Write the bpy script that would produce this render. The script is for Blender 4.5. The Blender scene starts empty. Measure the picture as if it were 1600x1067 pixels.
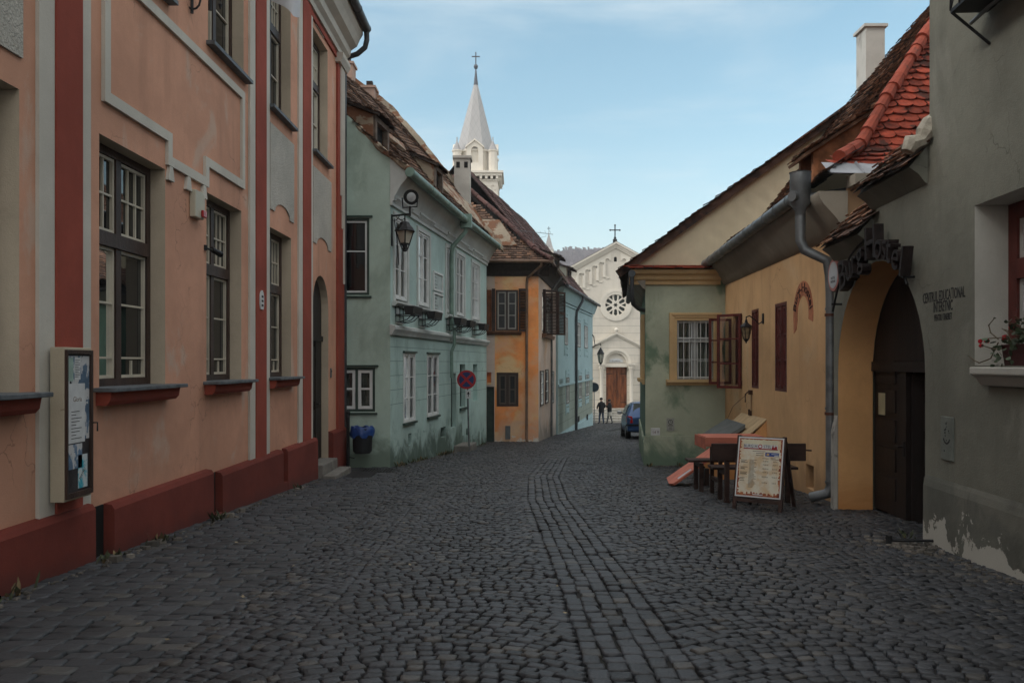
import bpy, bmesh, math, random
import numpy as np
from mathutils import Vector, Matrix
from mathutils.geometry import tessellate_polygon
random.seed(7)
rng = np.random.default_rng(11)
SC = bpy.context.scene
COL = SC.collection
F, CX, HY, CZ = 1300.0, 810.0, 567.0, 1.6      # focal length in photo pixels, vanishing point, eye height
R = math.radians

def gz(y):
    """height of the street: falls 5 cm per metre down to the church square"""
    return 0.3 - 0.05 * min(y, 57.0)

# ---------------------------------------------------------------- mesh builder
class MB:
    def __init__(s):
        s.v = []; s.f = []; s.m = []
    def add(s, vs, fs, mi=0):
        b = len(s.v)
        s.v.extend([tuple(x) for x in vs])
        for f in fs:
            s.f.append(tuple(i + b for i in f)); s.m.append(mi)
    def box(s, a, b, mi=0):
        x0, y0, z0 = a; x1, y1, z1 = b
        s.hexa([(x0,y0,z0),(x1,y0,z0),(x1,y1,z0),(x0,y1,z0),(x0,y0,z1),(x1,y0,z1),(x1,y1,z1),(x0,y1,z1)], mi)
    def hexa(s, p, mi=0):
        s.add(p, [(0,3,2,1),(4,5,6,7),(0,1,5,4),(1,2,6,5),(2,3,7,6),(3,0,4,7)], mi)
    def wbox(s, W, u0, u1, d0, d1, z0, z1, mi=0):
        s.hexa([W.P(u0,d0,z0),W.P(u1,d0,z0),W.P(u1,d1,z0),W.P(u0,d1,z0),
                W.P(u0,d0,z1),W.P(u1,d0,z1),W.P(u1,d1,z1),W.P(u0,d1,z1)], mi)
    def prism(s, W, poly, d0, d1, mi=0):
        """polygon of (u, z) points extruded between two depths of a wall frame"""
        n = len(poly)
        tr = tessellate_polygon([[Vector((a, b, 0)) for a, b in poly]])
        vs = [W.P(a, d1, b) for a, b in poly] + [W.P(a, d0, b) for a, b in poly]
        fs = [tuple(t) for t in tr] + [tuple(n + i for i in t) for t in tr]
        fs += [(i, (i+1) % n, n + (i+1) % n, n + i) for i in range(n)]
        s.add(vs, fs, mi)
    def profile(s, W, u0, u1, prof, mi=0, cap=True):
        """(d, z) profile swept along a wall"""
        n = len(prof)
        s.add([W.P(u0, d, z) for d, z in prof] + [W.P(u1, d, z) for d, z in prof],
              [(i, (i+1) % n, n + (i+1) % n, n + i) for i in range(n)], mi)
        if cap:
            tr = tessellate_polygon([[Vector((a, b, 0)) for a, b in prof]])
            for u in (u0, u1):
                s.add([W.P(u, d, z) for d, z in prof], [tuple(t) for t in tr], mi)
    def tube(s, pts, r, n=10, mi=0, cap=True):
        pts = [Vector(p) for p in pts]
        rs = r if isinstance(r, (list, tuple)) else [r] * len(pts)
        rings = []; prev = None
        for i, p in enumerate(pts):
            if i == 0: t = pts[1] - p
            elif i == len(pts) - 1: t = p - pts[i-1]
            else: t = (pts[i+1] - p).normalized() + (p - pts[i-1]).normalized()
            t.normalize()
            if prev is None:
                a = Vector((0,0,1)) if abs(t.z) < .9 else Vector((1,0,0))
                x = t.cross(a).normalized()
            else:
                x = (prev - t * prev.dot(t)).normalized()
            prev = x; y = t.cross(x)
            rings.append([p + (x * math.cos(k*2*math.pi/n) + y * math.sin(k*2*math.pi/n)) * rs[i] for k in range(n)])
        vs = [q for ring in rings for q in ring]; fs = []
        for i in range(len(pts) - 1):
            for k in range(n):
                fs.append((i*n+k, i*n+(k+1) % n, (i+1)*n+(k+1) % n, (i+1)*n+k))
        if cap:
            fs.append(tuple(range(n))); fs.append(tuple((len(pts)-1)*n + k for k in range(n)))
        s.add(vs, fs, mi)
    def lathe(s, c, prof, n=16, mi=0, sx=1, sy=1, rot=0):
        c = Vector(c); vs = []; fs = []; m = len(prof)
        for r, z in prof:
            for k in range(n):
                a = rot + k * 2 * math.pi / n
                vs.append((c.x + r*sx*math.cos(a), c.y + r*sy*math.sin(a), c.z + z))
        for i in range(m - 1):
            for k in range(n):
                fs.append((i*n+k, i*n+(k+1) % n, (i+1)*n+(k+1) % n, (i+1)*n+k))
        fs.append(tuple(range(n))); fs.append(tuple((m-1)*n + k for k in range(n)))
        s.add(vs, fs, mi)
    def disc(s, W, u, z, d0, d1, r, n=24, mi=0):
        s.prism(W, [(u + r*math.cos(k*2*math.pi/n), z + r*math.sin(k*2*math.pi/n)) for k in range(n)], d0, d1, mi)
    def ring(s, W, u, z, d0, d1, r0, r1, n=32, mi=0, a0=0, a1=2*math.pi, zs=1):
        for k in range(n):
            a = a0 + (a1-a0)*k/n; b = a0 + (a1-a0)*(k+1)/n
            q = [(u+r0*math.cos(a), z+zs*r0*math.sin(a)), (u+r1*math.cos(a), z+zs*r1*math.sin(a)),
                 (u+r1*math.cos(b), z+zs*r1*math.sin(b)), (u+r0*math.cos(b), z+zs*r0*math.sin(b))]
            s.hexa([W.P(x,d0,y) for x,y in q] + [W.P(x,d1,y) for x,y in q], mi)

def rootloc(o):
    while o.parent: o = o.parent
    return o.location
def build(mb, name, mats, parent=None, smooth=False, loc=None, bevel=0, label=None):
    if not isinstance(mats, (list, tuple)): mats = [mats]
    L = Vector(rootloc(parent)) if parent else Vector(loc or (0,0,0))
    me = bpy.data.meshes.new(name)
    me.from_pydata([(x-L.x, y-L.y, z-L.z) for x, y, z in mb.v], [], mb.f)
    for m in mats: me.materials.append(m)
    if len(mats) > 1: me.polygons.foreach_set('material_index', mb.m)
    bm = bmesh.new(); bm.from_mesh(me); bmesh.ops.recalc_face_normals(bm, faces=bm.faces); bm.to_mesh(me); bm.free()
    if smooth:
        me.polygons.foreach_set('use_smooth', [True]*len(me.polygons))
        me.set_sharp_from_angle(angle=R(42))
    o = bpy.data.objects.new(name, me); COL.objects.link(o)
    if parent: o.parent = parent
    else: o.location = L
    if bevel:
        b = o.modifiers.new('bevel', 'BEVEL'); b.width = bevel; b.segments = 2; b.limit_method = 'ANGLE'; b.angle_limit = R(40)
    if label: o['label'] = label
    return o
def tag(o, label, cat, group=None):
    o['label'] = label; o['category'] = cat
    if group: o['group'] = group
    return o
def struct(o, kind='structure'):
    o['kind'] = kind; return o
def thing(name, label, cat, loc, group=None):
    o = bpy.data.objects.new(name, None); COL.objects.link(o); o.location = loc; o.empty_display_size = .2
    return tag(o, label, cat, group)
def copy_tree(o, parent=None):
    c = o.copy(); COL.objects.link(c)
    if parent: c.parent = parent
    for ch in list(o.children): copy_tree(ch, c)
    return c

class W:
    """a wall: u runs to the right for someone facing it, d comes out of it, z is up"""
    def __init__(s, p0, p1):
        s.o = Vector((p0[0], p0[1])); v = Vector((p1[0]-p0[0], p1[1]-p0[1])); s.L = v.length
        s.t = v.normalized(); s.n = Vector((s.t.y, -s.t.x))
    def P(s, u, d, z):
        q = s.o + s.t*u + s.n*d
        return (q.x, q.y, z)
    def u(s, px, d=0):
        k = (px - CX) / F; o = s.o + s.n*d
        return (k*o.y - o.x) / (s.t.x - k*s.t.y)
    def z(s, px, py, d=0):
        y = s.o.y + s.n.y*d + s.t.y*s.u(px, d)
        return CZ + (HY - py) * y / F
    def y(s, u): return s.o.y + s.t.y*u

def arch(u0, u1, z0, zs, rise=None, n=14):
    c = (u0+u1)/2; r = (u1-u0)/2; rise = r if rise is None else rise
    return [(u0, z0), (u1, z0)] + [(c + r*math.cos(math.pi*k/n), zs + rise*math.sin(math.pi*k/n)) for k in range(n+1)]
def rect(u0, u1, z0, z1): return [(u0,z0),(u1,z0),(u1,z1),(u0,z1)]
def wall(mb, w, outline, holes, depth=.2, mw=0, mr=1, d=0):
    loops = [outline] + holes
    flat = [p for l in loops for p in l]
    tr = tessellate_polygon([[Vector((a, b, 0)) for a, b in l] for l in loops])
    mb.add([w.P(a, d, b) for a, b in flat], [tuple(t) for t in tr], mw)
    for h in holes:
        n = len(h)
        mb.add([w.P(a, d, b) for a, b in h] + [w.P(a, d-depth, b) for a, b in h],
               [(i, (i+1) % n, n+(i+1) % n, n+i) for i in range(n)], mr)

# ---------------------------------------------------------------- materials
class NT:
    def __init__(s, name):
        s.mat = bpy.data.materials.new(name); s.mat.use_nodes = True
        s.t = s.mat.node_tree; s.n = s.t.nodes; s.l = s.t.links
        s.b = s.n['Principled BSDF']; s.pos = s.n.new('ShaderNodeNewGeometry')
    def sock(s, node, key, val):
        if isinstance(val, bpy.types.NodeSocket): s.l.new(val, node.inputs[key])
        else: node.inputs[key].default_value = val
    def vec(s, scale=(1,1,1)):
        if scale == (1,1,1): return s.pos.outputs['Position']
        m = s.n.new('ShaderNodeMapping'); s.l.new(s.pos.outputs['Position'], m.inputs[0]); m.inputs['Scale'].default_value = scale
        return m.outputs[0]
    def noise(s, scale, detail=4, vec=None, rough=.55, dist=0):
        n = s.n.new('ShaderNodeTexNoise'); n.inputs['Scale'].default_value = scale; n.inputs['Detail'].default_value = detail
        n.inputs['Roughness'].default_value = rough; n.inputs['Distortion'].default_value = dist
        s.l.new(vec if vec is not None else s.vec(), n.inputs['Vector']); return n.outputs[0]
    def ramp(s, val, lo, hi):
        m = s.n.new('ShaderNodeMapRange'); m.interpolation_type = 'SMOOTHSTEP'
        s.sock(m, 0, val); m.inputs[1].default_value = lo; m.inputs[2].default_value = hi; return m.outputs[0]
    def math(s, op, a, b=0.0):
        m = s.n.new('ShaderNodeMath'); m.operation = op; s.sock(m, 0, a); s.sock(m, 1, b); return m.outputs[0]
    def mix(s, fac, a, b, mode='MIX'):
        m = s.n.new('ShaderNodeMix'); m.data_type = 'RGBA'; m.blend_type = mode
        s.sock(m, 0, fac)
        for k, v in ((6, a), (7, b)):
            if isinstance(v, tuple) and len(v) == 3: v = (*v, 1)
            s.sock(m, k, v)
        return m.outputs[2]
    def sep(s):
        m = s.n.new('ShaderNodeSeparateXYZ'); s.l.new(s.pos.outputs['Position'], m.inputs[0]); return m.outputs
    def bump(s, h, strength, dist=.02, normal=None):
        b = s.n.new('ShaderNodeBump'); b.inputs['Strength'].default_value = strength; b.inputs['Distance'].default_value = dist
        s.l.new(h, b.inputs['Height'])
        if normal is not None: s.l.new(normal, b.inputs['Normal'])
        return b.outputs[0]
    def done(s, color, rough=.8, normal=None, spec=.3, metal=0):
        s.sock(s.b, 'Base Color', (*color, 1) if isinstance(color, tuple) and len(color) == 3 else color)
        s.sock(s.b, 'Roughness', rough); s.b.inputs['Specular IOR Level'].default_value = spec; s.b.inputs['Metallic'].default_value = metal
        if normal is not None: s.l.new(normal, s.b.inputs['Normal'])
        return s.mat

def sc(c, k): return tuple(min(1, x*k) for x in c)
def M(name, c, rough=.75, var=.12, scale=4, bump=.1, bscale=60, spec=.3, metal=0, island=0, vec=(1,1,1), c2=None, stains=(), hue=None):
    t = NT(name)
    col = t.mix(t.ramp(t.noise(scale, 5, t.vec(vec)), .3, .7), sc(c, 1-var), c2 or sc(c, 1+var))
    for (sc_, lo, hi, v, amt) in stains:
        f = t.math('MULTIPLY', t.ramp(t.noise(v[3], 6, t.vec(v[:3]), .62, .4), lo, hi), amt)
        col = t.mix(f, col, sc_)
    if island:
        h = t.n.new('ShaderNodeHueSaturation'); rp = t.pos.outputs['Random Per Island']
        m = t.n.new('ShaderNodeMapRange'); t.l.new(rp, m.inputs[0]); m.inputs[3].default_value = 1-island; m.inputs[4].default_value = 1+island
        t.l.new(m.outputs[0], h.inputs['Value'])
        if hue:
            # some pieces take a second colour
            f = t.math('GREATER_THAN', t.math('FRACT', t.math('MULTIPLY', rp, 17.3)), 1-hue[1]); col = t.mix(f, col, hue[0])
        t.sock(h, 'Color', col); col = h.outputs[0]
    nrm = t.bump(t.noise(bscale, 4), bump) if bump else None
    return t.done(col, rough, nrm, spec, metal)

def plaster(name, c, var=.1, stains=(), damp=None, peel=None, bump=.25, grooves=None, rough_cast=0, streak=.0, cracks=0):
    """old painted render: blotches, stains, rising damp with a ragged edge, patches where paint has come off"""
    t = NT(name); X, Y, Z = t.sep()
    col = t.mix(t.ramp(t.noise(.9, 6, None, .6, .3), .32, .68), sc(c, 1-var*1.25), sc(c, 1+var*.9))
    col = t.mix(t.math('MULTIPLY', t.ramp(t.noise(7, 5), .45, .75), .35), col, sc(c, 1-var*1.4))
    col = t.mix(t.math('MULTIPLY', t.ramp(t.noise(55, 3), .35, .75), .16), col, sc(c, .72))      # grain of the render
    if streak:
        col = t.mix(t.math('MULTIPLY', t.ramp(t.noise(3.5, 4, t.vec((1,1,.09))), .5, .75), streak), col, sc(c, .62))
    for (sc_, lo, hi, v, amt) in stains:
        f = t.math('MULTIPLY', t.ramp(t.noise(v[3], 7, t.vec(v[:3]), .62, .5), lo, hi), amt)
        col = t.mix(f, col, sc_)
    h = None
    def height():
        return t.math('ADD', t.math('SUBTRACT', Z, .3), t.math('MULTIPLY', Y, .05))
    if damp:
        dc, dh, dn, amt = damp
        e = t.math('ADD', t.math('DIVIDE', height(), dh), t.math('MULTIPLY', t.math('SUBTRACT', t.noise(1.1, 9, None, .66, .6), .47), -dn*2.4))
        f = t.math('MULTIPLY', t.ramp(t.math('SUBTRACT', 1.0, e), -.1, 1.0), amt)
        col = t.mix(f, col, dc)
    hh = t.noise(90, 4)
    if peel:
        pc, ph, pn, lo = peel; amp = pn or 1.0
        e = t.math('SUBTRACT', t.math('ADD', t.math('MULTIPLY', t.noise(4.5 if amp == 1.0 else 2.6, 10, None, .70, .3), amp), .5-.5*amp), t.math('MULTIPLY', height(), 1/ph))
        f = t.ramp(e, lo, lo+.02)
        col = t.mix(f, col, pc)
        hh = t.math('SUBTRACT', hh, t.math('MULTIPLY', f, .9))
    if grooves:
        z0, st, zt = grooves
        fr = t.math('FRACT', t.math('DIVIDE', t.math('SUBTRACT', Z, z0), st))
        ln = t.math('MULTIPLY', t.math('LESS_THAN', fr, .045), t.math('LESS_THAN', Z, zt))
        ln = t.math('MULTIPLY', ln, t.math('GREATER_THAN', Z, z0-.01))
        col = t.mix(t.math('MULTIPLY', ln, .75), col, sc(c, .35)); hh = t.math('SUBTRACT', hh, ln)
    if cracks:
        vo = t.n.new('ShaderNodeTexVoronoi'); vo.feature = 'DISTANCE_TO_EDGE'; vo.inputs['Scale'].default_value = 1.1
        wv = t.n.new('ShaderNodeVectorMath'); wv.operation = 'ADD'; t.l.new(t.vec(), wv.inputs[0])
        nn = t.n.new('ShaderNodeTexNoise'); nn.inputs['Scale'].default_value = 2.6; nn.inputs['Detail'].default_value = 6; t.l.new(t.vec(), nn.inputs['Vector'])
        sv = t.n.new('ShaderNodeVectorMath'); sv.operation = 'SCALE'; t.l.new(nn.outputs['Color'], sv.inputs[0]); sv.inputs['Scale'].default_value = .55; t.l.new(sv.outputs[0], wv.inputs[1]); t.l.new(wv.outputs[0], vo.inputs['Vector'])
        cr = t.math('MULTIPLY', t.math('LESS_THAN', vo.outputs['Distance'], .0045), t.ramp(t.noise(.8, 2), .50, .60))
        col = t.mix(t.math('MULTIPLY', cr, cracks), col, sc(c, .35)); hh = t.math('SUBTRACT', hh, cr)
    n = t.bump(hh, bump, .012)
    n = t.bump(t.noise(5, 5), bump*.9, .03, n)
    if rough_cast: n = t.bump(t.noise(38, 3, None, .6, .8), .9, .03, n)
    return t.done(col, .9, n, .2)

def glass(name, tint=(.015,.017,.018), clear=0):
    m = bpy.data.materials.new(name); m.use_nodes = True; t = m.node_tree; t.nodes.clear()
    out = t.nodes.new('ShaderNodeOutputMaterial'); mx = t.nodes.new('ShaderNodeMixShader')
    fr = t.nodes.new('ShaderNodeFresnel'); fr.inputs[0].default_value = 1.68
    gl = t.nodes.new('ShaderNodeBsdfGlossy'); gl.inputs['Roughness'].default_value = .02; gl.inputs['Color'].default_value = (.9,.93,.95,1)
    geo = t.nodes.new('ShaderNodeNewGeometry'); ns = t.nodes.new('ShaderNodeTexNoise'); ns.inputs['Scale'].default_value = 2.2; ns.inputs['Detail'].default_value = 1
    t.links.new(geo.outputs['Position'], ns.inputs['Vector'])
    bp = t.nodes.new('ShaderNodeBump'); bp.inputs['Strength'].default_value = .12; bp.inputs['Distance'].default_value = .02
    t.links.new(ns.outputs[0], bp.inputs['Height']); t.links.new(bp.outputs[0], gl.inputs['Normal'])
    if clear:
        b = t.nodes.new('ShaderNodeBsdfTransparent'); b.inputs[0].default_value = (.82,.85,.84,1)
    else:
        b = t.nodes.new('ShaderNodeBsdfDiffuse'); b.inputs[0].default_value = (*tint, 1)
    t.links.new(fr.outputs[0], mx.inputs[0]); t.links.new(b.outputs[0], mx.inputs[1]); t.links.new(gl.outputs[0], mx.inputs[2])
    t.links.new(mx.outputs[0], out.inputs[0]); return m

# ---------------------------------------------------------------- building helpers
def grid_sash(mb, w, u0, u1, z0, z1, d, cols, rows, bw):
    """one glazed leaf: border, then bars; rows is a list of fractions of the height"""
    b = bw*1.5
    mb.wbox(w, u0, u0+b, d-.02, d+.03, z0, z1); mb.wbox(w, u1-b, u1, d-.02, d+.03, z0, z1)
    mb.wbox(w, u0+b, u1-b, d-.02, d+.029, z0, z0+b); mb.wbox(w, u0+b, u1-b, d-.02, d+.029, z1-b, z1)
    for c in range(1, cols):
        x = u0+b + (u1-u0-2*b)*c/cols
        mb.wbox(w, x-bw/2, x+bw/2, d-.012, d+.022, z0+b, z1-b)
    acc = 0
    for r in rows[:-1]:
        acc += r; y = z0+b + (z1-z0-2*b)*acc
        mb.wbox(w, u0+b, u1-b, d-.010, d+.024, y-bw/2, y+bw/2)

def window(par, w, u0, u1, z0, z1, d, fm, sm, gl, leaves=2, fw=.07, bw=.03, transom=None, up=(1,[1]), low=(1,[1]), foot=0, mull=None, label=None, curtain=None, name='window'):
    fr = MB(); sa = MB(); pa = MB()
    fr.wbox(w, u0, u0+fw, d-.05, d+.05, z0, z1); fr.wbox(w, u1-fw, u1, d-.05, d+.05, z0, z1)
    fr.wbox(w, u0+fw, u1-fw, d-.05, d+.049, z1-fw, z1); fr.wbox(w, u0+fw, u1-fw, d-.05, d+.049, z0, z0+fw)
    mw = fw if mull is None else mull
    iu0, iu1 = u0+fw, u1-fw; lw = (iu1-iu0-(leaves-1)*mw)/leaves
    bands = []
    if transom:
        tz, th = transom
        fr.wbox(w, iu0, iu1, d-.05, d+.065, tz-th/2, tz+th/2); bands = [(z0+fw, tz-th/2, low), (tz+th/2, z1-fw, up)]
    else: bands = [(z0+fw, z1-fw, low)]
    for bi, (a, b, (cols, rows)) in enumerate(bands):
        for k in range(leaves):
            x0 = iu0 + k*(lw+mw)
            if k: fr.wbox(w, x0-mw, x0, d-.05, d+.047, a, b)
            grid_sash(sa, w, x0+.004, x0+lw-.004, a+.004, b-.004, d, cols, rows, bw)
            if foot and bi == 0:
                hb = (b-a)*rows[0]; xm = x0+lw/2
                sa.wbox(w, xm-bw/2, xm+bw/2, d-.012, d+.021, a+bw, a+hb)
            pa.add([w.P(x0,d,a),w.P(x0+lw,d,a),w.P(x0+lw,d,b),w.P(x0,d,b)], [(0,1,2,3)])
    o = build(fr, name, fm, par, label=label)
    build(sa, 'sash', sm, o); build(pa, 'pane', gl, o)
    if curtain:
        cu = MB(); n = 24; dd = d-.12
        pts = [(iu0 + (iu1-iu0)*i/n, dd + .02*math.sin(i*2.1)) for i in range(n+1)]
        for i in range(n):
            (a, da), (b, db) = pts[i], pts[i+1]
            cu.add([w.P(a,da,z0),w.P(b,db,z0),w.P(b,db,z1),w.P(a,da,z1)], [(0,1,2,3)])
        build(cu, 'curtain', curtain, o, smooth=True)
    return o

class Slope:
    """a roof slope: eave from A to B, h the horizontal direction uphill, prof = [(t, rise)]"""
    def __init__(s, A, B, h, prof, sag=.03, seed=0, twist=(1,1)):
        s.tw = twist
        s.A = Vector(A); s.B = Vector(B); s.e = (s.B-s.A); s.L = s.e.length; s.e = s.e.normalized()
        s.h = Vector((h[0], h[1], 0)).normalized(); s.prof = prof; s.sag = sag; s.seed = seed
        s.q = [0]
        for (a, b), (c, d) in zip(prof, prof[1:]): s.q.append(s.q[-1] + math.hypot(c-a, d-b))
    def seg(s, q):
        for i in range(len(s.q)-1):
            if q <= s.q[i+1] or i == len(s.q)-2: return i
    def P(s, x, q, lift=0):
        i = s.seg(q); f = (q-s.q[i])/(s.q[i+1]-s.q[i]); (a, b), (c, d) = s.prof[i], s.prof[i+1]
        t = a + (c-a)*f; z = b + (d-b)*f; ln = s.q[i+1]-s.q[i]
        nh, nz = -(d-b)/ln, (c-a)/ln
        w = s.sag*(math.sin(x*.9+s.seed)*math.sin(q*.8+s.seed*2)+.6*math.sin(x*2.3+q*1.1+s.seed))
        k = s.tw[0] + (s.tw[1]-s.tw[0])*x/s.L
        return s.A + s.e*x + s.h*(t + nh*(lift+w)) + Vector((0,0,z*k + nz*(lift+w)))
    def t_of(s, q):
        i = s.seg(q); f = (q-s.q[i])/(s.q[i+1]-s.q[i]); return s.prof[i][0] + (s.prof[i+1][0]-s.prof[i][0])*f

def tiles(mb, sl, tw=.17, th=.15, mi=0, clip=None, scallop=False, jit=1.0, q0=0, q1=None, hole=None, thick=.03):
    q1 = q1 or sl.q[-1]; rows = int((q1-q0)/th)
    for r in range(rows):
        q = q0 + r*th; n = int(sl.L/tw)+1
        for c in range(-1, n):
            x = (c + .5 + (.5 if r % 2 else 0))*tw
            if x < -tw*.4 or x > sl.L+tw*.4: continue
            if clip and not clip(x, sl.t_of(q)): continue
            if hole and hole(x, q): continue
            dl = random.gauss(0, .008)*jit; dr = random.gauss(0, .008)*jit; dx = random.gauss(0, .006)*jit; lf = thick + random.uniform(0, .016)*jit
            if random.random() < .012*jit: dl += .05; dr += .06*random.random()
            a, b = x - tw*.485 + dx, x + tw*.485 + dx; qt = min(q + th*1.25, sl.q[-1])
            if scallop:
                lows = [(a, q+.055), (a+tw*.10, q+.022), (a+tw*.27, q+.004), (x+dx, q-.004), (b-tw*.27, q+.004), (b-tw*.10, q+.022), (b, q+.055)]
            else:
                lows = [(a, q+dl), (x+dx, q+(dl+dr)/2-.006), (b, q+dr)]
            top = [sl.P(p, y, lf) for p, y in lows] + [sl.P(b, qt, .004), sl.P(a, qt, .004)]
            bot = [sl.P(p, y, lf-.02) for p, y in lows]
            k = len(lows)
            fs = [tuple(range(k+2))] + [(i, i+1, k+2+i+1, k+2+i) for i in range(k-1)]
            mb.add(top + bot, fs, mi)
def under(mb, sl, mi=0, clip_poly=None, nx=14):
    """boards below the tiles, following the sag"""
    qs = []
    for i in range(len(sl.q)-1):
        for k in range(4): qs.append(sl.q[i] + (sl.q[i+1]-sl.q[i])*k/4)
    qs.append(sl.q[-1])
    vs = []
    for q in qs:
        lo, hi = clip_poly(sl.t_of(q)) if clip_poly else (0, sl.L)
        for i in range(nx+1): vs.append(sl.P(lo + (hi-lo)*i/nx, q, 0))
    fs = [(r*(nx+1)+i, r*(nx+1)+i+1, (r+1)*(nx+1)+i+1, (r+1)*(nx+1)+i) for r in range(len(qs)-1) for i in range(nx)]
    mb.add(vs, fs, mi)
def ridge_tiles(mb, pts, r=.11, step=.33, mi=0):
    for a, b in zip(pts, pts[1:]):
        a = Vector(a); b = Vector(b); L = (b-a).length; n = max(1, int(L/step)); d = (b-a)/n
        for k in range(n):
            j = Vector((random.gauss(0,.006), random.gauss(0,.006), random.gauss(0,.006)))
            rr = r*random.uniform(.9,1.06); mb.tube([a+d*k+j, a+d*(k+1.12)+j*1.5], [rr*1.08, rr*.86], 10, mi)

def text(par, s, w, u, z, d, size, m, sx=1.0, ext=.004, name='lettering', bend=None, align='CENTER', loc=None, rot=0, tf=None):
    cu = bpy.data.curves.new('t', 'FONT'); cu.body = s; cu.size = size; cu.extrude = ext; cu.align_x = align; cu.resolution_u = 3
    ob = bpy.data.objects.new('t', cu); COL.objects.link(ob)
    me = bpy.data.meshes.new_from_object(ob); bpy.data.objects.remove(ob); bpy.data.curves.remove(cu)
    mb = MB(); vs = []
    for v in me.vertices:
        x, y, e = v.co.x*sx, v.co.y, v.co.z
        if bend: x, y = (bend+y)*math.sin(x/bend), (bend+y)*math.cos(x/bend)-bend
        if rot: x, y = x*math.cos(rot)-y*math.sin(rot), x*math.sin(rot)+y*math.cos(rot)
        vs.append(tf(x, y, e) if tf else w.P(u+x, d+e, z+y))
    mb.add(vs, [tuple(p.vertices) for p in me.polygons]); bpy.data.meshes.remove(me)
    return build(mb, name, m, par, loc=loc)
def gutter(mb, pts, r, mi=0, joint=1.0):
    mb.tube(pts, r, 14, mi)
    for a, b in zip(pts, pts[1:]):
        a = Vector(a); b = Vector(b); L = (b-a).length
        if L < .5: continue
        for k in range(int(L/joint)+1):
            p = a + (b-a)*min(.999, (k*joint+.02)/L); q = p + (b-a).normalized()*.035
            mb.tube([p, q], r*1.09, 14, mi)
# ---------------------------------------------------------------- the materials of this street
PINK = plaster('pink_render', (.575,.305,.205), .11, [((.52,.42,.34), .56, .66, (1,1,.7,1.1), .55), ((.40,.22,.16), .6, .75, (1,1,.25,1.6), .35)], streak=.40, cracks=.5, damp=((.42,.23,.155), .75, 1.3, .55))
CREAM = plaster('cream_trim', (.54,.51,.45), .08, streak=.2)
CASTP = plaster('rough_cast', (.50,.475,.42), .12, rough_cast=1, bump=.5)
DRED = plaster('oxblood_paint', (.29,.066,.044), .14, streak=.15)
PLIN = plaster('oxblood_plinth', (.16,.036,.026), .2, damp=((.10,.03,.025), .16, 1.3, .7), peel=((.30,.26,.22), .35, 0, .62))
REVL = plaster('beige_reveal', (.48,.40,.305), .1, streak=.25)
BROWN = M('dark_brown_wood', (.045,.026,.020), .5, .3, 9, .2, 40, vec=(1,1,.15))
SASH = M('cream_sash_paint', (.50,.45,.36), .5, .1)
WHITE = M('white_paint', (.62,.64,.63), .5, .08)
GLASS = glass('window_glass', (.006,.007,.008)); GLASSC = glass('clear_glass', clear=1); GLASSD = M('dusty_dark_glass', (.012,.013,.014), .25, .3, 3, 0, 10, .25)
ZINC = M('weathered_zinc', (.16,.17,.175), .5, .25, 5, .1, 20, .4, .6)
DZINC = M('dark_zinc', (.05,.055,.06), .5, .3, 5, .1, 20, .4, .4)
SILLM = M('lead_sill', (.10,.11,.12), .55, .3, 8)
GATEW = M('nearly_black_gate_wood', (.016,.010,.008), .6, .35, 9, .2, 40, vec=(1,1,.15))
IRON = M('black_iron', (.012,.012,.013), .55, .2, 20, .2)
TEAL = plaster('teal_render', (.42,.555,.525), .09, [((.20,.29,.26), .55, .75, (1,1,.35,1.2), .5)], streak=.3, cracks=.6)
TEALL = plaster('teal_lower_render', (.40,.535,.50), .10, [((.13,.20,.17), .52, .72, (1,1,.5,1.3), .45)],
                damp=((.045,.07,.05), .62, 2.0, .85), grooves=(.73, .3, 2.2), cracks=.6)
TEALS = plaster('teal_side_render', (.41,.52,.455), .10, [((.15,.19,.15), .5, .7, (1,1,.5,1), .45)], damp=((.07,.10,.07), .7, 1.6, .7))
TWHITE = plaster('white_cornice', (.52,.55,.53), .1, streak=.3)
TGREEN = M('green_gutter', (.16,.24,.20), .5, .2, 4, .1, 20, .4)
DGREEN = M('dark_green_paint', (.03,.055,.045), .5, .2, 6)
BLACKHOLE = M('unlit_cellar', (.008,.008,.008), .9, .2)
TILEB = M('old_brown_tile', (.135,.085,.062), .9, .35, 14, .4, 70, .15, 0, .45, hue=((.20,.115,.075), .25), stains=[((.05,.045,.04), .55, .7, (1,1,1,3), .7), ((.24,.22,.17), .62, .72, (1,1,1,2.2), .4)])
TILED = M('dark_purple_tile', (.115,.062,.055), .85, .3, 14, .4, 70, .15, 0, .35, stains=[((.05,.04,.04), .55, .7, (1,1,1,3), .6)])
TILER = M('bright_red_tile', (.225,.042,.023), .85, .3, 10, .4, 60, .15, 0, .42, stains=[((.04,.02,.015), .54, .62, (1,1,1,2.4), .85)])
TILEM = M('brown_mixed_tile', (.20,.105,.065), .9, .35, 12, .4, 70, .15, 0, .5, hue=((.10,.06,.045), .4), stains=[((.06,.05,.045), .55, .7, (1,1,1,2.5), .6)])
RIDGE = M('red_ridge_tile', (.25,.053,.03), .85, .2, 6, .3, 50, .2, 0, .18, stains=[((.08,.04,.03), .58, .7, (1,1,1,4), .7)])
MORTAR = plaster('broken_mortar', (.34,.28,.21), .2, [((.20,.085,.045), .50, .56, (1,1,1.4,2.3), .9), ((.10,.085,.065), .58, .70, (1,1,1,1.7), .8)], bump=.6)
BOARD = M('dark_roof_boards', (.035,.025,.020), .9, .3, 10)
ORANGE = plaster('orange_render', (.88,.33,.11), .14, [((.80,.56,.30), .46, .60, (1,1,1.1,.62), .9), ((.78,.43,.26), .50, .62, (.7,1,.9,.83), .8)], damp=((.62,.40,.29), .9, 1.6, .7), peel=((.66,.62,.56), 1.5, 0, .47), streak=.3, cracks=.5)
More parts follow.
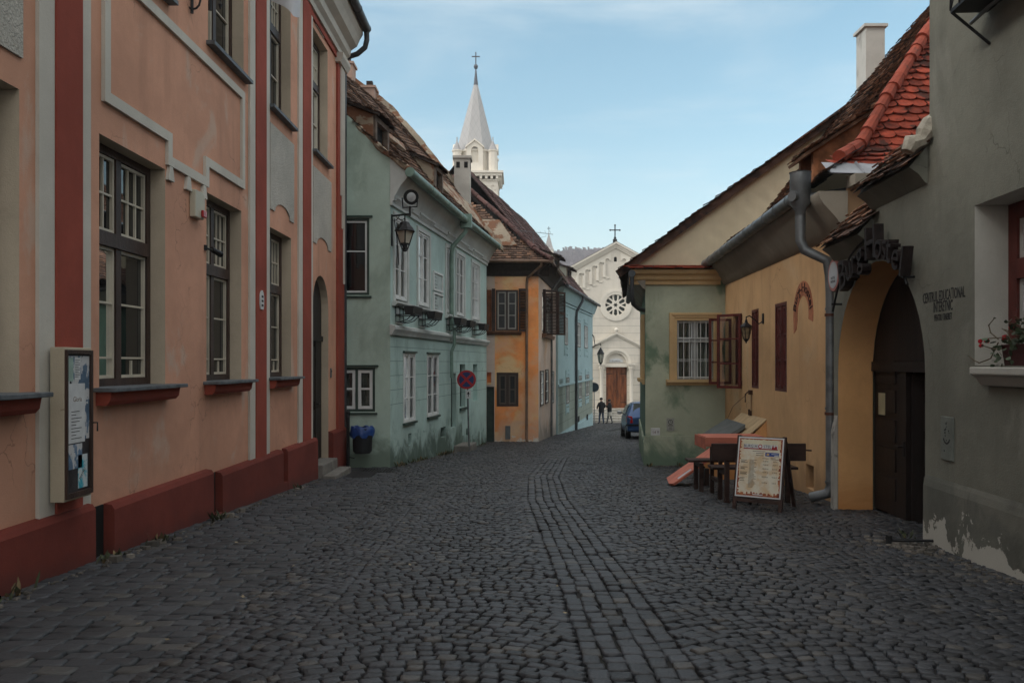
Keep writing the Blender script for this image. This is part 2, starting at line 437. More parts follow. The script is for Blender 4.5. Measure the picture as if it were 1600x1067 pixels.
PINKW = plaster('washed_pink_render', (.62,.50,.43), .1, [((.55,.32,.17), .5, .66, (1,1,.6,.9), .6)], damp=((.24,.21,.18), .7, 1.6, .8), peel=((.30,.26,.22), 1.1, 0, .58))
TEAL2 = plaster('blue_render', (.34,.455,.465), .07, streak=.15)
OLIVE = plaster('olive_beige_render', (.27,.30,.25), .08, grooves=(-1.1, .42, 2.0))
CHURCH = plaster('ivory_church_render', (.66,.605,.52), .05, grooves=(-1.7, .55, 5.2), streak=.22, bump=.15)
CHTRIM = plaster('ivory_church_trim', (.72,.665,.575), .05, streak=.12)
STONE = plaster('pale_steps_stone', (.36,.34,.30), .2, [((.14,.13,.11), .5, .7, (1,1,1,1.5), .7)])
OAK = M('red_brown_door_oak', (.20,.065,.028), .5, .5, 5, .2, 30, vec=(1,1,.2), c2=(.30,.10,.04))
SLATE = M('pale_grey_spire_slate', (.35,.34,.335), .6, .1, 8, .2)
SAGE = plaster('sage_render', (.42,.455,.345), .14, [((.115,.19,.125), .50, .64, (1,1,.8,.95), .85), ((.34,.33,.26), .55, .7, (1,1,.6,1.2), .5)],
               damp=((.085,.15,.105), .75, 1.5, .85), peel=((.16,.15,.12), .35, 0, .6))
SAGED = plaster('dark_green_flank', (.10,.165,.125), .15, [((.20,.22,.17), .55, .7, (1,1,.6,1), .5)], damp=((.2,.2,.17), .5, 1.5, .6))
GABLE = plaster('beige_gable_render', (.64,.565,.40), .08, [((.36,.33,.24), .55, .75, (1,1,.6,.6), .5)], streak=.15)
OCHRE = plaster('ochre_render', (.64,.40,.205), .10, [((.40,.235,.12), .52, .72, (1,1,.4,1), .5), ((.60,.44,.27), .52, .66, (1,1,.8,.8), .5)], damp=((.30,.17,.09), .55, 1.5, .6), streak=.35, cracks=.5)
GOLD = plaster('golden_trim', (.60,.42,.22), .1, [((.50,.24,.09), .55, .7, (1,1,.5,2), .6)])
SOFFIT = plaster('grey_soffit', (.30,.27,.22), .15)
GREY = plaster('grey_green_render', (.19,.19,.155), .14, [((.15,.15,.12), .52, .75, (1,1,.2,1.1), .5), ((.28,.275,.235), .56, .68, (1,1,.5,1.3), .55)], streak=.4, cracks=.5, bump=.4)
GREYP = plaster('dark_grey_plinth', (.125,.127,.108), .2, [((.19,.185,.155), .5, .66, (1,1,.7,1.6), .7)], peel=((.44,.43,.38), .70, 2.2, .24), streak=.3)
JAMB = plaster('orange_arch_reveal', (.68,.375,.16), .10, [((.40,.19,.075), .5, .7, (1,1,.5,1.2), .5)], damp=((.42,.17,.05), .5, 1.4, .7))
WJAMB = plaster('white_jamb', (.44,.43,.385), .1, streak=.3)
REDW = M('oxblood_window_paint', (.10,.022,.018), .45, .25, 6)
RUST = M('dark_sign_wood', (.014,.008,.007), .6, .35, 12, .3)
BENCH = M('dark_stained_bench', (.035,.018,.014), .5, .4, 9, .3, 40, vec=(.3,1,1))
REDWOOD = M('salmon_painted_wood', (.45,.14,.09), .6, .2, 6, .25, 40, vec=(.25,1,1), stains=[((.16,.05,.03), .6, .72, (.3,1,1,5), .8), ((.55,.45,.38), .66, .7, (.2,1,1,4), .7)])
RAWWOOD = M('bare_pale_wood', (.46,.34,.20), .7, .15, 5, .2, 40, vec=(.3,1,1))
PAPER = M('white_paper', (.55,.56,.56), .7, .08, 9)
PAPERB = M('torn_blue_paper', (.10,.16,.24), .7, .3, 6, stains=[((.5,.5,.5), .5, .53, (1,1,.5,9), 1), ((.02,.02,.025), .57, .6, (1,1,.6,7), 1)])
PAPERG = M('pale_green_paper', (.28,.38,.33), .7, .15, 9)
PAPERC = M('cyan_splash_paper', (.50,.55,.56), .7, .05, 9, stains=[((.03,.32,.42), .48, .58, (1,1,1,7), 1)])
INK = M('dark_ink', (.02,.02,.022), .7, .1)
INKR = M('red_ink', (.35,.02,.018), .7, .1)
SIGNR = M('sign_red', (.34,.014,.022), .4, .08)
SIGNB = M('sign_blue', (.012,.030,.115), .4, .08)
BLUEBAG = M('blue_plastic_bag', (.012,.05,.20), .35, .2, 9, .4, 12, .5)
LAMPG = M('frosted_lamp_glass', (.42,.40,.33), .3, .08)
CHROME = M('polished_reflector', (.5,.52,.53), .35, .1, 14, .3, 30, .5, .35)
CARB = M('blue_car_paint', (.035,.085,.21), .25, .08, 3, 0, 10, .6, .3)
TYRE = M('black_rubber', (.012,.012,.012), .8, .2)
REDLIGHT = M('red_lamp_lens', (.32,.008,.012), .2, .1, 4, 0)
CONC = M('rough_concrete', (.16,.15,.135), .9, .25, 5, .5, 25)
# ================================================================= LEFT SIDE OF THE STREET
# ---- salmon town house beside the camera
w = W((-3.6, 0), (-3.6, 17.0))                 # u is simply the distance along the street
town = thing('town_house', 'salmon two storey town house with oxblood pilasters and dark red plinth', 'house', (-3.6, 8, gz(8)))
GW = [(4.6,6.0),(7.145,8.48),(9.6,10.81),(12.0,13.18)]
UW = [(4.6,6.0),(7.145,8.48),(9.65,10.9),(12.0,13.15),(14.5,15.7)]
door = arch(14.55, 15.76, -.75, 2.58)
holes = [rect(a,b,1.38,3.57) for a,b in GW] + [rect(a,b,5.31,7.48) for a,b in UW] + [door]
mb = MB(); wall(mb, w, rect(-2,17,-1,8.0), holes, .30)
x0 = -3.6
mb.add([(x0,-2,-1),(-13,-2,-1),(-13,-2,8),(x0,-2,8)], [(0,1,2,3)]); mb.add([(-13,-2,-1),(-13,17,-1),(-13,17,8),(-13,-2,8)], [(0,1,2,3)])
mb.add([(x0,17,-1),(-13,17,-1),(-13,17,8.0),(x0,17,8.0)], [(0,1,2,3)])
build(mb, 'wall', [PINK, REVL], town)
for a, b in GW:
    window(town, w, a, b, 1.38, 3.57, -.20, BROWN, SASH, GLASS, 2, .075, .019, (2.73,.13), (3,[.5,.5]), (1,[.14,.44,.42]), 1, .10)
    s = MB(); s.wbox(w, a-.10, b+.09, -.19, .20, 1.352, 1.388); o = build(s, 'sill_slab', SILLM, town, bevel=.006)
    s = MB(); s.profile(w, a-.06, b+.05, [(0,1.235),(.09,1.235),(.12,1.27),(.135,1.35),(0,1.35)]); build(s, 'sill', DRED, town)
for a, b in UW:
    window(town, w, a, b, 5.31, 7.48, -.20, BROWN, SASH, GLASS, 2, .075, .019, (6.68,.13), (3,[.5,.5]), (1,[.5,.5]), 0, .10)
    s = MB(); s.wbox(w, a-.06, b+.09, -.19, .10, 5.275, 5.318); build(s, 'sill_slab', SILLM, town)
red = [(6.41,6.80),(11.30,11.76),(13.78,14.30),(16.42,17.0)]
for a, b in red:
    s = MB(); s.wbox(w, a, b, 0, .045, .2, 7.75); build(s, 'pilaster', DRED, town, bevel=.006)
for a, b in [(6.20,6.407),(6.803,6.95),(11.08,11.297),(11.763,11.95),(13.55,13.777),(14.303,14.46)]:
    s = MB(); s.wbox(w, a, b, 0, .03, .25, 7.75); build(s, 'pilaster_trim', CREAM, town)
s = MB()                                        # fluting and capital of the corner pilaster
for k in range(3): s.wbox(w, 16.60+.13*k, 16.67+.13*k, .045, .075, (4.94, 4.3, 3.2)[k], 7.55)
s.profile(w, 16.34, 17.06, [(0,7.52),(.10,7.52),(.16,7.62),(.16,7.70),(0,7.70)])
build(s, 'capital', CREAM, town)
s = MB(); B = .10                               # raised band round the panel over the first two windows
def band(u0,u1,z0,z1): s.wbox(w, u0, u1, 0, .035, z0, z1)
band(7.18,7.28,3.86,5.12); band(7.28,8.48,3.86,3.96); band(8.48,8.58,3.62,3.96); band(8.58,9.50,3.62,3.72); band(9.50,9.60,3.62,3.96)
band(9.60,10.86,3.86,3.96); band(10.76,10.86,3.96,5.12); band(7.28,10.76,5.02,5.12)
for u_ in (8.56, 9.02, 9.47): s.prism(w, [(u_-.035,3.615),(u_+.035,3.615),(u_+.075,3.47),(u_-.075,3.47)], 0, .034)
build(s, 'moulding', CREAM, town)
def cast_panel(u0, u1, z0, z1, bow):
    n = 8; m = (u0+u1)/2; r = (u1-u0)*.32
    p = [(u0,z0),(u0+.18*(u1-u0),z0)] + ([(m+r*math.cos(math.pi*(1-k/n)), z0+.16*math.sin(math.pi*k/n)) for k in range(n+1)] if bow else []) + [(u1-.18*(u1-u0),z0),(u1,z0),(u1,z1),(u0,z1)]
    s = MB(); s.prism(w, p, 0, .018); build(s, 'cast_panel', CASTP, town)
cast_panel(4.3,6.02,3.80,5.1,0); cast_panel(12.02,13.3,3.83,5.08,1); cast_panel(14.55,15.95,3.72,5.05,1)
cast_panel(14.75,15.35,7.58,7.74,0)
for u0, u1, zt in [(-2,6.90,.43),(7.22,9.58,.37),(9.86,12.42,.30),(12.66,14.55,.29),(15.76,16.98,.29)]:
    s = MB(); s.profile(w, u0, u1, [(0,-1.0),(.105,-1.0),(.095,zt-.04),(.07,zt),(0,zt+.012)]); build(s, 'plinth', PLIN, town)
for u0, u1, zt in [(9.58,9.86,-.16),(12.42,12.66,-.2)]:
    s = MB(); s.wbox(w, u0, u1, 0, .095, -1, zt); build(s, 'plinth', PLIN, town)
    s = MB(); s.wbox(w, u0+.001, u1-.001, 0, .008, zt, zt+.47); build(s, 'cellar_opening', BLACKHOLE, town)
s = MB(); s.wbox(w, 6.92, 7.20, 0, .01, -1, .38); build(s, 'drain_recess', BLACKHOLE, town)
s = MB()                                        # main cornice
s.profile(w, -2, 17.02, [(0,7.72),(.07,7.72),(.09,7.80),(.16,7.86),(.18,7.98),(.30,8.06),(.36,8.20),(.42,8.30),(.42,8.40),(0,8.40)])
build(s, 'cornice', CREAM, town)
s = MB(); s.profile(w, -2, 17.0, [(0,7.60),(.035,7.60),(.035,7.71),(0,7.71)]); build(s, 'frieze', DRED, town)
s = MB(); s.add([(-3.05,-2.2,8.42),(-3.05,17.1,8.42),(-8.4,17.1,12.6),(-8.4,-2.2,12.6),(-13.4,17.1,8.42),(-13.4,-2.2,8.42)], [(0,1,2,3),(3,2,4,5)])
s.add([(-3.05,17.1,8.41),(-8.4,17.1,12.59),(-13.4,17.1,8.41)], [(0,1,2)]); s.add([(-3.05,-2.2,8.41),(-8.4,-2.2,12.59),(-13.4,-2.2,8.41)], [(0,1,2)])
build(s, 'roof', TILED, town)
s = MB(); gutter(s, [(-3.10,-2,8.50),(-3.10,17.0,8.42)], .085); s.tube([(-3.10,16.97,8.40),(-3.10,17.02,8.2),(-3.14,17.03,8.05),(-3.30,17.06,7.93),(-3.56,17.08,7.85),(-3.62,17.09,7.6)], .055, 10)
s.tube([(-3.57,17.08,7.86),(-3.57,17.09,-.3)], .045, 10); build(s, 'gutter', DZINC, town, smooth=True)
d = MB()
d.prism(w, arch(14.56,15.75,-.18,2.575,.60), -.17, -.13)
for a,b,c,e in ((14.70,15.12,.05,.75),(15.20,15.62,.05,.75),(14.70,15.12,.9,1.9),(15.20,15.62,.9,1.9)): d.wbox(w, a, b, -.13, -.105, c, e)
d.wbox(w, 14.6, 15.72, -.13, -.09, 2.0, 2.1); d.wbox(w, 15.14, 15.18, -.13, -.09, -.18, 2.0)
o = build(d, 'door', GATEW, town); h = MB(); h.tube([w.P(15.2,-.105,.85),w.P(15.2,-.05,.85),w.P(15.28,-.05,.85)], .012, 8); build(h, 'handle', IRON, o)
s = MB(); s.wbox(w, 14.56, 15.75, -.28, .18, -.9, -.19); s.wbox(w, 14.5, 15.8, .19, .42, -.9, -.36)
build(s, 'doorstep', CONC, town, bevel=.02)
s = MB(); s.wbox(w, 14.75, 15.6, .50, .95, gz(15.2)+.01, gz(15.2)+.03); tag(build(s, 'door_mat', IRON, None, loc=w.P(15.2,.7,gz(15.2))), 'black door mat in front of the arched doorstep of the salmon house', 'mat')

# things on the salmon facade
t = thing('poster_cabinet', 'shallow beige notice cabinet with torn posters behind a dark frame', 'notice case', w.P(6.5,.05,.54))
s = MB(); s.wbox(w, 6.31, 6.71, .046, .155, .54, 1.72); build(s, 'case', plaster('cabinet_paint',(.46,.40,.30),.12,[((.10,.05,.03),.62,.7,(1,1,1,6),.8)]), t, bevel=.006)
s = MB()
for a in ((6.315,6.335,.56,1.70),(6.675,6.705,.56,1.70),(6.335,6.675,.56,.60),(6.335,6.675,1.67,1.70)): s.wbox(w, a[0],a[1],.156,.175,a[2],a[3])
build(s, 'frame', BROWN, t)
s = MB(); s.wbox(w, 6.335,6.675,.156,.158,.60,1.67); build(s, 'backing', M('dark_backing',(.03,.025,.027),.7,.4,8), t)
for k, (a,b,c,e,m) in enumerate([(6.345,6.43,1.46,1.64,PAPERG),(6.45,6.535,1.47,1.64,PAPER),(6.36,6.60,.98,1.44,PAPER),(6.345,6.67,1.0,1.655,PAPERB),(6.345,6.56,.78,.97,PAPERB),(6.50,6.64,.62,.88,PAPERC)]):
    s = MB(); s.wbox(w, a,b,.159,.1595+.0012*(k!=3)+.0006*(k==2),c,e); p = build(s, 'poster', m, t)
    if k == 2:
        text(p, 'Gloria', w, 6.49, 1.30, .1615, .055, M('brown_ink',(.12,.06,.02),.7), .9, .0003)
        s = MB()
        for q in range(9): s.wbox(w, 6.40, 6.40+(.12,.07,.15)[q%3], .1613,.1618, 1.22-.026*q, 1.226-.026*q)
        build(s, 'print_lines', INK, p)
    if k == 1:
        s = MB()
        for q in range(11): s.wbox(w, 6.455, 6.455+(.07,.05,.075)[q%3], .1608,.1614, 1.62-.013*q, 1.624-.013*q)
        build(s, 'print_lines', INK, p)
    if k == 5: text(p, 'TEATRU', w, 6.57, .72, .1612, .035, INK, .9, .0003, rot=.8)
s = MB(); s.tube([w.P(6.70,.17,1.12),w.P(6.72,.20,1.12),w.P(6.72,.20,1.05)], .007, 6); build(s, 'handle', IRON, t)

t = thing('alarm_box', 'small beige siren box with red lens high beside the second window', 'alarm', w.P(9.2,0,3.2))
s = MB(); s.prism(w, [(9.10,3.20),(9.34,3.20),(9.38,3.28),(9.38,3.46),(9.32,3.50),(9.10,3.50)], 0, .07); build(s, 'case', M('beige_plastic',(.45,.42,.33),.45,.05), t, bevel=.012)
s = MB(); s.wbox(w, 9.25, 9.36, .071, .10, 3.22, 3.30); build(s, 'lens', REDLIGHT, t, bevel=.01)
t = thing('security_camera', 'small black camera on a stub arm at the second window', 'camera', w.P(9.56,0,2.92))
s = MB(); s.lathe(w.P(9.55,.0,2.92), [(.03,-.03),(.03,.03)], 10); s.tube([w.P(9.55,0,2.92),w.P(9.60,.07,2.90)], .012, 8); build(s, 'arm', IRON, t)
s = MB(); s.tube([w.P(9.60,.06,2.91),w.P(9.76,.11,2.87)], [.030,.036], 12); build(s, 'body', IRON, t, smooth=True)
t = thing('number_plaque', 'narrow white upright plaque on the oxblood pilaster', 'plaque', w.P(11.5,.045,2.3))
s = MB(); s.prism(w, [(11.44,2.34),(11.56,2.34),(11.58,2.40),(11.58,2.52),(11.55,2.58),(11.45,2.58),(11.42,2.52),(11.42,2.40)], .046, .062); build(s, 'plate', PAPER, t)
s = MB(); s.wbox(w,11.47,11.53,.046,.062,2.58,2.60); build(s, 'top', PAPER, t)
s = MB()
for q in range(3): s.wbox(w, 11.46, 11.54, .063,.066, 2.38+.06*q, 2.41+.06*q)
build(s, 'lettering', INK, t)
t = thing('door_bell', 'tiny pale bell panel right of the arched doorway', 'bell', w.P(15.95,0,1.35))
s = MB(); s.wbox(w,15.90,15.98,0,.02,1.32,1.50); build(s, 'plate', ZINC, t); s = MB(); s.disc(w,15.94,1.44,.02,.028,.018,12); build(s, 'button', IRON, t)
t = thing('iron_bracket', 'wrought iron scroll bracket high on the salmon wall', 'bracket', w.P(9.1,0,5.4))
s = MB(); s.tube([w.P(9.1,.03,5.42),w.P(9.1,.03,6.4)], .018, 8); s.tube([w.P(9.1,.03,6.3),w.P(9.1,.75,6.3)], .016, 8)
s.tube([w.P(9.1,.03+.11*math.sin(a)*(1-a/9),5.55+.13*math.cos(a)*(1-a/9)) for a in [k*.5 for k in range(14)]], .011, 6)
s.tube([w.P(9.1,.05+.6*k/12+.05*math.sin(k*.9),5.6+.65*(k/12)**1.2) for k in range(13)], .013, 6); s.tube([w.P(9.1,.22,5.95),w.P(9.12,.22,5.46)], .020, 8)
s.tube([w.P(9.35,.25,6.3),w.P(9.35,.25,5.62)], .006, 6); s.lathe(w.P(9.35,.25,5.60), [(.006,.05),(.025,.02),(.006,-.03)], 8)
build(s, 'scrolls', IRON, t)
t = thing('flag', 'white flag hanging from a pole between upper windows of the salmon house', 'flag', w.P(11.55,.05,6.5))
s = MB(); s.tube([w.P(11.05,.04,6.6),w.P(10.85,1.0,7.9)], .018, 8); build(s, 'pole', BROWN, t)
s = MB(); n = 12; vs = []
for i in range(n+1):
    for j in range(n+1):
        a, b = i/n, j/n
        p = Vector(w.P(10.98-.12*a, .20+.66*a, 6.85+.90*a)); q = Vector(w.P(11.0+.05*a+.06*math.sin(6*a+2*b), .26+.46*a, 6.52-.48*a+.22*max(0,a-.72)*3))
        vs.append(p.lerp(q, b) + Vector((.05*math.sin(8*a+3*b), .06*math.sin(7*a)*b, 0)))
s.add(vs, [(i*(n+1)+j, i*(n+1)+j+1, (i+1)*(n+1)+j+1, (i+1)*(n+1)+j) for i in range(n) for j in range(n)])
build(s, 'cloth', M('white_cloth',(.62,.63,.66),.8,.05), t, smooth=True)

# ---- teal house
wt = W((-2.64, 17.15), (-1.07, 27.9)); ws = W((-9.2, 17.15), (-2.64, 17.15)); LT = wt.L
teal = thing('teal_house', 'teal plastered house with white framed upper windows and ragged tiled roof', 'house', (-2.64, 17.15, gz(17.15)))
def rz(pxa, pxb, ya, yb, W_=wt, d=0):
    """opening measured in the photograph -> (u0, u1, z0, z1) on its wall"""
    u0, u1 = W_.u(pxa, d), W_.u(pxb, d); m = (pxa+pxb)/2
    return u0, u1, W_.z(m, yb, d), W_.z(m, ya, d)
UPW = [rz(616,635.5,348,473), rz(652.5,670,364,483), rz(696.5,706.5,390,491), rz(712.5,725,398,497), rz(736.5,748,412,503)]
zb = sum(q[2] for q in UPW)/5; zt_ = sum(q[3] for q in UPW)/5
UPW = [(a,b,zb,zt_) for a,b,_,_ in UPW]
LOW = [rz(630,648,553,657), rz(667,684.5,553,651)]
zl0 = sum(q[2] for q in LOW)/2; zl1 = sum(q[3] for q in LOW)/2; LOW = [(a,b,zl0,zl1) for a,b,_,_ in LOW]
DO = rz(704.5,712.5,583,668); NI = [rz(718.5,727,569,636), rz(739,746,569,626)]; VE = [rz(638,643,677,695), rz(688.5,697,667,683), rz(728,731,669,680)]
zs = 2.28
mb = MB(); wall(mb, wt, rect(0,LT,zs,5.15), [rect(*q) for q in UPW], .14); build(mb, 'wall', [TEAL, TWHITE], teal)
mb = MB(); wall(mb, wt, rect(0,LT,-1.8,zs), [rect(*q) for q in LOW] + [rect(*DO)] + [rect(*q) for q in NI] + [rect(*q) for q in VE], .16); build(mb, 'wall', [TEALL, TEALL], teal)
for q in UPW:
    a,b,c,e = q
    window(teal, wt, a,b,c+.07,e, -.045, WHITE, WHITE, GLASSC, 2, .05, .022, None, low=(1,[.36,.34,.30]), mull=.04, curtain=M('pale_curtain',(.42,.36,.29),.9,.15,3))
    s = MB(); k = .10
    s.wbox(wt,a-k,a,0,.035,c-.02,e+k); s.wbox(wt,b,b+k,0,.035,c-.02,e+k); s.wbox(wt,a,b,0,.034,e,e+k); build(s, 'surround', TWHITE, teal)
    s = MB(); s.profile(wt, a-.16, b+.16, [(0,e+.24),(.05,e+.24),(.09,e+.30),(.13,e+.34),(.13,e+.38),(0,e+.40)]); build(s, 'hood', TWHITE, teal)
for q in LOW:
    a,b,c,e = q
    window(teal, wt, a,b,c,e, -.03, WHITE, WHITE, GLASSC, 2, .045, .022, None, low=(1,[.33,.34,.33]), mull=.03, curtain=M('grey_blind',(.10,.11,.11),.9,.2,3))
    s = MB(); s.wbox(wt,a-.04,b+.06,0,.05,e+.005,e+.05); s.wbox(wt,a-.04,b+.05,0,.06,c-.05,c-.005); build(s, 'sill', DGREEN, teal)
s = MB(); s.wbox(wt, DO[0],DO[1],-.15,-.11,DO[2],DO[3]); s.wbox(wt, DO[0]+.08,DO[1]-.08,-.11,-.10,DO[2]+.2,DO[2]+.9); s.wbox(wt, DO[0]+.08,DO[1]-.08,-.11,-.10,DO[2]+1.05,DO[3]-.15)
o = build(s, 'door', DGREEN, teal); s = MB(); s.tube([wt.P(DO[0]+.12,-.11,DO[2]+.95),wt.P(DO[0]+.12,-.05,DO[2]+.95)], .02, 8); build(s, 'handle', IRON, o)
s = MB(); s.wbox(wt, NI[0][0],NI[0][1],-.15,-.12,NI[0][2],NI[0][3]); build(s, 'shutter', DGREEN, teal)
s = MB(); s.wbox(wt, NI[0][0]-.05,NI[0][1]+.05,0,.06,NI[0][2]-.08,NI[0][2]-.01); build(s, 'sill', DGREEN, teal)
s = MB(); s.wbox(wt, NI[1][0],NI[1][1],-.15,-.14,NI[1][2],NI[1][3]); build(s, 'blind_niche', TEAL, teal)
for q in VE:
    s = MB(); s.wbox(wt, q[0],q[1],-.155,-.14,q[2],q[3]); build(s, 'vent', BLACKHOLE, teal)
for a,b,c,e in (rz(661,666,645,673), rz(722,724,655,680)):
    s = MB(); s.wbox(wt,a,b,0,.012,c,e); build(s, 'hatch_cover', TEAL, teal)
um = wt.u(700.5)
s = MB(); s.profile(wt, -.05, um-.06, [(0,2.18),(.05,2.18),(.08,2.24),(.12,2.30),(.12,2.36),(0,2.40)]); s.profile(wt, um+.06, LT, [(0,2.17),(.05,2.17),(.08,2.23),(.12,2.28),(.12,2.33),(0,2.37)]); build(s, 'string_course', TWHITE, teal)
s = MB(); s.profile(wt, UPW[0][0]-.16, UPW[1][1]+.35, [(0,zb-.10),(.06,zb-.10),(.13,zb-.04),(.13,zb),(0,zb)]); s.profile(wt, UPW[2][0]-.1, UPW[4][1]+.35, [(0,zb-.10),(.06,zb-.10),(.13,zb-.04),(.13,zb),(0,zb)]); build(s, 'sill', TWHITE, teal)
s = MB(); s.profile(wt, -.02, LT, [(0,4.85),(.05,4.85),(.05,4.93),(.09,4.96),(.09,5.02),(.14,5.10),(.22,5.24),(.30,5.33),(.36,5.40),(.38,5.51),(.2,5.72),(0,5.87)]); build(s, 'cornice', TWHITE, teal, smooth=True)
# side wall with two windows, closed box behind
US = rz(541,577,341,461,ws); LS = rz(539.5,586,574,643,ws); US = (US[0]-.25,US[1],US[2],US[3]); LS = (LS[0]-.15,LS[1],LS[2],LS[3])
out = [(0,-1.8),(ws.L,-1.8),(ws.L,5.87),(ws.L-.08,5.92),(ws.L-1.28,7.10),(ws.L-3.38,8.93),(ws.L-5.7,10.4),(0,10.4)]
mb = MB(); wall(mb, ws, out, [rect(*US), rect(*LS)], .14)
p = [(-2.64,17.15),(-1.07,27.9),(-9.4,28.4),(-9.2,17.15)]
for (a,b) in ((1,2),(2,3)): mb.add([(*p[a],-1.8),(*p[b],-1.8),(*p[b],12.3 if b!=1 else 5.4),(*p[a],5.4 if a==1 else 12.3)], [(0,1,2,3)])
build(mb, 'side_wall', [TEALS, TEALS], teal)
window(teal, ws, *US, -.06, DGREEN, WHITE, GLASS, 1, .05, .025, None, low=(1,[.58,.42]))
window(teal, ws, *LS, -.05, DGREEN, WHITE, GLASSC, 2, .05, .04, None, low=(1,[.52,.48]), curtain=M('dim_lace',(.13,.13,.12),.9,.4,6))
for q in (US, LS):
    s = MB(); s.wbox(ws,q[0]-.1,q[1]+.07,0,.05,q[3]+.01,q[3]+.05); s.wbox(ws,q[0]-.1,q[1]+.05,0,.04,q[2]-.06,q[2]-.02); build(s, 'lintel', DGREEN, teal)
# roof
inw = -wt.n
A_ = wt.P(-.10,.42,5.50); B_ = wt.P(LT+.1,.42,5.56)
slT = Slope(A_, B_, inw, [(0,0),(.5,.5),(1.7,2.2),(3.8,4.7),(6.2,6.7)], .05, 1, (.74,1.0))
DORM = [(.45,1.35,-.5),(4.95,5.75,-.32)]
def dhole(x, q):
    t = slT.t_of(q)
    return any(a+.05 < x-.1 < b-.05 and .95 < t < 1.5 for a,b,_ in DORM)
s = MB(); under(s, slT, 1); tiles(s, slT, .17, .155, 0, hole=dhole, jit=1.7)
rd = slT.P(0, slT.q[-1]-.02); re = slT.P(slT.L, slT.q[-1]-.02); bk = Vector((-7.5,0,-6.8))
s.add([rd, re, re+bk, rd+bk], [(0,1,2,3)], 1)
roofT = build(s, 'roof', [TILEB, BOARD], teal)
# broken mortar verge at the far end, chimney blocks, dormers
s = MB(); n = 26
pts = [slT.P(slT.L, slT.q[-1]*k/n, .05) for k in range(n+1)]
for a, b in zip(pts, pts[1:]):
    j = random.uniform(-.03,.05); s.hexa([a+Vector((.12,-.5,-.3)),a+Vector((.14,.22,-.3)),b+Vector((.14,.22,-.3)),b+Vector((.12,-.5,-.3)),a+Vector((.05,-.4,.03+j)),a+Vector((.06,.2,.03+j)),b+Vector((.06,.2,.03+j)),b+Vector((.05,-.4,.03+j))])
build(s, 'verge', MORTAR, teal)
s = MB(); pts=[slT.P(.06, .02+.2*k, -.02) for k in range(40)]; s.tube(pts, [.055+.02*math.sin(k*1.7) for k in range(40)], 8); build(s, 'verge', MORTAR, teal, smooth=True)
for nm, cx, cy, zb_, zt2, hw in (('chimney',-1.86,27.75,6.6,8.35,.26),('chimney',-5.75,28.0,10.4,11.55,.22),('chimney',-5.0,28.0,9.6,10.75,.2)):
    s = MB(); s.box((cx-hw,cy-.3,zb_),(cx+hw,cy+.3,zt2)); s.box((cx-hw-.05,cy-.35,zt2),(cx+hw+.05,cy+.35,zt2+.08)); c = build(s, 'chimney', plaster('chimney_render_%d'%int(cx*-10),(.42,.40,.36) if hw>.25 else (.36,.25,.20),.15,[((.12,.11,.10),.55,.7,(1,1,.4,2),.6)]), teal)
    if hw > .25:
        s = MB()
        for k in (-.13,.13): s.box((cx+k-.06,cy-.306,zt2-.32),(cx+k+.06,cy-.301,zt2-.12)); s.box((cx+.261,cy+k-.06,zt2-.32),(cx+.266,cy+k+.06,zt2-.12))
        build(s, 'flue_opening', BLACKHOLE, c)
    else:
        s = MB(); s.box((cx-.1,cy-.1,zt2+.08),(cx+.1,cy+.1,zt2+.3)); build(s, 'pot', BOARD, c)
def dormer(par, w_, u0, u1, d, zf0, zf1, back, tile, cheek, pitch=.36, prot=.16):
    """shed dormer: plastered cheeks, dark opening to the street, tiled lean-to roof"""
    zb2 = zf1 + pitch*back
    for u in (u1, u0):
        s = MB(); s.hexa([w_.P(u-.05,d,zf0),w_.P(u+.05,d,zf0),w_.P(u+.05,d-back,zf0+.1),w_.P(u-.05,d-back,zf0+.1),w_.P(u-.05,d,zf1),w_.P(u+.05,d,zf1),w_.P(u+.05,d-back,zb2),w_.P(u-.05,d-back,zb2)])
        o = build(s, 'dormer_cheek', cheek, par) if u == u1 else build(s, 'dormer_cheek', cheek, par)
    s = MB(); s.wbox(w_, u0+.05,u1-.05,d-.12,d-.08,zf0,zf1); build(s, 'opening', BLACKHOLE, o)
    s = MB()
    for a,b,c,e in ((u0-.04,u0+.08,zf0,zf1),(u1-.08,u1+.04,zf0,zf1),(u0,u1,zf1-.12,zf1-.01),(u0-.05,u1+.05,zf0-.08,zf0)): s.wbox(w_, a,b,d-.06,d+.05,c,e)
    build(s, 'dormer_frame', M('grey_old_wood',(.13,.10,.08),.9,.3,8) , o)
    sl = Slope(w_.P(u0-.12,d+prot,zf1-pitch*prot+.05), w_.P(u1+.12,d+prot,zf1-pitch*prot+.05), -w_.n, [(0,0),(back+prot,pitch*(back+prot))], .02, u0)
    s = MB(); under(s, sl, 1, nx=4); tiles(s, sl, .17, .14, 0, jit=1.6)
    n = 4
    for x in (0, sl.L): s.hexa([sl.P(x-.04,0,-.055),sl.P(x+.04,0,-.055),sl.P(x+.04,sl.q[-1],-.055),sl.P(x-.04,sl.q[-1],-.055),sl.P(x-.04,0,.0),sl.P(x+.04,0,.0),sl.P(x+.04,sl.q[-1],.0),sl.P(x-.04,sl.q[-1],.0)], 1)
    build(s, 'dormer_roof', [tile, BOARD], o)
    return o
for (u0,u1,d) in DORM: dormer(teal, wt, u0, u1, d, 6.2, 6.86, .95, TILEB, MORTAR, .42)
s = MB(); s.hexa([slT.P(6.6,1.5,.02),slT.P(10.2,.5,.02),slT.P(10.7,1.6,.02),slT.P(7.2,2.3,.02),slT.P(6.6,1.5,.10),slT.P(10.2,.5,.09),slT.P(10.7,1.6,.11),slT.P(7.2,2.3,.10)])
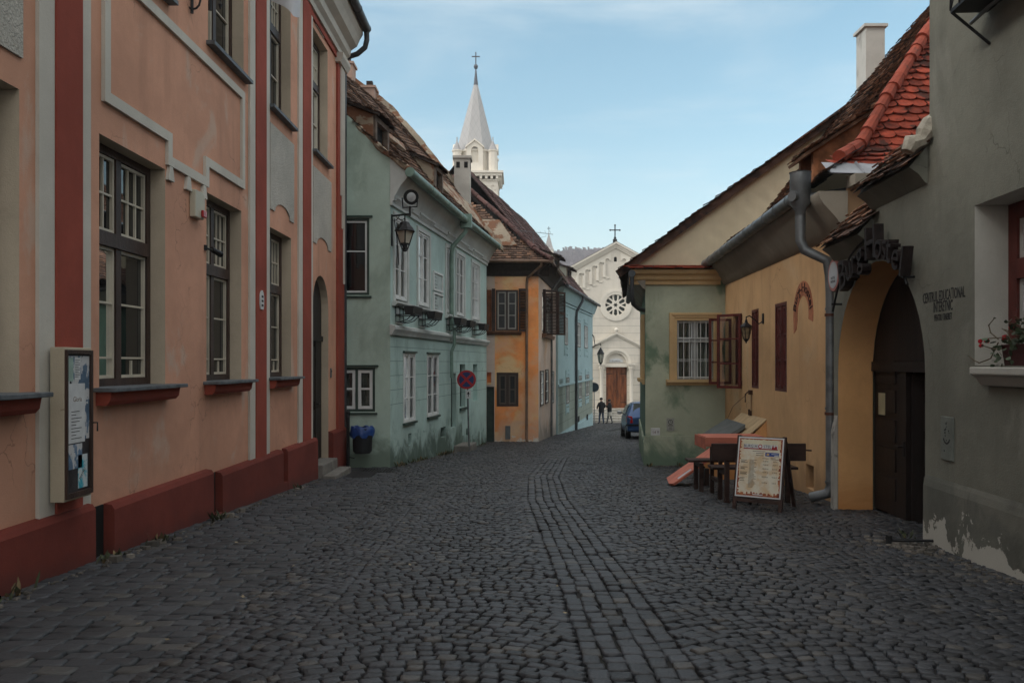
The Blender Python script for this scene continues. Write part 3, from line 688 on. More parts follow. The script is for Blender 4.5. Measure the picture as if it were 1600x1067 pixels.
build(s, 'mortar_patch', MORTAR, teal); s = MB(); s.hexa([slT.P(2.2,2.6,.02),slT.P(4.2,2.2,.02),slT.P(4.4,2.5,.02),slT.P(2.3,3.2,.02),slT.P(2.2,2.6,.09),slT.P(4.2,2.2,.09),slT.P(4.4,2.5,.10),slT.P(2.3,3.2,.08)])
build(s, 'mortar_patch', MORTAR, teal)
s = MB(); gutter(s, [wt.P(-.22,.47,5.47),wt.P(um+.1,.47,5.42)], .095, 0, 1.6); gutter(s, [wt.P(um+.1,.47,5.42),wt.P(LT+.1,.47,5.46)], .085, 0, 1.6)
c = Vector(wt.P(um+.1,.47,5.42)); s.box((c.x-.15,c.y-.15,c.z-.2),(c.x+.15,c.y+.15,c.z+.16))
s.tube([c+Vector((0,0,-.15)),c+Vector((-.02,0,-.3)),wt.P(um,.12,4.72),wt.P(um,.09,4.5),wt.P(um,.09,2.5)], .06, 12); s.tube([wt.P(um,.16,2.55),wt.P(um,.17,2.1),wt.P(um,.09,1.9),wt.P(um+.02,.09,1.2)], .045, 10)
build(s, 'gutter', TGREEN, teal, smooth=True)
# notice board of two framed sheets
a,b,c,e = rz(675.5,690,426,488)
t = thing('framed_notice', 'double white framed notice hanging beside the green downpipe', 'notice board', wt.P(a,0,c))
m_ = (c+e)/2
for z0,z1 in ((c,m_-.02),(m_+.02,e)):
    s = MB(); k=.05
    s.wbox(wt,a,a+k,.002,.05,z0,z1); s.wbox(wt,b-k,b,.002,.05,z0,z1); s.wbox(wt,a+k,b-k,.002,.049,z0,z0+k); s.wbox(wt,a+k,b-k,.002,.049,z1-k,z1); o = build(s, 'frame', WHITE, t)
    s = MB(); s.wbox(wt,a+k,b-k,.004,.02,z0+k,z1-k); build(s, 'sheet', M('faded_sheet',(.33,.40,.40),.4,.15,4), o)
    s = MB()
    for q in range(7): s.wbox(wt,a+k+.06,a+k+.06+(.3,.22,.34)[q%3],.0205,.0215,z1-k-.1-.09*q,z1-k-.08-.09*q)
    build(s, 'print_lines', M('faded_ink',(.18,.2,.2),.7), o)
# planter racks
pl = None
PLB = ['nearest', 'second', 'third', 'fourth', 'farthest']
for i, q in enumerate(UPW):
    u = q[0]
    if pl is None:
        u_ = u
        pl = thing('window_planter', '', 'planter', wt.P(u_,0,zb-.5), 'planters under the teal house upper windows')
        s = MB()
        for du in (.05,.35,.62):
            s.tube([wt.P(u_+du,.02,zb-.10),wt.P(u_+du,.02,zb-.42),wt.P(u_+du,.10,zb-.43),wt.P(u_+du,.26,zb-.38),wt.P(u_+du,.36,zb-.28)], .010, 6)
        for dz in (.10,.27,): s.tube([wt.P(u_+.05,.02,zb-dz),wt.P(u_+.62,.02,zb-dz)], .010, 6); s.tube([wt.P(u_+.05,.42,zb-dz),wt.P(u_+.62,.42,zb-dz)], .010, 6)
        for du in (.05,.62): s.tube([wt.P(u_+du,.02,zb-.10),wt.P(u_+du,.42,zb-.10)], .010, 6); s.tube([wt.P(u_+du,.02,zb-.27),wt.P(u_+du,.42,zb-.27)], .010, 6)
        build(s, 'rack', IRON, pl)
        s = MB(); s.profile(wt, u_-.02, u_+.7, [(.24,zb-.265),(.40,zb-.265),(.43,zb-.10),(.21,zb-.10)]); build(s, 'trough', IRON, pl)
        s = MB(); s.wbox(wt,u_+.08,u_+.6,.0,.02,zb-.46,zb-.42); s.wbox(wt,u_+.10,u_+.34,.0,.014,zb-.28,zb-.14); build(s, 'ledge', TWHITE, pl)
        o = pl
    else:
        o = copy_tree(pl); o.location = pl.location + Vector(wt.P(u,0,0)) - Vector(wt.P(u_,0,0))
    o['label'] = 'black trough on iron rack under %s upper window of the teal house' % ('the nearest','the second nearest','the middle','the second farthest','the farthest')[i]

# lantern and spotlight on one bracket at the teal corner
u0 = wt.u(598); zz = wt.z(598,330)
t = thing('wall_lantern', 'black four sided street lantern on a bracket at the teal house corner', 'lamp', wt.P(u0,0,zz))
arm = Vector((0.40,-.22,0)); b0 = Vector(wt.P(.05,.02,zz))
s = MB(); s.tube([b0, b0+arm], .02, 8); s.tube([b0+Vector((0,0,.03)), b0+Vector((0,0,-.62))], .018, 8)
s.tube([b0+Vector((0,0,-.05))+arm*.12, b0+arm*.2+Vector((0,0,-.25)), b0+arm*.28+Vector((0,0,-.7))+Vector((.02,0,0)), b0+arm*.38+Vector((0,0,-1.02))], .010, 6)
for k in (.15,.55): s.tube([b0+arm*k+Vector((.07*math.cos(a)*1,-.03*math.cos(a),-.05-.05*math.sin(a))) for a in [j*.5 for j in range(12)]], .008, 5)
lc = b0+arm*.72; s.tube([lc, lc+Vector((0,0,-.16))], .014, 8); build(s, 'bracket', IRON, t)
lc = lc + Vector((0,0,-.66))
s = MB(); s.lathe(lc, [(.04,.52),(.09,.50),(.12,.45),(.18,.385),(.195,.35),(.215,.33),(.215,.315),(.0,.315)], 8, 0, rot=R(22)); build(s, 'hood', IRON, t)
s = MB(); s.lathe(lc, [(.172,.316),(.085,.05)], 4, 0, rot=R(10)); build(s, 'pane', LAMPG, t)
s = MB()
for k in range(4):
    a = R(10)+k*math.pi/2; s.tube([lc+Vector((.176*math.cos(a),.176*math.sin(a),.316)), lc+Vector((.09*math.cos(a),.09*math.sin(a),.05)), lc+Vector((.05*math.cos(a),.05*math.sin(a),-.06))], .014, 6)
s.lathe(lc, [(.11,.07),(.11,.05),(.05,.04),(.045,-.06),(.06,-.08),(.02,-.10)], 8); build(s, 'frame', IRON, t)
t = thing('spotlight', 'round black floodlight with bright reflector above the teal corner lantern', 'floodlight', b0+arm)
e0 = b0+arm
s = MB(); s.tube([e0+Vector((0,0,-.04)), e0+Vector((0,0,.16))], .022, 8); s.tube([e0+Vector((-.165,.05,.34)),e0+Vector((-.15,.05,.14)),e0+Vector((.15,-.05,.14)),e0+Vector((.165,-.05,.34))], .014, 6); build(s, 'yoke', IRON, t)
hd = e0+Vector((0,.02,.36)); ax = Vector((.35,-.85,-.28)).normalized()
s = MB(); s.tube([hd-ax*.20, hd-ax*.12, hd+ax*.02, hd+ax*.10], [.06,.11,.145,.155], 18); build(s, 'housing', IRON, t, smooth=True)
s = MB(); s.tube([hd+ax*.101, hd+ax*.108], [.095,.07], 18); s.tube([hd+ax*.108, hd+ax*.114], [.06,.03], 12); build(s, 'reflector', CHROME, t, smooth=True)

# bin on a post, road sign, doorstep
bx = -3.2; by = 16.75; bz = gz(by)
t = thing('litter_bin', 'small dark bin with blue bag on a black post at the teal corner', 'bin', (bx,by,bz))
s = MB(); s.tube([(bx-.23,by,bz-.1),(bx-.23,by,bz+1.12)], .035, 10); s.lathe((bx-.23,by,bz+1.12), [(.04,0),(.045,.03),(.02,.07)], 10); s.tube([(bx-.23,by,bz+.25),(bx-.10,by,bz+.22)], .012, 6); build(s, 'post', IRON, t)
s = MB(); s.lathe((bx+.06,by,bz+.32), [(.15,0),(.19,.05),(.21,.48),(.22,.5),(.19,.5)], 16, sy=.8); build(s, 'bucket', M('dark_grey_plastic',(.025,.028,.03),.6,.15), t, smooth=True)
s = MB()
n = 22; vs = []
for i, (r, z) in enumerate([(.15,.85),(.20,.86),(.235,.80),(.24,.72),(.235,.66)]):
    for k in range(n): vs.append((bx+.06+(r+.02*math.sin(k*2.7+i))*math.cos(k*2*math.pi/n), by+(r*.8+.02*math.cos(k*1.9))*math.sin(k*2*math.pi/n), bz+z+.02*math.sin(k*1.7)*(1 if i<2 else 2.2)))
s.add(vs, [(i*n+k, i*n+(k+1)%n, (i+1)*n+(k+1)%n, (i+1)*n+k) for i in range(4) for k in range(n)]); build(s, 'bag', BLUEBAG, t, smooth=True)

sy = 23.0; sx = (733-CX)/F*sy; sz = gz(sy)
t = thing('no_stopping_sign', 'round blue and red no stopping sign on a leaning thin pole', 'road sign', (sx,sy,sz))
wsg = W((sx-.5-.07,sy-.02),(sx+.5-.07,sy-.02)); zc = CZ+(HY-593)*sy/F
s = MB(); s.tube([(sx,sy,sz-.1),(sx-.05,sy+.02,zc+.2)], .025, 10); build(s, 'pole', ZINC, t)
s = MB(); s.disc(wsg,.5,zc,.02,.035,.262,32); build(s, 'rim', SIGNR, t)
s = MB(); s.disc(wsg,.5,zc,.036,.040,.205,32); build(s, 'field', SIGNB, t)
s = MB()
for a in (R(45),R(-45)):
    ca, sa = math.cos(a), math.sin(a); e_ = .0005 if a < 0 else 0
    s.prism(wsg, [(.5+x*ca-y*sa, zc+x*sa+y*ca) for x,y in ((-.23,-.032),(.23,-.032),(.23,.032),(-.23,.032))], .041+e_, .044+e_)
build(s, 'cross', SIGNR, t)
s = MB(); s.wbox(wsg,.5-.02,.5+.12,.02,.03,zc-.52,zc-.29); p = build(s, 'plate', PAPER, t)
s = MB(); s.prism(wsg, [(.04+.5,zc-.47),(.06+.5,zc-.47),(.06+.5,zc-.40),(.09+.5,zc-.40),(.05+.5,zc-.32),(.01+.5,zc-.40),(.04+.5,zc-.40)], .031,.033); build(s, 'arrow', INK, p)
s = MB(); u = wt.u(712); s.wbox(wt,u-.25,u+.9,0,.42,gz(22.5)-.4,gz(22.5)+.14); tag(build(s, 'stone_step', CONC, None, loc=wt.P(u,.2,gz(22.5)), bevel=.03), 'grey stone step at the narrow door of the teal house', 'step')

# ---- orange house
xa, xb, yo = -1.14, .70, 29.0
wo = W((xa,yo),(xb,yo)); wo2 = W((xb,yo),(1.62,36.0))
orange = thing('orange_house', 'peeling orange house with dark louvred shutters and overhanging tiled roof', 'house', (xb,yo,gz(yo)))
UO = rz(774.5,809.5,453,517,wo); LO = rz(776,810,582,635,wo); DOo = rz(760,772.5,604,689,wo); NIo = rz(760.5,767.5,581.5,598,wo); UO2 = rz(755,768,455,520,wo)
us = wo.u(773)
mb = MB(); wall(mb, wo, rect(us,wo.L,-1.9,5.0), [rect(*UO), rect(*LO)], .12); build(mb, 'wall', [ORANGE, ORANGE], orange)
mb = MB(); wall(mb, wo, rect(0,us,-1.9,5.0), [rect(*NIo), rect(DOo[0],DOo[1]-.01,DOo[2]-.4,DOo[3])], .22)
mb.add([wo.P(NIo[0],-.21,NIo[2]),wo.P(NIo[1],-.21,NIo[2]),wo.P(NIo[1],-.21,NIo[3]),wo.P(NIo[0],-.21,NIo[3])], [(0,1,2,3)], 1)
build(mb, 'wall', [PINKW, ORANGE], orange)
SW = [rz(843.5,848.5,579,634,wo2), rz(851.5,856,577,630,wo2), rz(861,864.5,580,630,wo2)]; SU = rz(847,861,462,521,wo2)
mb = MB(); wall(mb, wo2, rect(0,wo2.L,-2.3,5.0), [rect(*q) for q in SW]+[rect(*SU)], .12)
back = [(xb,yo),(1.62,36.0),(-6.5,37.0),(-7.3,29.0),(xa,yo)]
for a,b in ((1,2),(2,3),(3,4)): mb.add([(*back[a],-2.3),(*back[b],-2.3),(*back[b],5.0),(*back[a],5.0)], [(0,1,2,3)])
build(mb, 'side_wall', [PINKW, PINKW], orange)
window(orange, wo, *UO, -.06, BROWN, M('grey_sash',(.30,.29,.26),.6), GLASSD, 2, .06, .03, None, low=(1,[.36,.34,.30]))
window(orange, wo, *LO, -.06, BROWN, M('brown_sash',(.10,.08,.065),.7), GLASSD, 2, .08, .035, None, low=(1,[.5,.5]))
for q in SW: window(orange, wo2, *q, -.01, BROWN, WHITE, GLASS, 1, .05, .03, None, low=(1,[.33,.34,.33]))
window(orange, wo2, *SU, -.05, BROWN, WHITE, GLASS, 2, .05, .03, None, low=(1,[.33,.34,.33]))
s = MB(); s.wbox(wo, DOo[0],DOo[1],-.2,-.16,DOo[2]-.3,DOo[3]); s.wbox(wo,DOo[0]+.05,DOo[1]-.05,-.16,-.14,DOo[2]+.2,DOo[3]-.2); o = build(s, 'door', DGREEN, orange); s = MB(); s.tube([wo.P(DOo[0]+.06,-.15,-.3),wo.P(DOo[0]+.06,-.08,-.3)], .02, 8); build(s, 'handle', IRON, o)
s = MB(); s.wbox(wo, NIo[0]-.0,NIo[1],.0,.03,NIo[2]-.06,NIo[2]-.005); build(s, 'sill', ORANGE, orange)
s = MB(); s.profile(wo, UO2[0]-.05, UO[1]+.12, [(0,UO[2]-.14),(.10,UO[2]-.12),(.14,UO[2]-.05),(.14,UO[2]-.01),(0,UO[2]-.01)]); build(s, 'sill', M('brown_sill',(.12,.055,.03),.8,.2), orange)
def shutter(par, P00, across, z0, z1):
    """louvred shutter leaf standing on the line P00 -> P00+across"""
    wl = W((P00[0],P00[1]),(P00[0]+across[0],P00[1]+across[1])); s = MB(); L = wl.L
    s.wbox(wl,0,.06,-.02,.02,z0,z1); s.wbox(wl,L-.06,L,-.02,.02,z0,z1); s.wbox(wl,.06,L-.06,-.02,.019,z0,z0+.08); s.wbox(wl,.06,L-.06,-.02,.019,z1-.08,z1); s.wbox(wl,.06,L-.06,-.02,.019,(z0+z1)/2-.04,(z0+z1)/2+.04)
    n = int((z1-z0-.16)/.055)
    for k in range(n):
        z = z0+.09+k*(z1-z0-.2)/n; s.hexa([wl.P(.06,-.016,z),wl.P(L-.06,-.016,z),wl.P(L-.06,.014,z+.035),wl.P(.06,.014,z+.035),wl.P(.06,-.016,z+.008),wl.P(L-.06,-.016,z+.008),wl.P(L-.06,.014,z+.043),wl.P(.06,.014,z+.043)])
    build(s, 'shutter', BENCH, par)
P = wo.P
shutter(orange, P(UO[1]+.02,.05,0)[:2], (.33,-.02), UO[2]-.02, UO[3]+.04)
shutter(orange, P(UO[0]-.13,.05,0)[:2], (.12,.0), UO[2]-.02, UO[3]+.04)
shutter(orange, P(wo.u(753)-.0,.06,0)[:2], (.17,-.05), UO[2]-.06, UO[3]+.06)
s = MB(); s.wbox(wo, UO[0]-.34,UO[0]-.14,0,.04,UO[2],UO[3]); build(s, 'shutter_board', M('orange_brown_board',(.16,.06,.025),.8,.3,6), orange)
q = Vector(wo2.P(SU[0]+.02,.03,0)); shutter(orange, (q.x,q.y), (.10,-.02), SU[2]-.1, SU[3]+.1)
q = Vector(wo2.P(SU[0]+.25,.05,0)); shutter(orange, (q.x,q.y), (.50,.22), SU[2]-.1, SU[3]+.1); shutter(orange, (q.x+.52,q.y+.25), (.28,.30), SU[2]-.1, SU[3]+.05)
s = MB(); s.profile(wo2, SU[0]-.1, SU[1]+.2, [(0,SU[2]-.2),(.12,SU[2]-.2),(.16,SU[2]-.06),(0,SU[2]-.06)]); build(s, 'sill', M('brown_sill_block',(.16,.08,.045),.8,.2), orange)
a,b,c,e = rz(789.5,797.5,665,686,wo); s = MB(); s.wbox(wo,a,b,0,.05,c,e); tag(build(s,'meter_box',ZINC,None,loc=wo.P(a,0,c),bevel=.01), 'small grey meter box low on the orange front wall', 'meter box')
# roof: hipped at the street corner, deep boarded eaves
ez = 5.12; ov = .42
e1 = (-7.0, yo-ov, ez+.0); e2 = (xb+ov-.02, yo-ov, ez); e3 = (1.62+ov, 36.2, ez+.05)
f1 = Slope(e1, e2, (0,1), [(0,0),(.7,.45),(4.2,3.78)], .05, 4); f2 = Slope(e2, e3, (-1,.133), [(0,0),(.7,.45),(4.2,3.78)], .05, 6)
s = MB()
under(s, f1, 1, lambda t: (0, max(.1, f1.L - t*1.0)))
tiles(s, f1, .18, .16, 0, clip=lambda x,t: x < f1.L - t + .05, jit=1.5)
under(s, f2, 1, lambda t: (min(t*.9, f2.L-.1), f2.L))
tiles(s, f2, .18, .16, 2, clip=lambda x,t: x > t*.9 - .05, jit=1.5)
s.box((-7.2,29.2,4.95),(1.4,35.9,5.0),1)
rf = build(s, 'roof', [TILEB, BOARD, TILED], orange)
s = MB(); ridge_tiles(s, [f2.P(t*.9, f2.q[0]+tq, .06) for t, tq in ((0,0),(.7,.83),(2.2,2.90),(4.2,5.65))], .085, .34); build(s, 'hip_tiles', TILED, rf)
s = MB(); s.profile(wo, -.2, wo.L+.36, [(0,4.62),(.05,4.62),(.10,4.80),(.36,5.02),(.36,5.09),(0,5.09)]); s.profile(wo2, -.36, wo2.L, [(0,4.62),(.05,4.62),(.10,4.80),(.36,5.02),(.36,5.09),(0,5.09)]); build(s, 'eaves_boards', BOARD, orange)
s = MB(); s.hexa([f1.P(5.6,1.0,.01),f1.P(6.95,1.0,.01),f1.P(6.3,2.5,.01),f1.P(5.4,2.6,.01),f1.P(5.6,1.0,.09),f1.P(6.95,1.0,.09),f1.P(6.3,2.5,.12),f1.P(5.4,2.6,.12)]); build(s, 'mortar_patch', MORTAR, orange)
s = MB(); gutter(s, [(xa-.1,yo-ov-.04,ez-.03),(xb+ov-.05,yo-ov-.04,ez-.04)], .055, 0, 1.2); gutter(s, [(xb+ov+.02,yo-ov,ez-.04),(1.62+ov+.04,36.1,ez+.0)], .055, 0, 1.4)
ud = wo.u(823); s.tube([(xb+.10,yo-ov-.04,ez-.06),(xb+.08,yo-ov-.02,ez-.18),wo.P(ud+.02,.08,4.55),wo.P(ud,.07,4.3),wo.P(ud,.07,gz(29)+.1),wo.P(ud+.02,.16,gz(29)+.02)], .048, 10); build(s, 'gutter', M('copper_brown_pipe',(.14,.085,.055),.6,.25,5), orange, smooth=True)
s = MB(); u = wo2.u(859); s.tube([wo2.P(u,.5,5.05),wo2.P(u,.08,4.5),wo2.P(u,.07,gz(33))], .045, 8); build(s, 'downpipe', ZINC, orange, smooth=True)
# aerial
ax_, ay = .55, 31.0; az = CZ+(HY-395)*ay/F
t = thing('tv_aerial', 'thin rooftop television aerial above the orange house', 'aerial', (ax_,ay,az-.2))
ztop = CZ+(HY-362)*ay/F
s = MB(); s.tube([(ax_,ay,az-1.0),(ax_,ay,ztop)], .014, 6); build(s, 'mast', ZINC, t)
s = MB(); s.tube([(ax_-.5,ay-.1,ztop+.03),(ax_+.75,ay+.15,ztop-.08)], .010, 6)
for k in range(7): x = -.45+.18*k; s.tube([(ax_+x-.03,ay-.35,ztop-.02),(ax_+x+.03,ay+.35,ztop+.0)], .006, 5)
s.tube([(ax_,ay,ztop-.3),(ax_+.5,ay+.1,ztop-.15)], .006, 5); s.tube([(ax_-.35,ay,ztop-.45),(ax_+.25,ay,ztop-.12)], .006, 5); build(s, 'elements', ZINC, t)

# ---- blue house at the bend
wb = W((1.72,36.1),(4.64,52.0)); LB = wb.L
blue = thing('blue_house', 'pale blue house with olive ground floor and dormers at the street bend', 'house', (1.72,36.1,gz(36)))
UB = [rz(881.5,886,500,539,wb), rz(901,906.3,504,543,wb), rz(912.5,917.3,507,544,wb)]; LBW = [rz(884,888.3,590,628,wb), rz(903.5,908,587,622,wb), rz(914.5,919.5,585.5,621,wb)]
DB = rz(874,880,592,667,wb); zsb = .62; zpl = -1.05; VB = [rz(902,904.5,650,659,wb), rz(916,918,647,656,wb)]
for L_ in (UB, LBW):
    z0 = sum(q[2] for q in L_)/3; z1 = sum(q[3] for q in L_)/3
    for i, q in enumerate(L_): L_[i] = (q[0],q[1],z0,z1)
mb = MB(); wall(mb, wb, [(0,zsb),(LB,zsb),(LB,5.0),(0,4.7)], [rect(*q) for q in UB], .1); build(mb, 'wall', [TEAL2,TEAL2], blue)
mb = MB(); wall(mb, wb, rect(0,LB,-1.5,zsb), [rect(*q) for q in LBW]+[rect(DB[0],DB[1],-1.49,DB[3])], .1); build(mb, 'wall', [OLIVE,TEAL2], blue)
mb = MB(); wall(mb, wb, rect(0,LB,-3.2,-1.5), [], .1)
pb = [(1.72,36.1),(4.64,52.0),(-4.2,53.6),(-7.1,37.7)]
for a,b in ((1,2),(2,3),(3,0)): mb.add([(*pb[a],-3.2),(*pb[b],-3.2),(*pb[b],5.0),(*pb[a],5.0)], [(0,1,2,3)])
gm = Vector(((4.64-4.2)/2,52.8)); mb.add([(4.64,52.0,5.0),(-4.2,53.6,5.0),(gm.x,gm.y,8.4)], [(0,1,2)]); gm2 = Vector(((1.72-7.1)/2,36.9)); mb.add([(1.72,36.1,5.0),(-7.1,37.7,5.0),(gm2.x,gm2.y,8.4)], [(0,1,2)])
build(mb, 'base_wall', TEAL2, blue)
s = MB(); s.wbox(wb,0,LB,0,.03,-3.2,-1.62); build(s, 'plinth', TEAL2, blue)
for q in UB+LBW:
    window(blue, wb, *q, -.004, M('brown_grey_frame',(.20,.17,.15),.7), WHITE, GLASS, 2, .06, .03, None, low=(1,[.5,.5]))
    a,b,c,e = q; s = MB(); k=.09
    for x in ((a-k,a,c-.5,e+.35),(b,b+k,c-.5,e+.35),(a,b,e+.02,e+.10),(a,b,c-.12,c-.02)): s.wbox(wb,x[0],x[1],0,.025+.001*(x[0]==a),x[2],x[3])
    s.wbox(wb,a+.05,b-.05,0,.03,c-.42,c-.2); s.wbox(wb,a+.05,b-.05,0,.03,e+.16,e+.32); build(s, 'surround', TEAL2, blue)
for q in VB:
    s = MB(); s.wbox(wb,q[0],q[1],.03,.036,q[2],q[3]); build(s, 'vent', BLACKHOLE, blue)
s = MB(); s.wbox(wb,DB[0],DB[1],-.09,-.06,DB[2],DB[3]); s.wbox(wb,DB[0]+.12,DB[1]-.12,-.06,-.04,DB[2]+.25,DB[2]+1.2); build(s, 'door', M('teal_door',(.11,.20,.20),.5), blue)
s = MB(); s.hexa([wb.P(0,.0,4.35),wb.P(LB,.0,4.6),wb.P(LB,.10,4.6),wb.P(0,.10,4.35),wb.P(0,.0,4.9),wb.P(LB,.0,5.16),wb.P(LB,.32,5.16),wb.P(0,.32,4.9)])
s.hexa([wb.P(0,.0,4.22),wb.P(LB,.0,4.47),wb.P(LB,.06,4.47),wb.P(0,.06,4.22),wb.P(0,.0,4.30),wb.P(LB,.0,4.55),wb.P(LB,.06,4.55),wb.P(0,.06,4.30)]); s.wbox(wb,0,LB,0,.05,zsb-.06,zsb+.04); build(s, 'cornice', TEAL2, blue)
slB = Slope(wb.P(-.5,.34,4.96), wb.P(LB+.3,.34,5.22), -wb.n, [(0,0),(.6,.45),(4.7,5.5)], .04, 3)
s = MB(); under(s, slB, 1); tiles(s, slB, .26, .22, 0, jit=1.2)
ra = slB.P(0,slB.q[-1]-.02); rb = slB.P(slB.L,slB.q[-1]-.02); dn = -wb.n*4.4; dn = Vector((dn.x,dn.y,-5.2)); s.add([ra,rb,rb+dn,ra+dn],[(0,1,2,3)],1)
rfB = build(s, 'roof', [TILED, BOARD], blue)
for pxa_, d_ in ((5.0,-.9),(10.2,-.9)): dormer(blue, wb, pxa_, pxa_+1.9, d_, 6.0, 6.95, 1.6, TILED, plaster('pale_dormer_%d'%int(pxa_),(.34,.35,.29),.1), .30, .35)
c = Vector(wb.P(13.2,-2.0,0)); s = MB(); zc2 = CZ+(HY-412)*c.y/F; s.box((c.x-.3,c.y-.3,6.0),(c.x+.3,c.y+.3,zc2-.25)); s.box((c.x-.36,c.y-.36,zc2-.25),(c.x+.36,c.y+.36,zc2)); build(s, 'chimney', IRON, blue)
s = MB(); gutter(s, [wb.P(-.3,.42,4.92),wb.P(LB+.3,.42,5.18)], .075, 0, 2); ug = wb.u(897.5); s.tube([wb.P(ug+.4,.42,4.95),wb.P(ug+.3,.38,4.75),wb.P(ug,.12,4.2),wb.P(ug,.10,3.9),wb.P(ug,.10,gz(43))], .07, 10); build(s, 'gutter', DZINC, blue, smooth=True)
# lantern on a long scroll bracket at the far corner
lx = (938.5-CX)/F*51.5; ly = 51.5; lz = CZ+(HY-568)*ly/F
t = thing('corner_lantern', 'black hexagonal lantern on a scrolled bracket before the church', 'lamp', (lx,ly,lz))
s = MB(); zt3 = lz+1.35; q = Vector(wb.P(LB-.3,0,zt3)); s.tube([q+Vector((0,0,.45)), q+Vector((.1,-.05,.3)), (lx-.35,ly,zt3-.25), (lx,ly,zt3-.1), (lx,ly,lz+1.1)], .035, 6); s.tube([q+Vector((0,0,-.35)), q+Vector((.25,0,-.2)), (lx-.3,ly,zt3-.2)], .03, 6); build(s, 'bracket', IRON, t)
s = MB(); s.lathe((lx,ly,lz), [(.03,1.0),(.07,.90),(.10,.87),(.20,.66),(.225,.61),(.225,.59),(.15,.58)], 6); build(s, 'hood', IRON, t)
s = MB(); s.lathe((lx,ly,lz), [(.185,.6),(.105,.06)], 6); build(s, 'pane', LAMPG, t)
s = MB(); s.lathe((lx,ly,lz), [(.115,.08),(.07,.0),(.03,-.08)], 6)
for k in range(6):
    a = k*math.pi/3; s.tube([(lx+.19*math.cos(a),ly+.19*math.sin(a),lz+.6),(lx+.11*math.cos(a),ly+.11*math.sin(a),lz+.05)], .018, 5)
build(s, 'frame', IRON, t)
dx, dy = (928.5-CX)/F*52.6, 52.6; dz = CZ+(HY-605)*dy/F
t = thing('round_traffic_sign', 'dark round road sign seen edgewise beside the church front', 'road sign', (dx,dy,gz(dy)))
wd = W((dx-.6,dy),(dx+.6,dy)); s = MB(); s.tube([(dx,dy+.04,gz(dy)-.1),(dx,dy+.04,dz+.3)], .03, 8); build(s, 'pole', ZINC, t)
s = MB(); s.disc(wd,.6,dz,0,.02,.30,24); build(s, 'disc', M('dark_sign_back',(.02,.035,.045),.5), t)
# ================================================================= RIGHT SIDE OF THE STREET
def rz2(W_, pxa, pxb, ya, yb, d=0): return rz(pxa, pxb, ya, yb, W_, d)
# ---- sage green house end with the beige gable
wg = W((2.70,17.7),(4.44,17.7)); wf = W((3.70,25.3),(2.70,17.7))
sage = thing('sage_house', 'sage green house end with barred window under a tall beige gable', 'house', (2.70,17.7,gz(17.7)))
QG = rz2(wg,1057.5,1114.5,501,592.5)
mb = MB(); wall(mb, wg, rect(0,wg.L,-1.6,3.35), [rect(*QG)], .14); build(mb, 'wall', [SAGE,SAGE], sage)
qf = (wf.L-1.9, wf.L-.75, QG[2], QG[3])
mb = MB(); wall(mb, wf, rect(0,wf.L,-2.0,3.35), [rect(*qf)], .14)
mb.add([(3.7,25.3,-2),(11,25.3,-2),(11,25.3,3.4),(3.7,25.3,3.4)],[(0,1,2,3)]); build(mb, 'side_wall', [SAGED,SAGED], sage)
s = MB(); s.wbox(wg,-.03,wg.L,0,.035,-1.6,.05); s.wbox(wf,0,wf.L,0,.035,-2,-.1); build(s, 'plinth', SAGE, sage)
def gold_frame(w_, q, k=.165):
    a,b,c,e = q; s = MB()
    for i,(f0,f1,dd) in enumerate(((0,.33,.075),(.33,.66,.055),(.66,1,.04))):
        i0, i1 = k*(1-f1), k*(1-f0)   # outer ring stands proudest
        i0, i1 = k*(1-f1), k*(1-f0)
        s.wbox(w_,a-i1,a-i0,0,dd,c,e+i1); s.wbox(w_,b+i0,b+i1,0,dd,c,e+i1); s.wbox(w_,a-i0,b+i0,0,dd-.001,e+i0,e+i1)
    o = build(s,'surround',GOLD,sage,bevel=.006)
    s = MB(); s.profile(w_, a-k-.07, b+k+.07, [(0,c-.125),(.05,c-.125),(.07,c-.07),(.15,c-.06),(.15,c-.002),(0,c-.002)]); build(s,'sill',GOLD,sage)
gold_frame(wg,QG); gold_frame(wf,qf)
window(sage, wg, *QG, -.09, M('dull_white_frame',(.30,.31,.30),.6), WHITE, GLASSC, 2, .03, .012, (QG[2]+.84,.06), (1,[1]), (1,[.45,.55]), curtain=M('grey_net_curtain',(.20,.22,.19),.9,.35,5,vec=(6,1,.3)), mull=.10)
window(sage, wf, *qf, -.09, WHITE, WHITE, GLASS, 2, .05, .02)
s = MB(); a,b,c,e = QG
for k in range(7): x = a+.03+(b-a-.06)*k/6; s.tube([wg.P(x,-.015,c+.005),wg.P(x,-.015,e-.005)], .0085, 6)
for z in (c+.04,c+.42,c+.80,c+.87,e-.02): s.tube([wg.P(a+.005,-.005,z),wg.P(b-.005,-.005,z)], .0085, 6)
build(s, 'window_bars', WHITE, sage)
# cornice, its tile ledge and gable
s = MB(); pr = [(0,3.26),(.05,3.26),(.06,3.33),(.12,3.37),(.14,3.45),(.22,3.48),(.26,3.56),(0,3.56)]
s.profile(wg,-.34,wg.L-.15,pr); build(s,'cornice',GOLD,sage,bevel=.004)
s = MB(); s.profile(wf,0,wf.L+.1,[(0,3.15),(.05,3.18),(.24,3.42),(.24,3.50),(0,3.50)]); build(s,'eave_soffit',SOFFIT,sage)
slL = Slope((2.30,17.38,3.57),(4.02,17.38,3.57),(0,1),[(0,0),(.5,.13)],.0,2); s = MB(); under(s,slL,1,nx=4); tiles(s,slL,.16,.22,0,jit=1.2); build(s,'tile_ledge',[RIDGE,BOARD],sage)
yg = 17.86; wgb = W((2.2,yg),(13,yg)); T36 = math.tan(R(35.6))
gx0, gz0 = 2.28, 3.55; ridgex = 8.9
def vz(x): return gz0 + (x-gx0)*T36
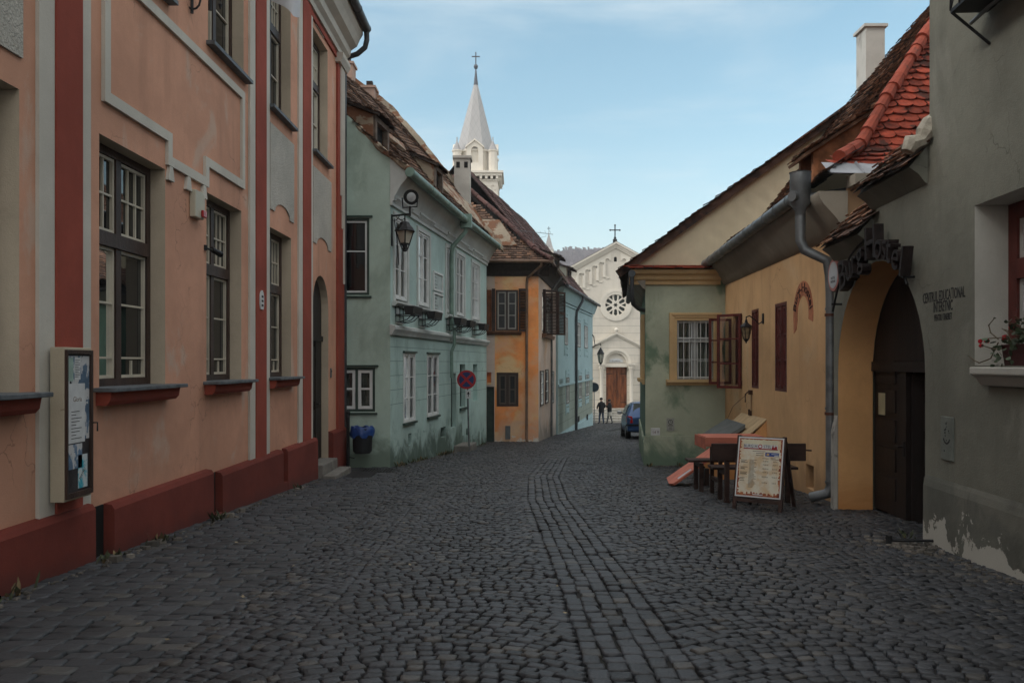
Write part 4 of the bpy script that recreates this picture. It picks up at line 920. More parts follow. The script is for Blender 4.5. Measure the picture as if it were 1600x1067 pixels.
mb = MB(); wall(mb, wgb, [(.30,3.35),(10,3.35),(10,6.9),(ridgex-2.2,vz(ridgex)),(.30,vz(2.5))], []); build(mb,'gable',GABLE,sage)
s = MB()
for a,b in (((gx0-.1,gz0-.12),(ridgex,vz(ridgex))),):
    d_ = Vector((T36*-1,1)).normalized()*.17
    p=[(a[0]-2.2,a[1]),(b[0]-2.2,b[1]),(b[0]-2.2+d_.x,b[1]+d_.y),(a[0]-2.2+d_.x,a[1]+d_.y)]
    s.prism(wgb,p,-.02,.13)
build(s,'verge_board',M('reddish_verge_wood',(.085,.045,.03),.8,.35,6,vec=(.3,1,1),stains=[((.02,.015,.015),.5,.62,(1,1,1,5),.8)]),sage)
slG = Slope((gx0+.95,25.6,gz0+.04),(gx0-.14,17.70,gz0+.04),(1,0),[(0,0),(ridgex-gx0,(ridgex-gx0)*T36)],.03,5)
s = MB(); under(s,slG,1); tiles(s,slG,.18,.16,0)
s.add([(ridgex,17.9,vz(ridgex)-.02),(ridgex,25.6,vz(ridgex)-.02),(15.5,25.6,3.6),(15.5,17.9,3.6)],[(0,1,2,3)],1)
s.add([(gx0+1.0,25.55,gz0),(15.5,25.55,3.6),(ridgex,25.55,vz(ridgex)-.05)],[(0,1,2)],1); build(s,'roof',[TILEM,BOARD],sage)
s = MB(); gutter(s,[(2.36,17.3,3.46),(3.34,25.3,3.46)],.07,0,.7)
s.tube([(2.37,17.36,3.42),(2.37,17.36,3.0),(2.40,17.4,2.83),(2.52,17.55,2.75),(2.72,17.85,2.72)], .045,10); build(s,'gutter',DZINC,sage,smooth=True)
# another tiled roof behind the gable
t = thing('house_behind', 'pinkish tiled roof end showing behind the beige gable', 'house', (7.2,31,gz(31)))
s = MB(); s.box((5.6,29.0,-2),(14,36,6.0)); build(s,'wall',GABLE,t)
slH = Slope((5.2,36.2,5.8),(5.2,28.8,5.8),(1,0),[(0,0),(4.4,3.1)],.04,9); s = MB(); under(s,slH,1); tiles(s,slH,.22,.2,0); s.add([(9.6,28.8,8.88),(9.6,36.2,8.88),(14.2,36.2,5.8),(14.2,28.8,5.8)],[(0,1,2,3)],1); s.add([(5.2,28.85,5.78),(14.2,28.85,5.78),(9.6,28.85,8.85)],[(0,1,2)],1)
build(s,'roof',[M('pink_pantile',(.36,.20,.14),.9,.2,9,.3,island=.3),BOARD],t)

# signs on the sage wall
a,b,c,e = rz2(wg,1017,1031,668.5,680)
t = thing('house_number', 'small white number plate low on the sage wall', 'house number', wg.P(a,.03,c)); s = MB(); s.wbox(wg,a,b,.0,.012,c,e); build(s,'plate',PAPER,t,bevel=.003); text(t,'14',wg,(a+b)/2-.03,c+.035,.014,.09,M('faded_brown',(.12,.05,.04),.7),.9,.0006); s = MB(); s.wbox(wg,b-.06,b-.02,.0125,.0135,c+.05,c+.10); build(s,'mark',M('faded_grey',(.3,.3,.3),.7),t)
a,b,c,e = rz2(wg,1041.5,1053.5,653,673)
t = thing('paper_notice', 'grey framed notice with a round pictogram on the sage wall', 'notice', wg.P(a,0,c)); s = MB(); s.wbox(wg,a,b,0,.012,c,e); build(s,'sheet',M('grey_sheet',(.30,.31,.28),.7,.1),t)
s = MB(); m_=(a+b)/2; s.ring(wg,m_,e-.085,.0125,.014,.038,.05,20); s.wbox(wg,m_-.004,m_+.004,.0126,.0142,e-.09,e-.055); s.wbox(wg,m_+.004,m_+.025,.0126,.0142,e-.093,e-.086)
s.wbox(wg,a+.03,b-.03,.0126,.0142,e-.165,e-.15)
for k in range(3): s.wbox(wg,a+.05,b-.05,.0126,.0142,e-.20-.02*k,e-.195-.02*k)
build(s,'print_lines',INK,t)

# ---- ochre hostel house
wy = W((4.40,17.70),(4.14,10.5)); wyf = W((4.14,10.5),(9.0,10.5))
ochre = thing('ochre_house', 'ochre house with red casement windows and a steep red and brown roof', 'house', (4.27,14,gz(14)))
YA = rz2(wy,1147,1160,489,597); YB = rz2(wy,1174.5,1185.5,486,606); YC = rz2(wy,1211,1229.5,470,612)
z0_ = (YB[2]+YC[2])/2; z1_ = (YB[3]+YC[3])/2
YA = (YA[0]-.1,YA[1],1.15,2.55); YB=(YB[0],YB[1],z0_,z1_); YC=(YC[0],YC[1],z0_,z1_)
QH = rz2(wy,1259,1271.5,726,764)
mb = MB(); wall(mb, wy, rect(0,wy.L,-1.4,3.75), [rect(*YA),rect(*YB),rect(*YC),rect(*QH)], .16)
mb.add([(9,10.5,-1),(9,17.86,-1),(9,17.86,9.0),(9,10.5,5)],[(0,1,2,3)]); build(mb,'wall',[OCHRE,OCHRE],ochre)
s = MB(); s.wbox(wy,QH[0],QH[1],-.155,-.14,QH[2],QH[3]); build(s,'vent',BLACKHOLE,ochre)
mb = MB(); wall(mb, wyf, rect(0,wyf.L,-1,3.95), []); build(mb,'end_wall',M('pale_ochre_end',(.42,.26,.15),.9,.12,2,.2),ochre)
for q in (YB,YC):
    window(ochre, wy, *q, -.05, REDW, REDW, GLASS, 2, .05, .03, None, low=(1,[.33,.34,.33]), mull=.05)
# the window with both casements swung out
a,b,c,e = YA
o = window(ochre, wy, a,b,c,e, -.10, REDW, REDW, GLASS, 1, .05, .03)
def casement(par, p, v, z0, z1):
    wl = W((p[0],p[1]),(p[0]+v[0],p[1]+v[1])); s = MB(); pa = MB(); L=wl.L
    s.wbox(wl,0,.05,-.02,.02,z0,z1); s.wbox(wl,L-.05,L,-.02,.02,z0,z1); s.wbox(wl,.05,L-.05,-.019,.019,z0,z0+.05); s.wbox(wl,.05,L-.05,-.019,.019,z1-.05,z1)
    for k in (1,2): z=z0+(z1-z0)*k/3; s.wbox(wl,.05,L-.05,-.012,.012,z-.014,z+.014)
    pa.add([wl.P(.05,0,z0+.05),wl.P(L-.05,0,z0+.05),wl.P(L-.05,0,z1-.05),wl.P(.05,0,z1-.05)],[(0,1,2,3)])
    o = build(s,'casement',REDW,par); build(pa,'pane',GLASSC,o)
pf = wy.P(a+.02,.02,0); casement(ochre,(pf[0]-.48,pf[1]-.03),(.46,.03),1.17,2.50)
pn = wy.P(b-.02,.02,0); casement(ochre,(pn[0]-.36,pn[1]+.42),(.36,-.42),1.10,2.56)
s = MB(); s.profile(wy,-.05,wy.L+.05,[(0,3.25),(.04,3.27),(.14,3.42),(.30,3.60),(.36,3.70),(.36,3.76),(0,3.76)]); build(s,'eave_soffit',SOFFIT,ochre,smooth=True)
s = MB(); s.wbox(wyf,0,wyf.L,0,.28,3.80,3.93); build(s,'eaves_boards',SOFFIT,ochre)
PRF = [(0,0),(.8,.52),(5.2,6.02)]
EN, EF = Vector((3.78,10.38,3.95)), Vector((4.03,17.86,3.76))
sy1 = Slope(EF, EN, (1,0), PRF, .035, 2); sy2 = Slope(EN, (9.0,10.38,3.95), (0,1), PRF, .02, 8)
s = MB(); under(s,sy1,1,lambda t:(0,max(.2,sy1.L-t))); tiles(s,sy1,.155,.125,0,clip=lambda x,t: x<sy1.L-t+.04 and not (4.5<x<5.2 and .75<t<1.0), jit=1.5)
under(s,sy2,2,lambda t:(min(t,sy2.L-.1),sy2.L)); tiles(s,sy2,.21,.17,3,clip=lambda x,t: x>t-.04 and t>.24, scallop=True, jit=.7)
rfY = build(s,'roof',[TILEM,BOARD,BOARD,TILER],ochre)
s = MB(); hp=[]
for t_,dz in PRF: hp.append(Vector((3.78+t_,10.38+t_,3.95+dz+.07)))
hp[0] = hp[0].lerp(hp[1],.45); ridge_tiles(s,hp,.088,.30); build(s,'hip_tiles',RIDGE,rfY)
s = MB(); n=9
for k in range(n):
    x0,x1 = .1+k*.45,.1+(k+1)*.45-.006
    s.add([sy2.P(x0,.02,.012),sy2.P(x1,.02,.012),sy2.P(x1,.36,.03),sy2.P(max(x0,0)+.0,.36,.03)],[(0,1,2,3)])
    s.add([sy2.P(x1-.02,.02,.014),sy2.P(x1,.02,.04),sy2.P(x1,.36,.06),sy2.P(x1-.02,.36,.03)],[(0,1,2,3)])
s.add([sy1.P(sy1.L-.45,.0,.04),sy1.P(sy1.L,.0,.04),sy1.P(sy1.L-.5,.9,.06),sy1.P(sy1.L-.75,.9,.05)],[(0,1,2,3)])
build(s,'flashing',M('bright_zinc_sheet',(.24,.25,.27),.5,.15,4,.05,10,.4,.4),ochre)
# shed dormer near the hip
u0 = wy.L-2.75; z_ = 4.42; q_ = -.16
for u in (u0,u0+.62):
    s = MB(); s.hexa([wy.P(u-.03,-.12+q_,z_-.05),wy.P(u+.03,-.12+q_,z_-.05),wy.P(u+.03,-1.0+q_,z_+.65),wy.P(u-.03,-1.0+q_,z_+.65),wy.P(u-.03,-.12+q_,z_+.40),wy.P(u+.03,-.12+q_,z_+.40),wy.P(u+.03,-1.0+q_,z_+.95),wy.P(u-.03,-1.0+q_,z_+.95)])
    s.wbox(wy,u-.05,u+.05,-.32,-.24,z_-.1,z_+.42); o = build(s,'dormer_cheek',M('orange_dormer_board',(.26,.11,.05),.8,.4,5,.2),ochre)
s = MB(); s.wbox(wy,u0,u0+.62,-.46,-.42,z_-.05,z_+.4); build(s,'opening',BLACKHOLE,o)
sd = Slope(wy.P(u0-.12,-.08,z_+.33),wy.P(u0+.74,-.08,z_+.33),-wy.n,[(0,0),(1.25,.80)],.0,1); s = MB()
s.hexa([sd.P(0,0,-.05),sd.P(sd.L,0,-.05),sd.P(sd.L,sd.q[-1],-.05),sd.P(0,sd.q[-1],-.05),sd.P(0,0,-.005),sd.P(sd.L,0,-.005),sd.P(sd.L,sd.q[-1],-.005),sd.P(0,sd.q[-1],-.005)],1)
tiles(s,sd,.15,.13,0,jit=2.2); build(s,'dormer_roof',[TILEM,M('split_grey_board',(.17,.10,.065),.9,.4,7,.3)],o)
s = MB(); s.box((7.33,17.55,6.6),(7.73,18.05,8.68)); s.box((7.28,17.5,8.68),(7.78,18.1,8.74)); c=build(s,'chimney',plaster('white_chimney',(.50,.49,.45),.1,[((.14,.13,.12),.52,.7,(1,1,.3,2.2),.7)]),ochre)
# gutters, hopper, downpipe
g1 = wy.P(0,.42,3.70); g2 = wy.P(wy.L-.55,.42,3.84)
s = MB(); gutter(s,[g1,g2],.088,0,.62)
hx = Vector(wy.P(wy.L-.38,.46,3.62)); s.lathe(hx,[(.06,-.12),(.075,-.02),(.135,.06),(.135,.46),(.145,.47),(.12,.44)],14); s.tube([hx+Vector((-.10,-.08,.14)),hx+Vector((-.15,-.11,.14))],.07,12)
gutter(s,[hx+Vector((.1,0,.12)),(4.95,10.22,3.80)],.08,0,1.0)
wu = wy.L-.22
s.tube([hx+Vector((0,0,-.1)),hx+Vector((0,0,-.42)),hx+Vector((.05,-.03,-.55)),wy.P(wu-.02,.16,2.92),wy.P(wu,.13,2.72),wy.P(wu,.12,2.5),wy.P(wu,.12,.0),wy.P(wu,.16,-.08),wy.P(wu-.12,.34,-.15)],.066,14)
for z in (2.28,1.0,.05): s.tube([wy.P(wu,.12,z),wy.P(wu,.12,z+.03)],.074,14)
build(s,'gutter',ZINC,ochre,smooth=True)
s = MB()
for z in (2.20,.93): s.tube([wy.P(wu,.12,z),wy.P(wu,.12,z+.035)],.078,14); s.tube([wy.P(wu+.06,.10,z+.02),wy.P(wu+.16,.0,z+.02)],.008,6)
build(s,'pipe_clamp',M('rusty_clamp',(.10,.035,.02),.7,.3),ochre)
# painted arch sign
uc = (wy.u(1240)+wy.u(1271))/2; zc = wy.z(1256,492); ru = (wy.u(1271)-wy.u(1240))/2
t = thing('painted_wall_sign', 'arched terracotta sign with dark gothic lettering on the ochre wall', 'sign', wy.P(uc,0,zc))
s = MB(); s.ring(wy,uc,zc,.0,.006,.27,ru,28,0,R(-14),R(194),1.05)
s.prism(wy,[(uc-ru*.98,zc-.08),(uc-.27,zc-.06),(uc-.32,zc-.20),(uc-ru*.96,zc-.26)],0,.0055)
build(s,'sign_ground',M('terracotta_ground',(.40,.155,.08),.85,.25,8),t)
text(t,'Burg-Hostel',wy,uc,zc+.34,.008,.20,M('maroon_lettering',(.03,.008,.008),.8),.98,.004,bend=.34)
# wall lantern
u1 = wy.u(1193); z1 = wy.z(1193,497)
t = thing('coach_lantern', 'small dark coach lantern on a curved arm between red windows', 'lamp', wy.P(u1,0,z1))
s = MB(); s.wbox(wy,u1-.04,u1+.04,0,.02,z1-.10,z1+.08); s.tube([wy.P(u1,.02,z1-.06),wy.P(u1,.08,z1-.10),wy.P(u1,.16,z1-.02),wy.P(u1,.24,z1+.04),wy.P(u1,.30,z1+.02),wy.P(u1,.30,z1-.05)],.011,8); build(s,'bracket',IRON,t)
lc = Vector(wy.P(u1,.30,z1-.36)); s = MB(); s.lathe(lc,[(.02,.33),(.03,.28),(.11,.22),(.115,.20),(.09,.20)],6); s.lathe(lc,[(.055,.0),(.04,-.03),(.012,-.06),(.014,-.08)],6)
for k in range(6): a=k*math.pi/3; s.tube([lc+Vector((.095*math.cos(a),.095*math.sin(a),.2)),lc+Vector((.05*math.cos(a),.05*math.sin(a),0))],.007,5)
build(s,'frame',IRON,t); s = MB(); s.lathe(lc,[(.086,.195),(.044,.005)],6); build(s,'pane',M('amber_lamp_glass',(.22,.17,.10),.3,.3,20),t)
# cellar hatch below the casements
t = thing('cellar_hatch', 'sloping cellar hatch with pale boards and a lifted grey metal flap', 'hatch', wy.P(3.0,0,gz(14.5)))
ha, hb = wy.u(1158), wy.u(1198)
def HZ(y): return gz(y)
s = MB(); zt = .60; g = gz(14)-.1
ua, ub = ha, hb
s.hexa([wy.P(ua,0,g),wy.P(ub,0,g),wy.P(ub,.75,g),wy.P(ua,.75,g),wy.P(ua,0,zt),wy.P(ub,0,zt),wy.P(ub,.75,g+.30),wy.P(ua,.75,g+.30)]); build(s,'body',JAMB,t)
s = MB(); um_=ua+(ub-ua)*.02
for k in range(5):
    x0=um_+(ub-um_)*k/5; x1=um_+(ub-um_)*(k+1)/5-.008
    s.hexa([wy.P(x0,-.0,zt+.01),wy.P(x1,0,zt+.01),wy.P(x1,.42,zt-.36),wy.P(x0,.42,zt-.36),wy.P(x0,-.0,zt+.035),wy.P(x1,0,zt+.035),wy.P(x1,.42,zt-.335),wy.P(x0,.42,zt-.335)])
build(s,'boards',RAWWOOD,t)
s = MB(); v = [wy.P(ua-.1,.26,zt-.16),wy.P(ub-.45,.26,zt-.16),wy.P(ub-.45,.80,zt-.50),wy.P(ua-.1,.80,zt-.50)]
s.hexa(v+[(x,y,z+.07) for x,y,z in v]); build(s,'flap',M('grey_metal_flap',(.12,.135,.14),.5,.2,5,.15,20,.4,.2,vec=(1,1,1),stains=[((.3,.3,.3),.6,.7,(.3,1,1,6),.5)]),t)
uh = wy.u(1175)
t = thing('hatch_hook', 'rusty iron hook with cord hanging under the ochre window', 'hook', wy.P(uh,0,1.1))
s = MB(); zt_h = wy.z(1175,612); s.wbox(wy,uh-.05,uh+.05,0,.06,zt_h-.05,zt_h+.03); s.tube([wy.P(uh-.03,.06,zt_h),wy.P(uh-.10,.10,zt_h-.05),wy.P(uh-.10,.10,zt_h-.20)],.012,6); s.tube([wy.P(uh+.06,.03,zt_h-.02),wy.P(uh+.05,.03,.66)],.006,5)
s.wbox(wy,uh-.09,uh-.06,.02,.05,.63,.74); s.wbox(wy,uh+.04,uh+.07,.02,.05,.63,.72); s.tube([wy.P(uh-.08,.035,.66),wy.P(uh+.05,.035,.66)],.009,5); build(s,'hook',M('rust',(.06,.03,.02),.8,.3),t)
s = MB(); s.tube([wy.P(uh-.10,.08,zt_h-.06),wy.P(uh-1.1,.10,.75),wy.P(uh-1.9,.12,.28)],.005,5); build(s,'cord',M('cord',(.12,.08,.05),.9),t)

# ---- grey house with the carriage arch
wr = W((3.95,10.42),(3.38,-1.0))
def ur(y): return (10.42-y)/(-wr.t.y)
grey = thing('grey_house', 'tall grey green house with orange carriage arch and tiled wall shoulders', 'house', (3.8,7.7,gz(7.7)))
AL, AR = wr.u(1309.5), wr.u(1445.5); spring = 1.50; apex = 2.70
ARC = arch(AL,AR,-.9,spring,apex-spring,20)
QW = (wr.u(1523), wr.u(1523)+1.75, 1.58, 2.90); uT = ur(7.72); uS = ur(9.1)
mb = MB(); wall(mb, wr, [(0,-1),(AL,-1)]+[(AL,-.9)]*0+[(AR,-1),(wr.L,-1),(wr.L,9.5),(uT,9.5),(uT,3.62),(uS,3.62),(uS,3.10),(0,3.10)], [], .0) if False else None
# the arch reaches the ground, so it belongs to the outline
arcpts = [(AL,-1)] + [(AL + (AR-AL)*0, spring)] + [p for p in reversed(ARC[2:])][1:-1] + [(AR,spring),(AR,-1)]
outl = [(0,-1)] + arcpts + [(wr.L,-1),(wr.L,9.5),(uT,9.5),(uT,3.70),(uS,3.70),(uS,3.28),(0,3.28)]
mb = MB(); wall(mb, wr, outl, [rect(*QW)], .34)
mb.add([wr.P(uT,0,3),wr.P(uT,-7,3),wr.P(uT,-7,9.5),wr.P(uT,0,9.5)],[(0,1,2,3)]); mb.add([wr.P(0,0,-1),wr.P(0,-6,-1),wr.P(0,-6,3.1),wr.P(0,0,3.1)],[(0,1,2,3)])
mb.add([wr.P(uS,0,3),wr.P(uS,-5,3),wr.P(uS,-5,3.62),wr.P(uS,0,3.62)],[(0,1,2,3)])
mb.add([wr.P(0,-.5,3.1),wr.P(uS,-.5,3.1),wr.P(uS,-5,3.1),wr.P(0,-5,3.1)],[(0,1,2,3)]); mb.add([wr.P(wr.L,0,-1),wr.P(wr.L,-7,-1),wr.P(wr.L,-7,9.5),wr.P(wr.L,0,9.5)],[(0,1,2,3)])
build(mb,'wall',[GREY,WJAMB],grey)
s = MB(); n=len(arcpts)          # orange reveal of the arch, and the dark passage behind it
DJ=.42
s.add([wr.P(a,-.001,b) for a,b in arcpts]+[wr.P(a,-DJ,b) for a,b in arcpts],[(i,i+1,n+i+1,n+i) for i in range(n-1)]); build(s,'arch_reveal',JAMB,grey,smooth=True)
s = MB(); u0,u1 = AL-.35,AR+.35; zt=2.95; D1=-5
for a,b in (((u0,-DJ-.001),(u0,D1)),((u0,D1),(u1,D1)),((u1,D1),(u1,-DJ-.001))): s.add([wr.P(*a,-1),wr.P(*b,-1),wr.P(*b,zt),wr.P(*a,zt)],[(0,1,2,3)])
s.add([wr.P(u0,-DJ,zt),wr.P(u1,-DJ,zt),wr.P(u1,D1,zt),wr.P(u0,D1,zt)],[(0,1,2,3)]); build(s,'passage',M('dark_brown_plaster',(.05,.035,.028),.9,.3),grey)  # one plain dark brown on all passage walls and the ceiling
# the gate: boarded lunette, fixed leaf and one leaf standing open inside
t = 0
gp = [(a,b) for a,b in [(AL-.02,1.62)]+[(p[0],p[1]) for p in arcpts if p[1]>1.62]+[(AR+.02,1.62)]]
s = MB(); s.prism(wr,gp,-DJ-.07,-DJ-.01); o = build(s,'lunette',GATEW,grey)
s = MB(); s.wbox(wr,AL-.05,AR+.05,-DJ-.08,-DJ+.02,1.50,1.615); build(s,'transom',GATEW,o)
um2 = AL+(AR-AL)*.40
s = MB(); s.wbox(wr,AL-.02,um2,-DJ-.08,-DJ-.03,gz(9)-.02,1.50)
for k in range(5): z=gz(9)+.15+k*.34; s.wbox(wr,AL+.08,um2-.34,-DJ-.03,-DJ-.012,z,z+.26)
s.wbox(wr,um2-.10,um2,-DJ-.03,-DJ+.0,gz(9),1.50); d_ = build(s,'gate_leaf',GATEW,grey)
s = MB(); s.wbox(wr,AL+.16,AL+.36,-DJ-.012,-DJ-.008,.98,1.24); build(s,'paper',M('yellowed_paper',(.42,.38,.24),.8),d_)
s = MB(); s.wbox(wr,um2-.09,um2-.03,-DJ+.0,-DJ+.012,.55,.72); s.tube([wr.P(um2-.06,-DJ+.01,.66),wr.P(um2-.06,-DJ+.06,.66),wr.P(um2-.16,-DJ+.06,.66)],.011,6); build(s,'handle',IRON,d_)
s = MB(); wo_ = W(wr.P(um2+.03,-DJ-.05,0)[:2], wr.P(um2+.25,-DJ-1.1,0)[:2]); s.wbox(wo_,0,wo_.L,-.025,.025,gz(9)-.02,1.48)
for k in range(4): z=gz(9)+.2+k*.4; s.wbox(wo_,.12,wo_.L-.12,.025,.04,z,z+.3)
build(s,'gate_leaf',GATEW,grey)
# plinth and pier base
s = MB(); s.profile(wr,AR+.01,wr.L,[(0,-1),(.03,-1),(.022,.46),(.012,.52),(0,.56)]); build(s,'plinth',GREYP,grey)
s = MB(); s.profile(wr,.02,AL-.015,[(0,-1),(.05,-1),(.04,.75),(0,.95)]); build(s,'pier_base',plaster('flaking_pier',(.40,.38,.34),.15,[((.16,.15,.13),.5,.6,(1,1,1,3),.9)]),grey)
# window with oxblood frame
a,b,c,e = QW
window(grey, wr, a,b,c,e, -.32, REDW, M('grey_white_sash',(.40,.40,.38),.5,.1), GLASS, 2, .13, .03, (2.36,.16), (1,[1]), (1,[.5,.5]), mull=.12)
s = MB(); s.profile(wr,wr.u(1515,.14),b+.15,[(-.30,c-.012),(-.30,c-.03),(0,c-.16),(.05,c-.16),(.10,c-.09),(.14,c-.07),(.14,c-.012)]); build(s,'sill',WJAMB,grey,bevel=.01)
# tiled shoulders
for (ua,ub,z,back) in ((uS-.04,uT-.02,3.44,.52),(.05,uS+.02,3.02,.5)):
    sl = Slope(wr.P(ua,.20,z),wr.P(ub,.20,z),-wr.n,[(0,0),(back,back*1.05)],.02,ua); s = MB(); under(s,sl,1,nx=4); tiles(s,sl,.15,.13,0,jit=1.8)
    build(s,'shoulder_tiles',[TILEM,BOARD],grey); s = MB(); s.profile(wr,ua+.02,ub-.02,[(-.01,z-.18),(.03,z-.15),(.08,z-.08),(.14,z-.035),(.17,z-.015),(-.01,z+.20)]); build(s,'shoulder_cove',GREY,grey,smooth=True)
s = MB(); sl = Slope(wr.P(uS,.20,3.44),wr.P(uT,.20,3.44),-wr.n,[(0,0),(.52,.55)],0,0); pts=[sl.P(sl.L-.03,.1+.08*k,.08+.03*math.sin(k*2)) for k in range(9)]; s.tube(pts,[.06,.09,.07,.1,.08,.1,.09,.11,.1],8); build(s,'mortar_joint',M('pale_mortar',(.36,.33,.27),.9,.3,9,.6,30),grey)
s = MB(); s.add([wr.P(uT,.35,9.4),wr.P(wr.L,.35,9.4),wr.P(wr.L,-7.3,13),wr.P(uT,-7.3,13)],[(0,1,2,3)]); build(s,'roof',TILEM,grey)
# lettering painted above the meter cover
uu = wr.u(1473.5)
t = thing('painted_inscription', 'three line black painted inscription on the grey wall right of the arch', 'inscription', wr.P(uu,0,2.2))
for txt,y_,h_,k in (('CENTRUL EDUCAȚIONAL',464,.135,.52),('INTERETNIC',481,.135,.50),('PENTRU TINERET',495,.085,.52)):
    text(t,txt,wr,uu,wr.z(1473.5,y_)-.03,.002,h_,INK,k,.001)
# hostel letters
t = thing('arch_lettering', 'bulky dark wooden letters arching over the carriage entrance', 'sign', wr.P((AL+AR)/2,.1,2.9))
cu_,cz_ = (AL+AR)/2-.01, 1.52; RA=(AR-AL)/2+.08; RZ=apex-cz_+.14
for i,(ch,lx_,ly_,ro) in enumerate((('B',1323,440,14),('u',1333,426,14),('r',1341,415,12),('g',1350,404,10),('H',1366,392,2),('o',1378,392,-4),('s',1387,393,-8),('t',1394,398,-10),('e',1404,408,-14),('l',1413,418,-16))):
    dd=.12+.012*(i%2); u=wr.u(lx_,dd); z=wr.z(lx_,ly_,dd)
    text(t,ch,wr,u,z-.08,dd,.50 if ch in 'BH' else .42,RUST,.95,.05,'letter',rot=R(ro))
s = MB(); s.tube([wr.P(cu_+RA*math.cos(R(a)),.09,cz_+(RZ+.1)*math.sin(R(a))) for a in range(150,34,-6)],.014,6)
for a in (146,92,40): s.tube([wr.P(cu_+RA*math.cos(R(a)),.0,cz_+(RZ+.1)*math.sin(R(a))),wr.P(cu_+RA*math.cos(R(a)),.12,cz_+(RZ+.1)*math.sin(R(a)))],.014,6)
build(s,'rail',IRON,t)
u=wr.u(1304.5); z=wr.z(1304.5,430)
t = thing('oval_sign', 'round white enamel sign with pink rim beside the downpipe', 'sign', wr.P(u,0,z))
s = MB(); s.disc(wr,u,z,0,.02,.20,28); build(s,'rim',M('pink_rim',(.42,.17,.15),.5),t); s = MB(); s.disc(wr,u,z,.0205,.024,.165,28); build(s,'face',M('pale_enamel',(.42,.45,.47),.4),t)
text(t,'HOSTEL',wr,u,z-.05,.0245,.045,INK,1,.0006); text(t,'PENSIUNE',wr,u,z-.095,.0245,.045,INK,.9,.0006)
a,b,c,e = rz2(wr,1472,1491.5,651,719)
t = thing('meter_cover', 'grey green metal meter cover with black smudges in the grey wall', 'meter cover', wr.P(a,0,c))
s = MB(); s.wbox(wr,a,b,0,.014,c,e); build(s,'cover',M('grey_green_metal',(.15,.165,.145),.6,.15,5),t,bevel=.004)
s = MB(); m_=(a+b)/2; mz=c+(e-c)*.55; s.ring(wr,m_,mz,.0145,.016,.055,.07,12,0,R(200),R(340)); s.disc(wr,m_-.03,mz+.03,.0145,.016,.010,8); s.disc(wr,m_+.04,mz+.05,.0145,.016,.008,8)
for k in range(14): s.disc(wr,m_+random.uniform(-.07,.07),mz+random.uniform(-.14,.13),.0145,.0158,random.uniform(.003,.010),6)
build(s,'smudge',INK,t)
# iron shelf high on the wall
ua,ub = wr.u(1545), wr.u(1545)+1.35; z=4.40
t = thing('iron_balcony_shelf', 'black iron shelf on two struts high on the grey wall', 'shelf', wr.P(ua,0,z))
s = MB(); s.wbox(wr,ua,ub,.01,.30,z,z+.03); build(s,'shelf',IRON,t)
for u in (ua+.02,ub-.05):
    s = MB(); s.tube([wr.P(u,.0,z-.26),wr.P(u,.30,z+.0)],.012,8); build(s,'strut',IRON,t)
s = MB()
for zz_ in (.30,): s.tube([wr.P(ua,.0,z+zz_),wr.P(ua,.30,z+zz_),wr.P(ub,.30,z+zz_),wr.P(ub,0,z+zz_)],.010,6)
for k in range(10): u=ua+(ub-ua)*k/9; s.tube([wr.P(u,.30,z+.02),wr.P(u+.03,.31,z+.15),wr.P(u,.30,z+.30)],.008,5)
for k in range(3): s.tube([wr.P(ua,.30-.1*k,z+.02),wr.P(ua,.27-.1*k,z+.15),wr.P(ua,.30-.1*k,z+.30)],.008,5)
build(s,'railing',IRON,t)
s = MB(); s.tube([wr.P(ua-.08,.10,z-.05),wr.P(ua+.5,.12,z-.045)],.016,8); build(s,'tube',ZINC,t)
# flower box and geraniums
fa,fb = wr.u(1566), wr.u(1566)+.85; fz = 1.572
t = thing('flower_box', 'dark red flower box with straggling red geraniums on the right sill', 'flower box', wr.P(fa,-.1,fz))
s = MB(); s.profile(wr,fa,fb,[(-.20,fz),(-.02,fz),(.01,fz+.17),(-.23,fz+.17)]); build(s,'trough',M('maroon_trough',(.055,.014,.014),.6,.2),t,bevel=.006)
st = MB(); lf = MB(); fl = MB()
def leaf(p,r):
    ax1=Vector((random.gauss(0,1),random.gauss(0,1),random.gauss(0,.6))).normalized(); ax2=ax1.cross(Vector((random.gauss(0,1),random.gauss(0,1),random.gauss(0,1)))).normalized()
    lf.add([p+ (ax1*math.cos(k*math.pi/3.5)+ax2*math.sin(k*math.pi/3.5))*r*(1 if k%2 else .8) for k in range(7)],[tuple(range(7))])
def bloom(p,r=.03):
    for k in range(16):
        d=Vector((random.gauss(0,1),random.gauss(0,1),random.gauss(0,.8))).normalized(); q=p+d*r*random.uniform(.5,1); a1=d.cross(Vector((.3,.5,.8))).normalized(); a2=d.cross(a1)
        fl.add([q+(a1*math.cos(j*1.2566)+a2*math.sin(j*1.2566))*.014 for j in range(5)],[(0,1,2,3,4)])
base=[wr.P(fa+.06+.75*random.random(),-.1+.08*random.random(),fz+.15) for _ in range(26)]
for i,b_ in enumerate(base):
    b_=Vector(b_); tip=b_+Vector((random.gauss(-.10,.08),random.gauss(.02,.09),random.uniform(.05,.22)))
    mid=(b_+tip)/2+Vector((0,0,.04)); st.tube([b_,mid,tip],.004,5)
    for k in range(9): leaf(b_.lerp(tip,random.random())+Vector((random.gauss(0,.035),random.gauss(0,.035),random.gauss(.0,.03))),random.uniform(.014,.03))
for pxs,pys,dd in (([1560,1548,1530,1522,1513],[535,560,567,563,556],.02),([1565,1550,1545,1535],[545,545,543,540],.05),([1560,1548,1545,1554],[530,520,508,497],.0)):
    pts=[Vector(wr.P(wr.u(a,dd),dd,wr.z(a,b_,dd))) for a,b_ in zip(pxs,pys)]; st.tube(pts,[.005]*(len(pts)-1)+[.003],5)
    for p in pts[1:]: leaf(p,.012)
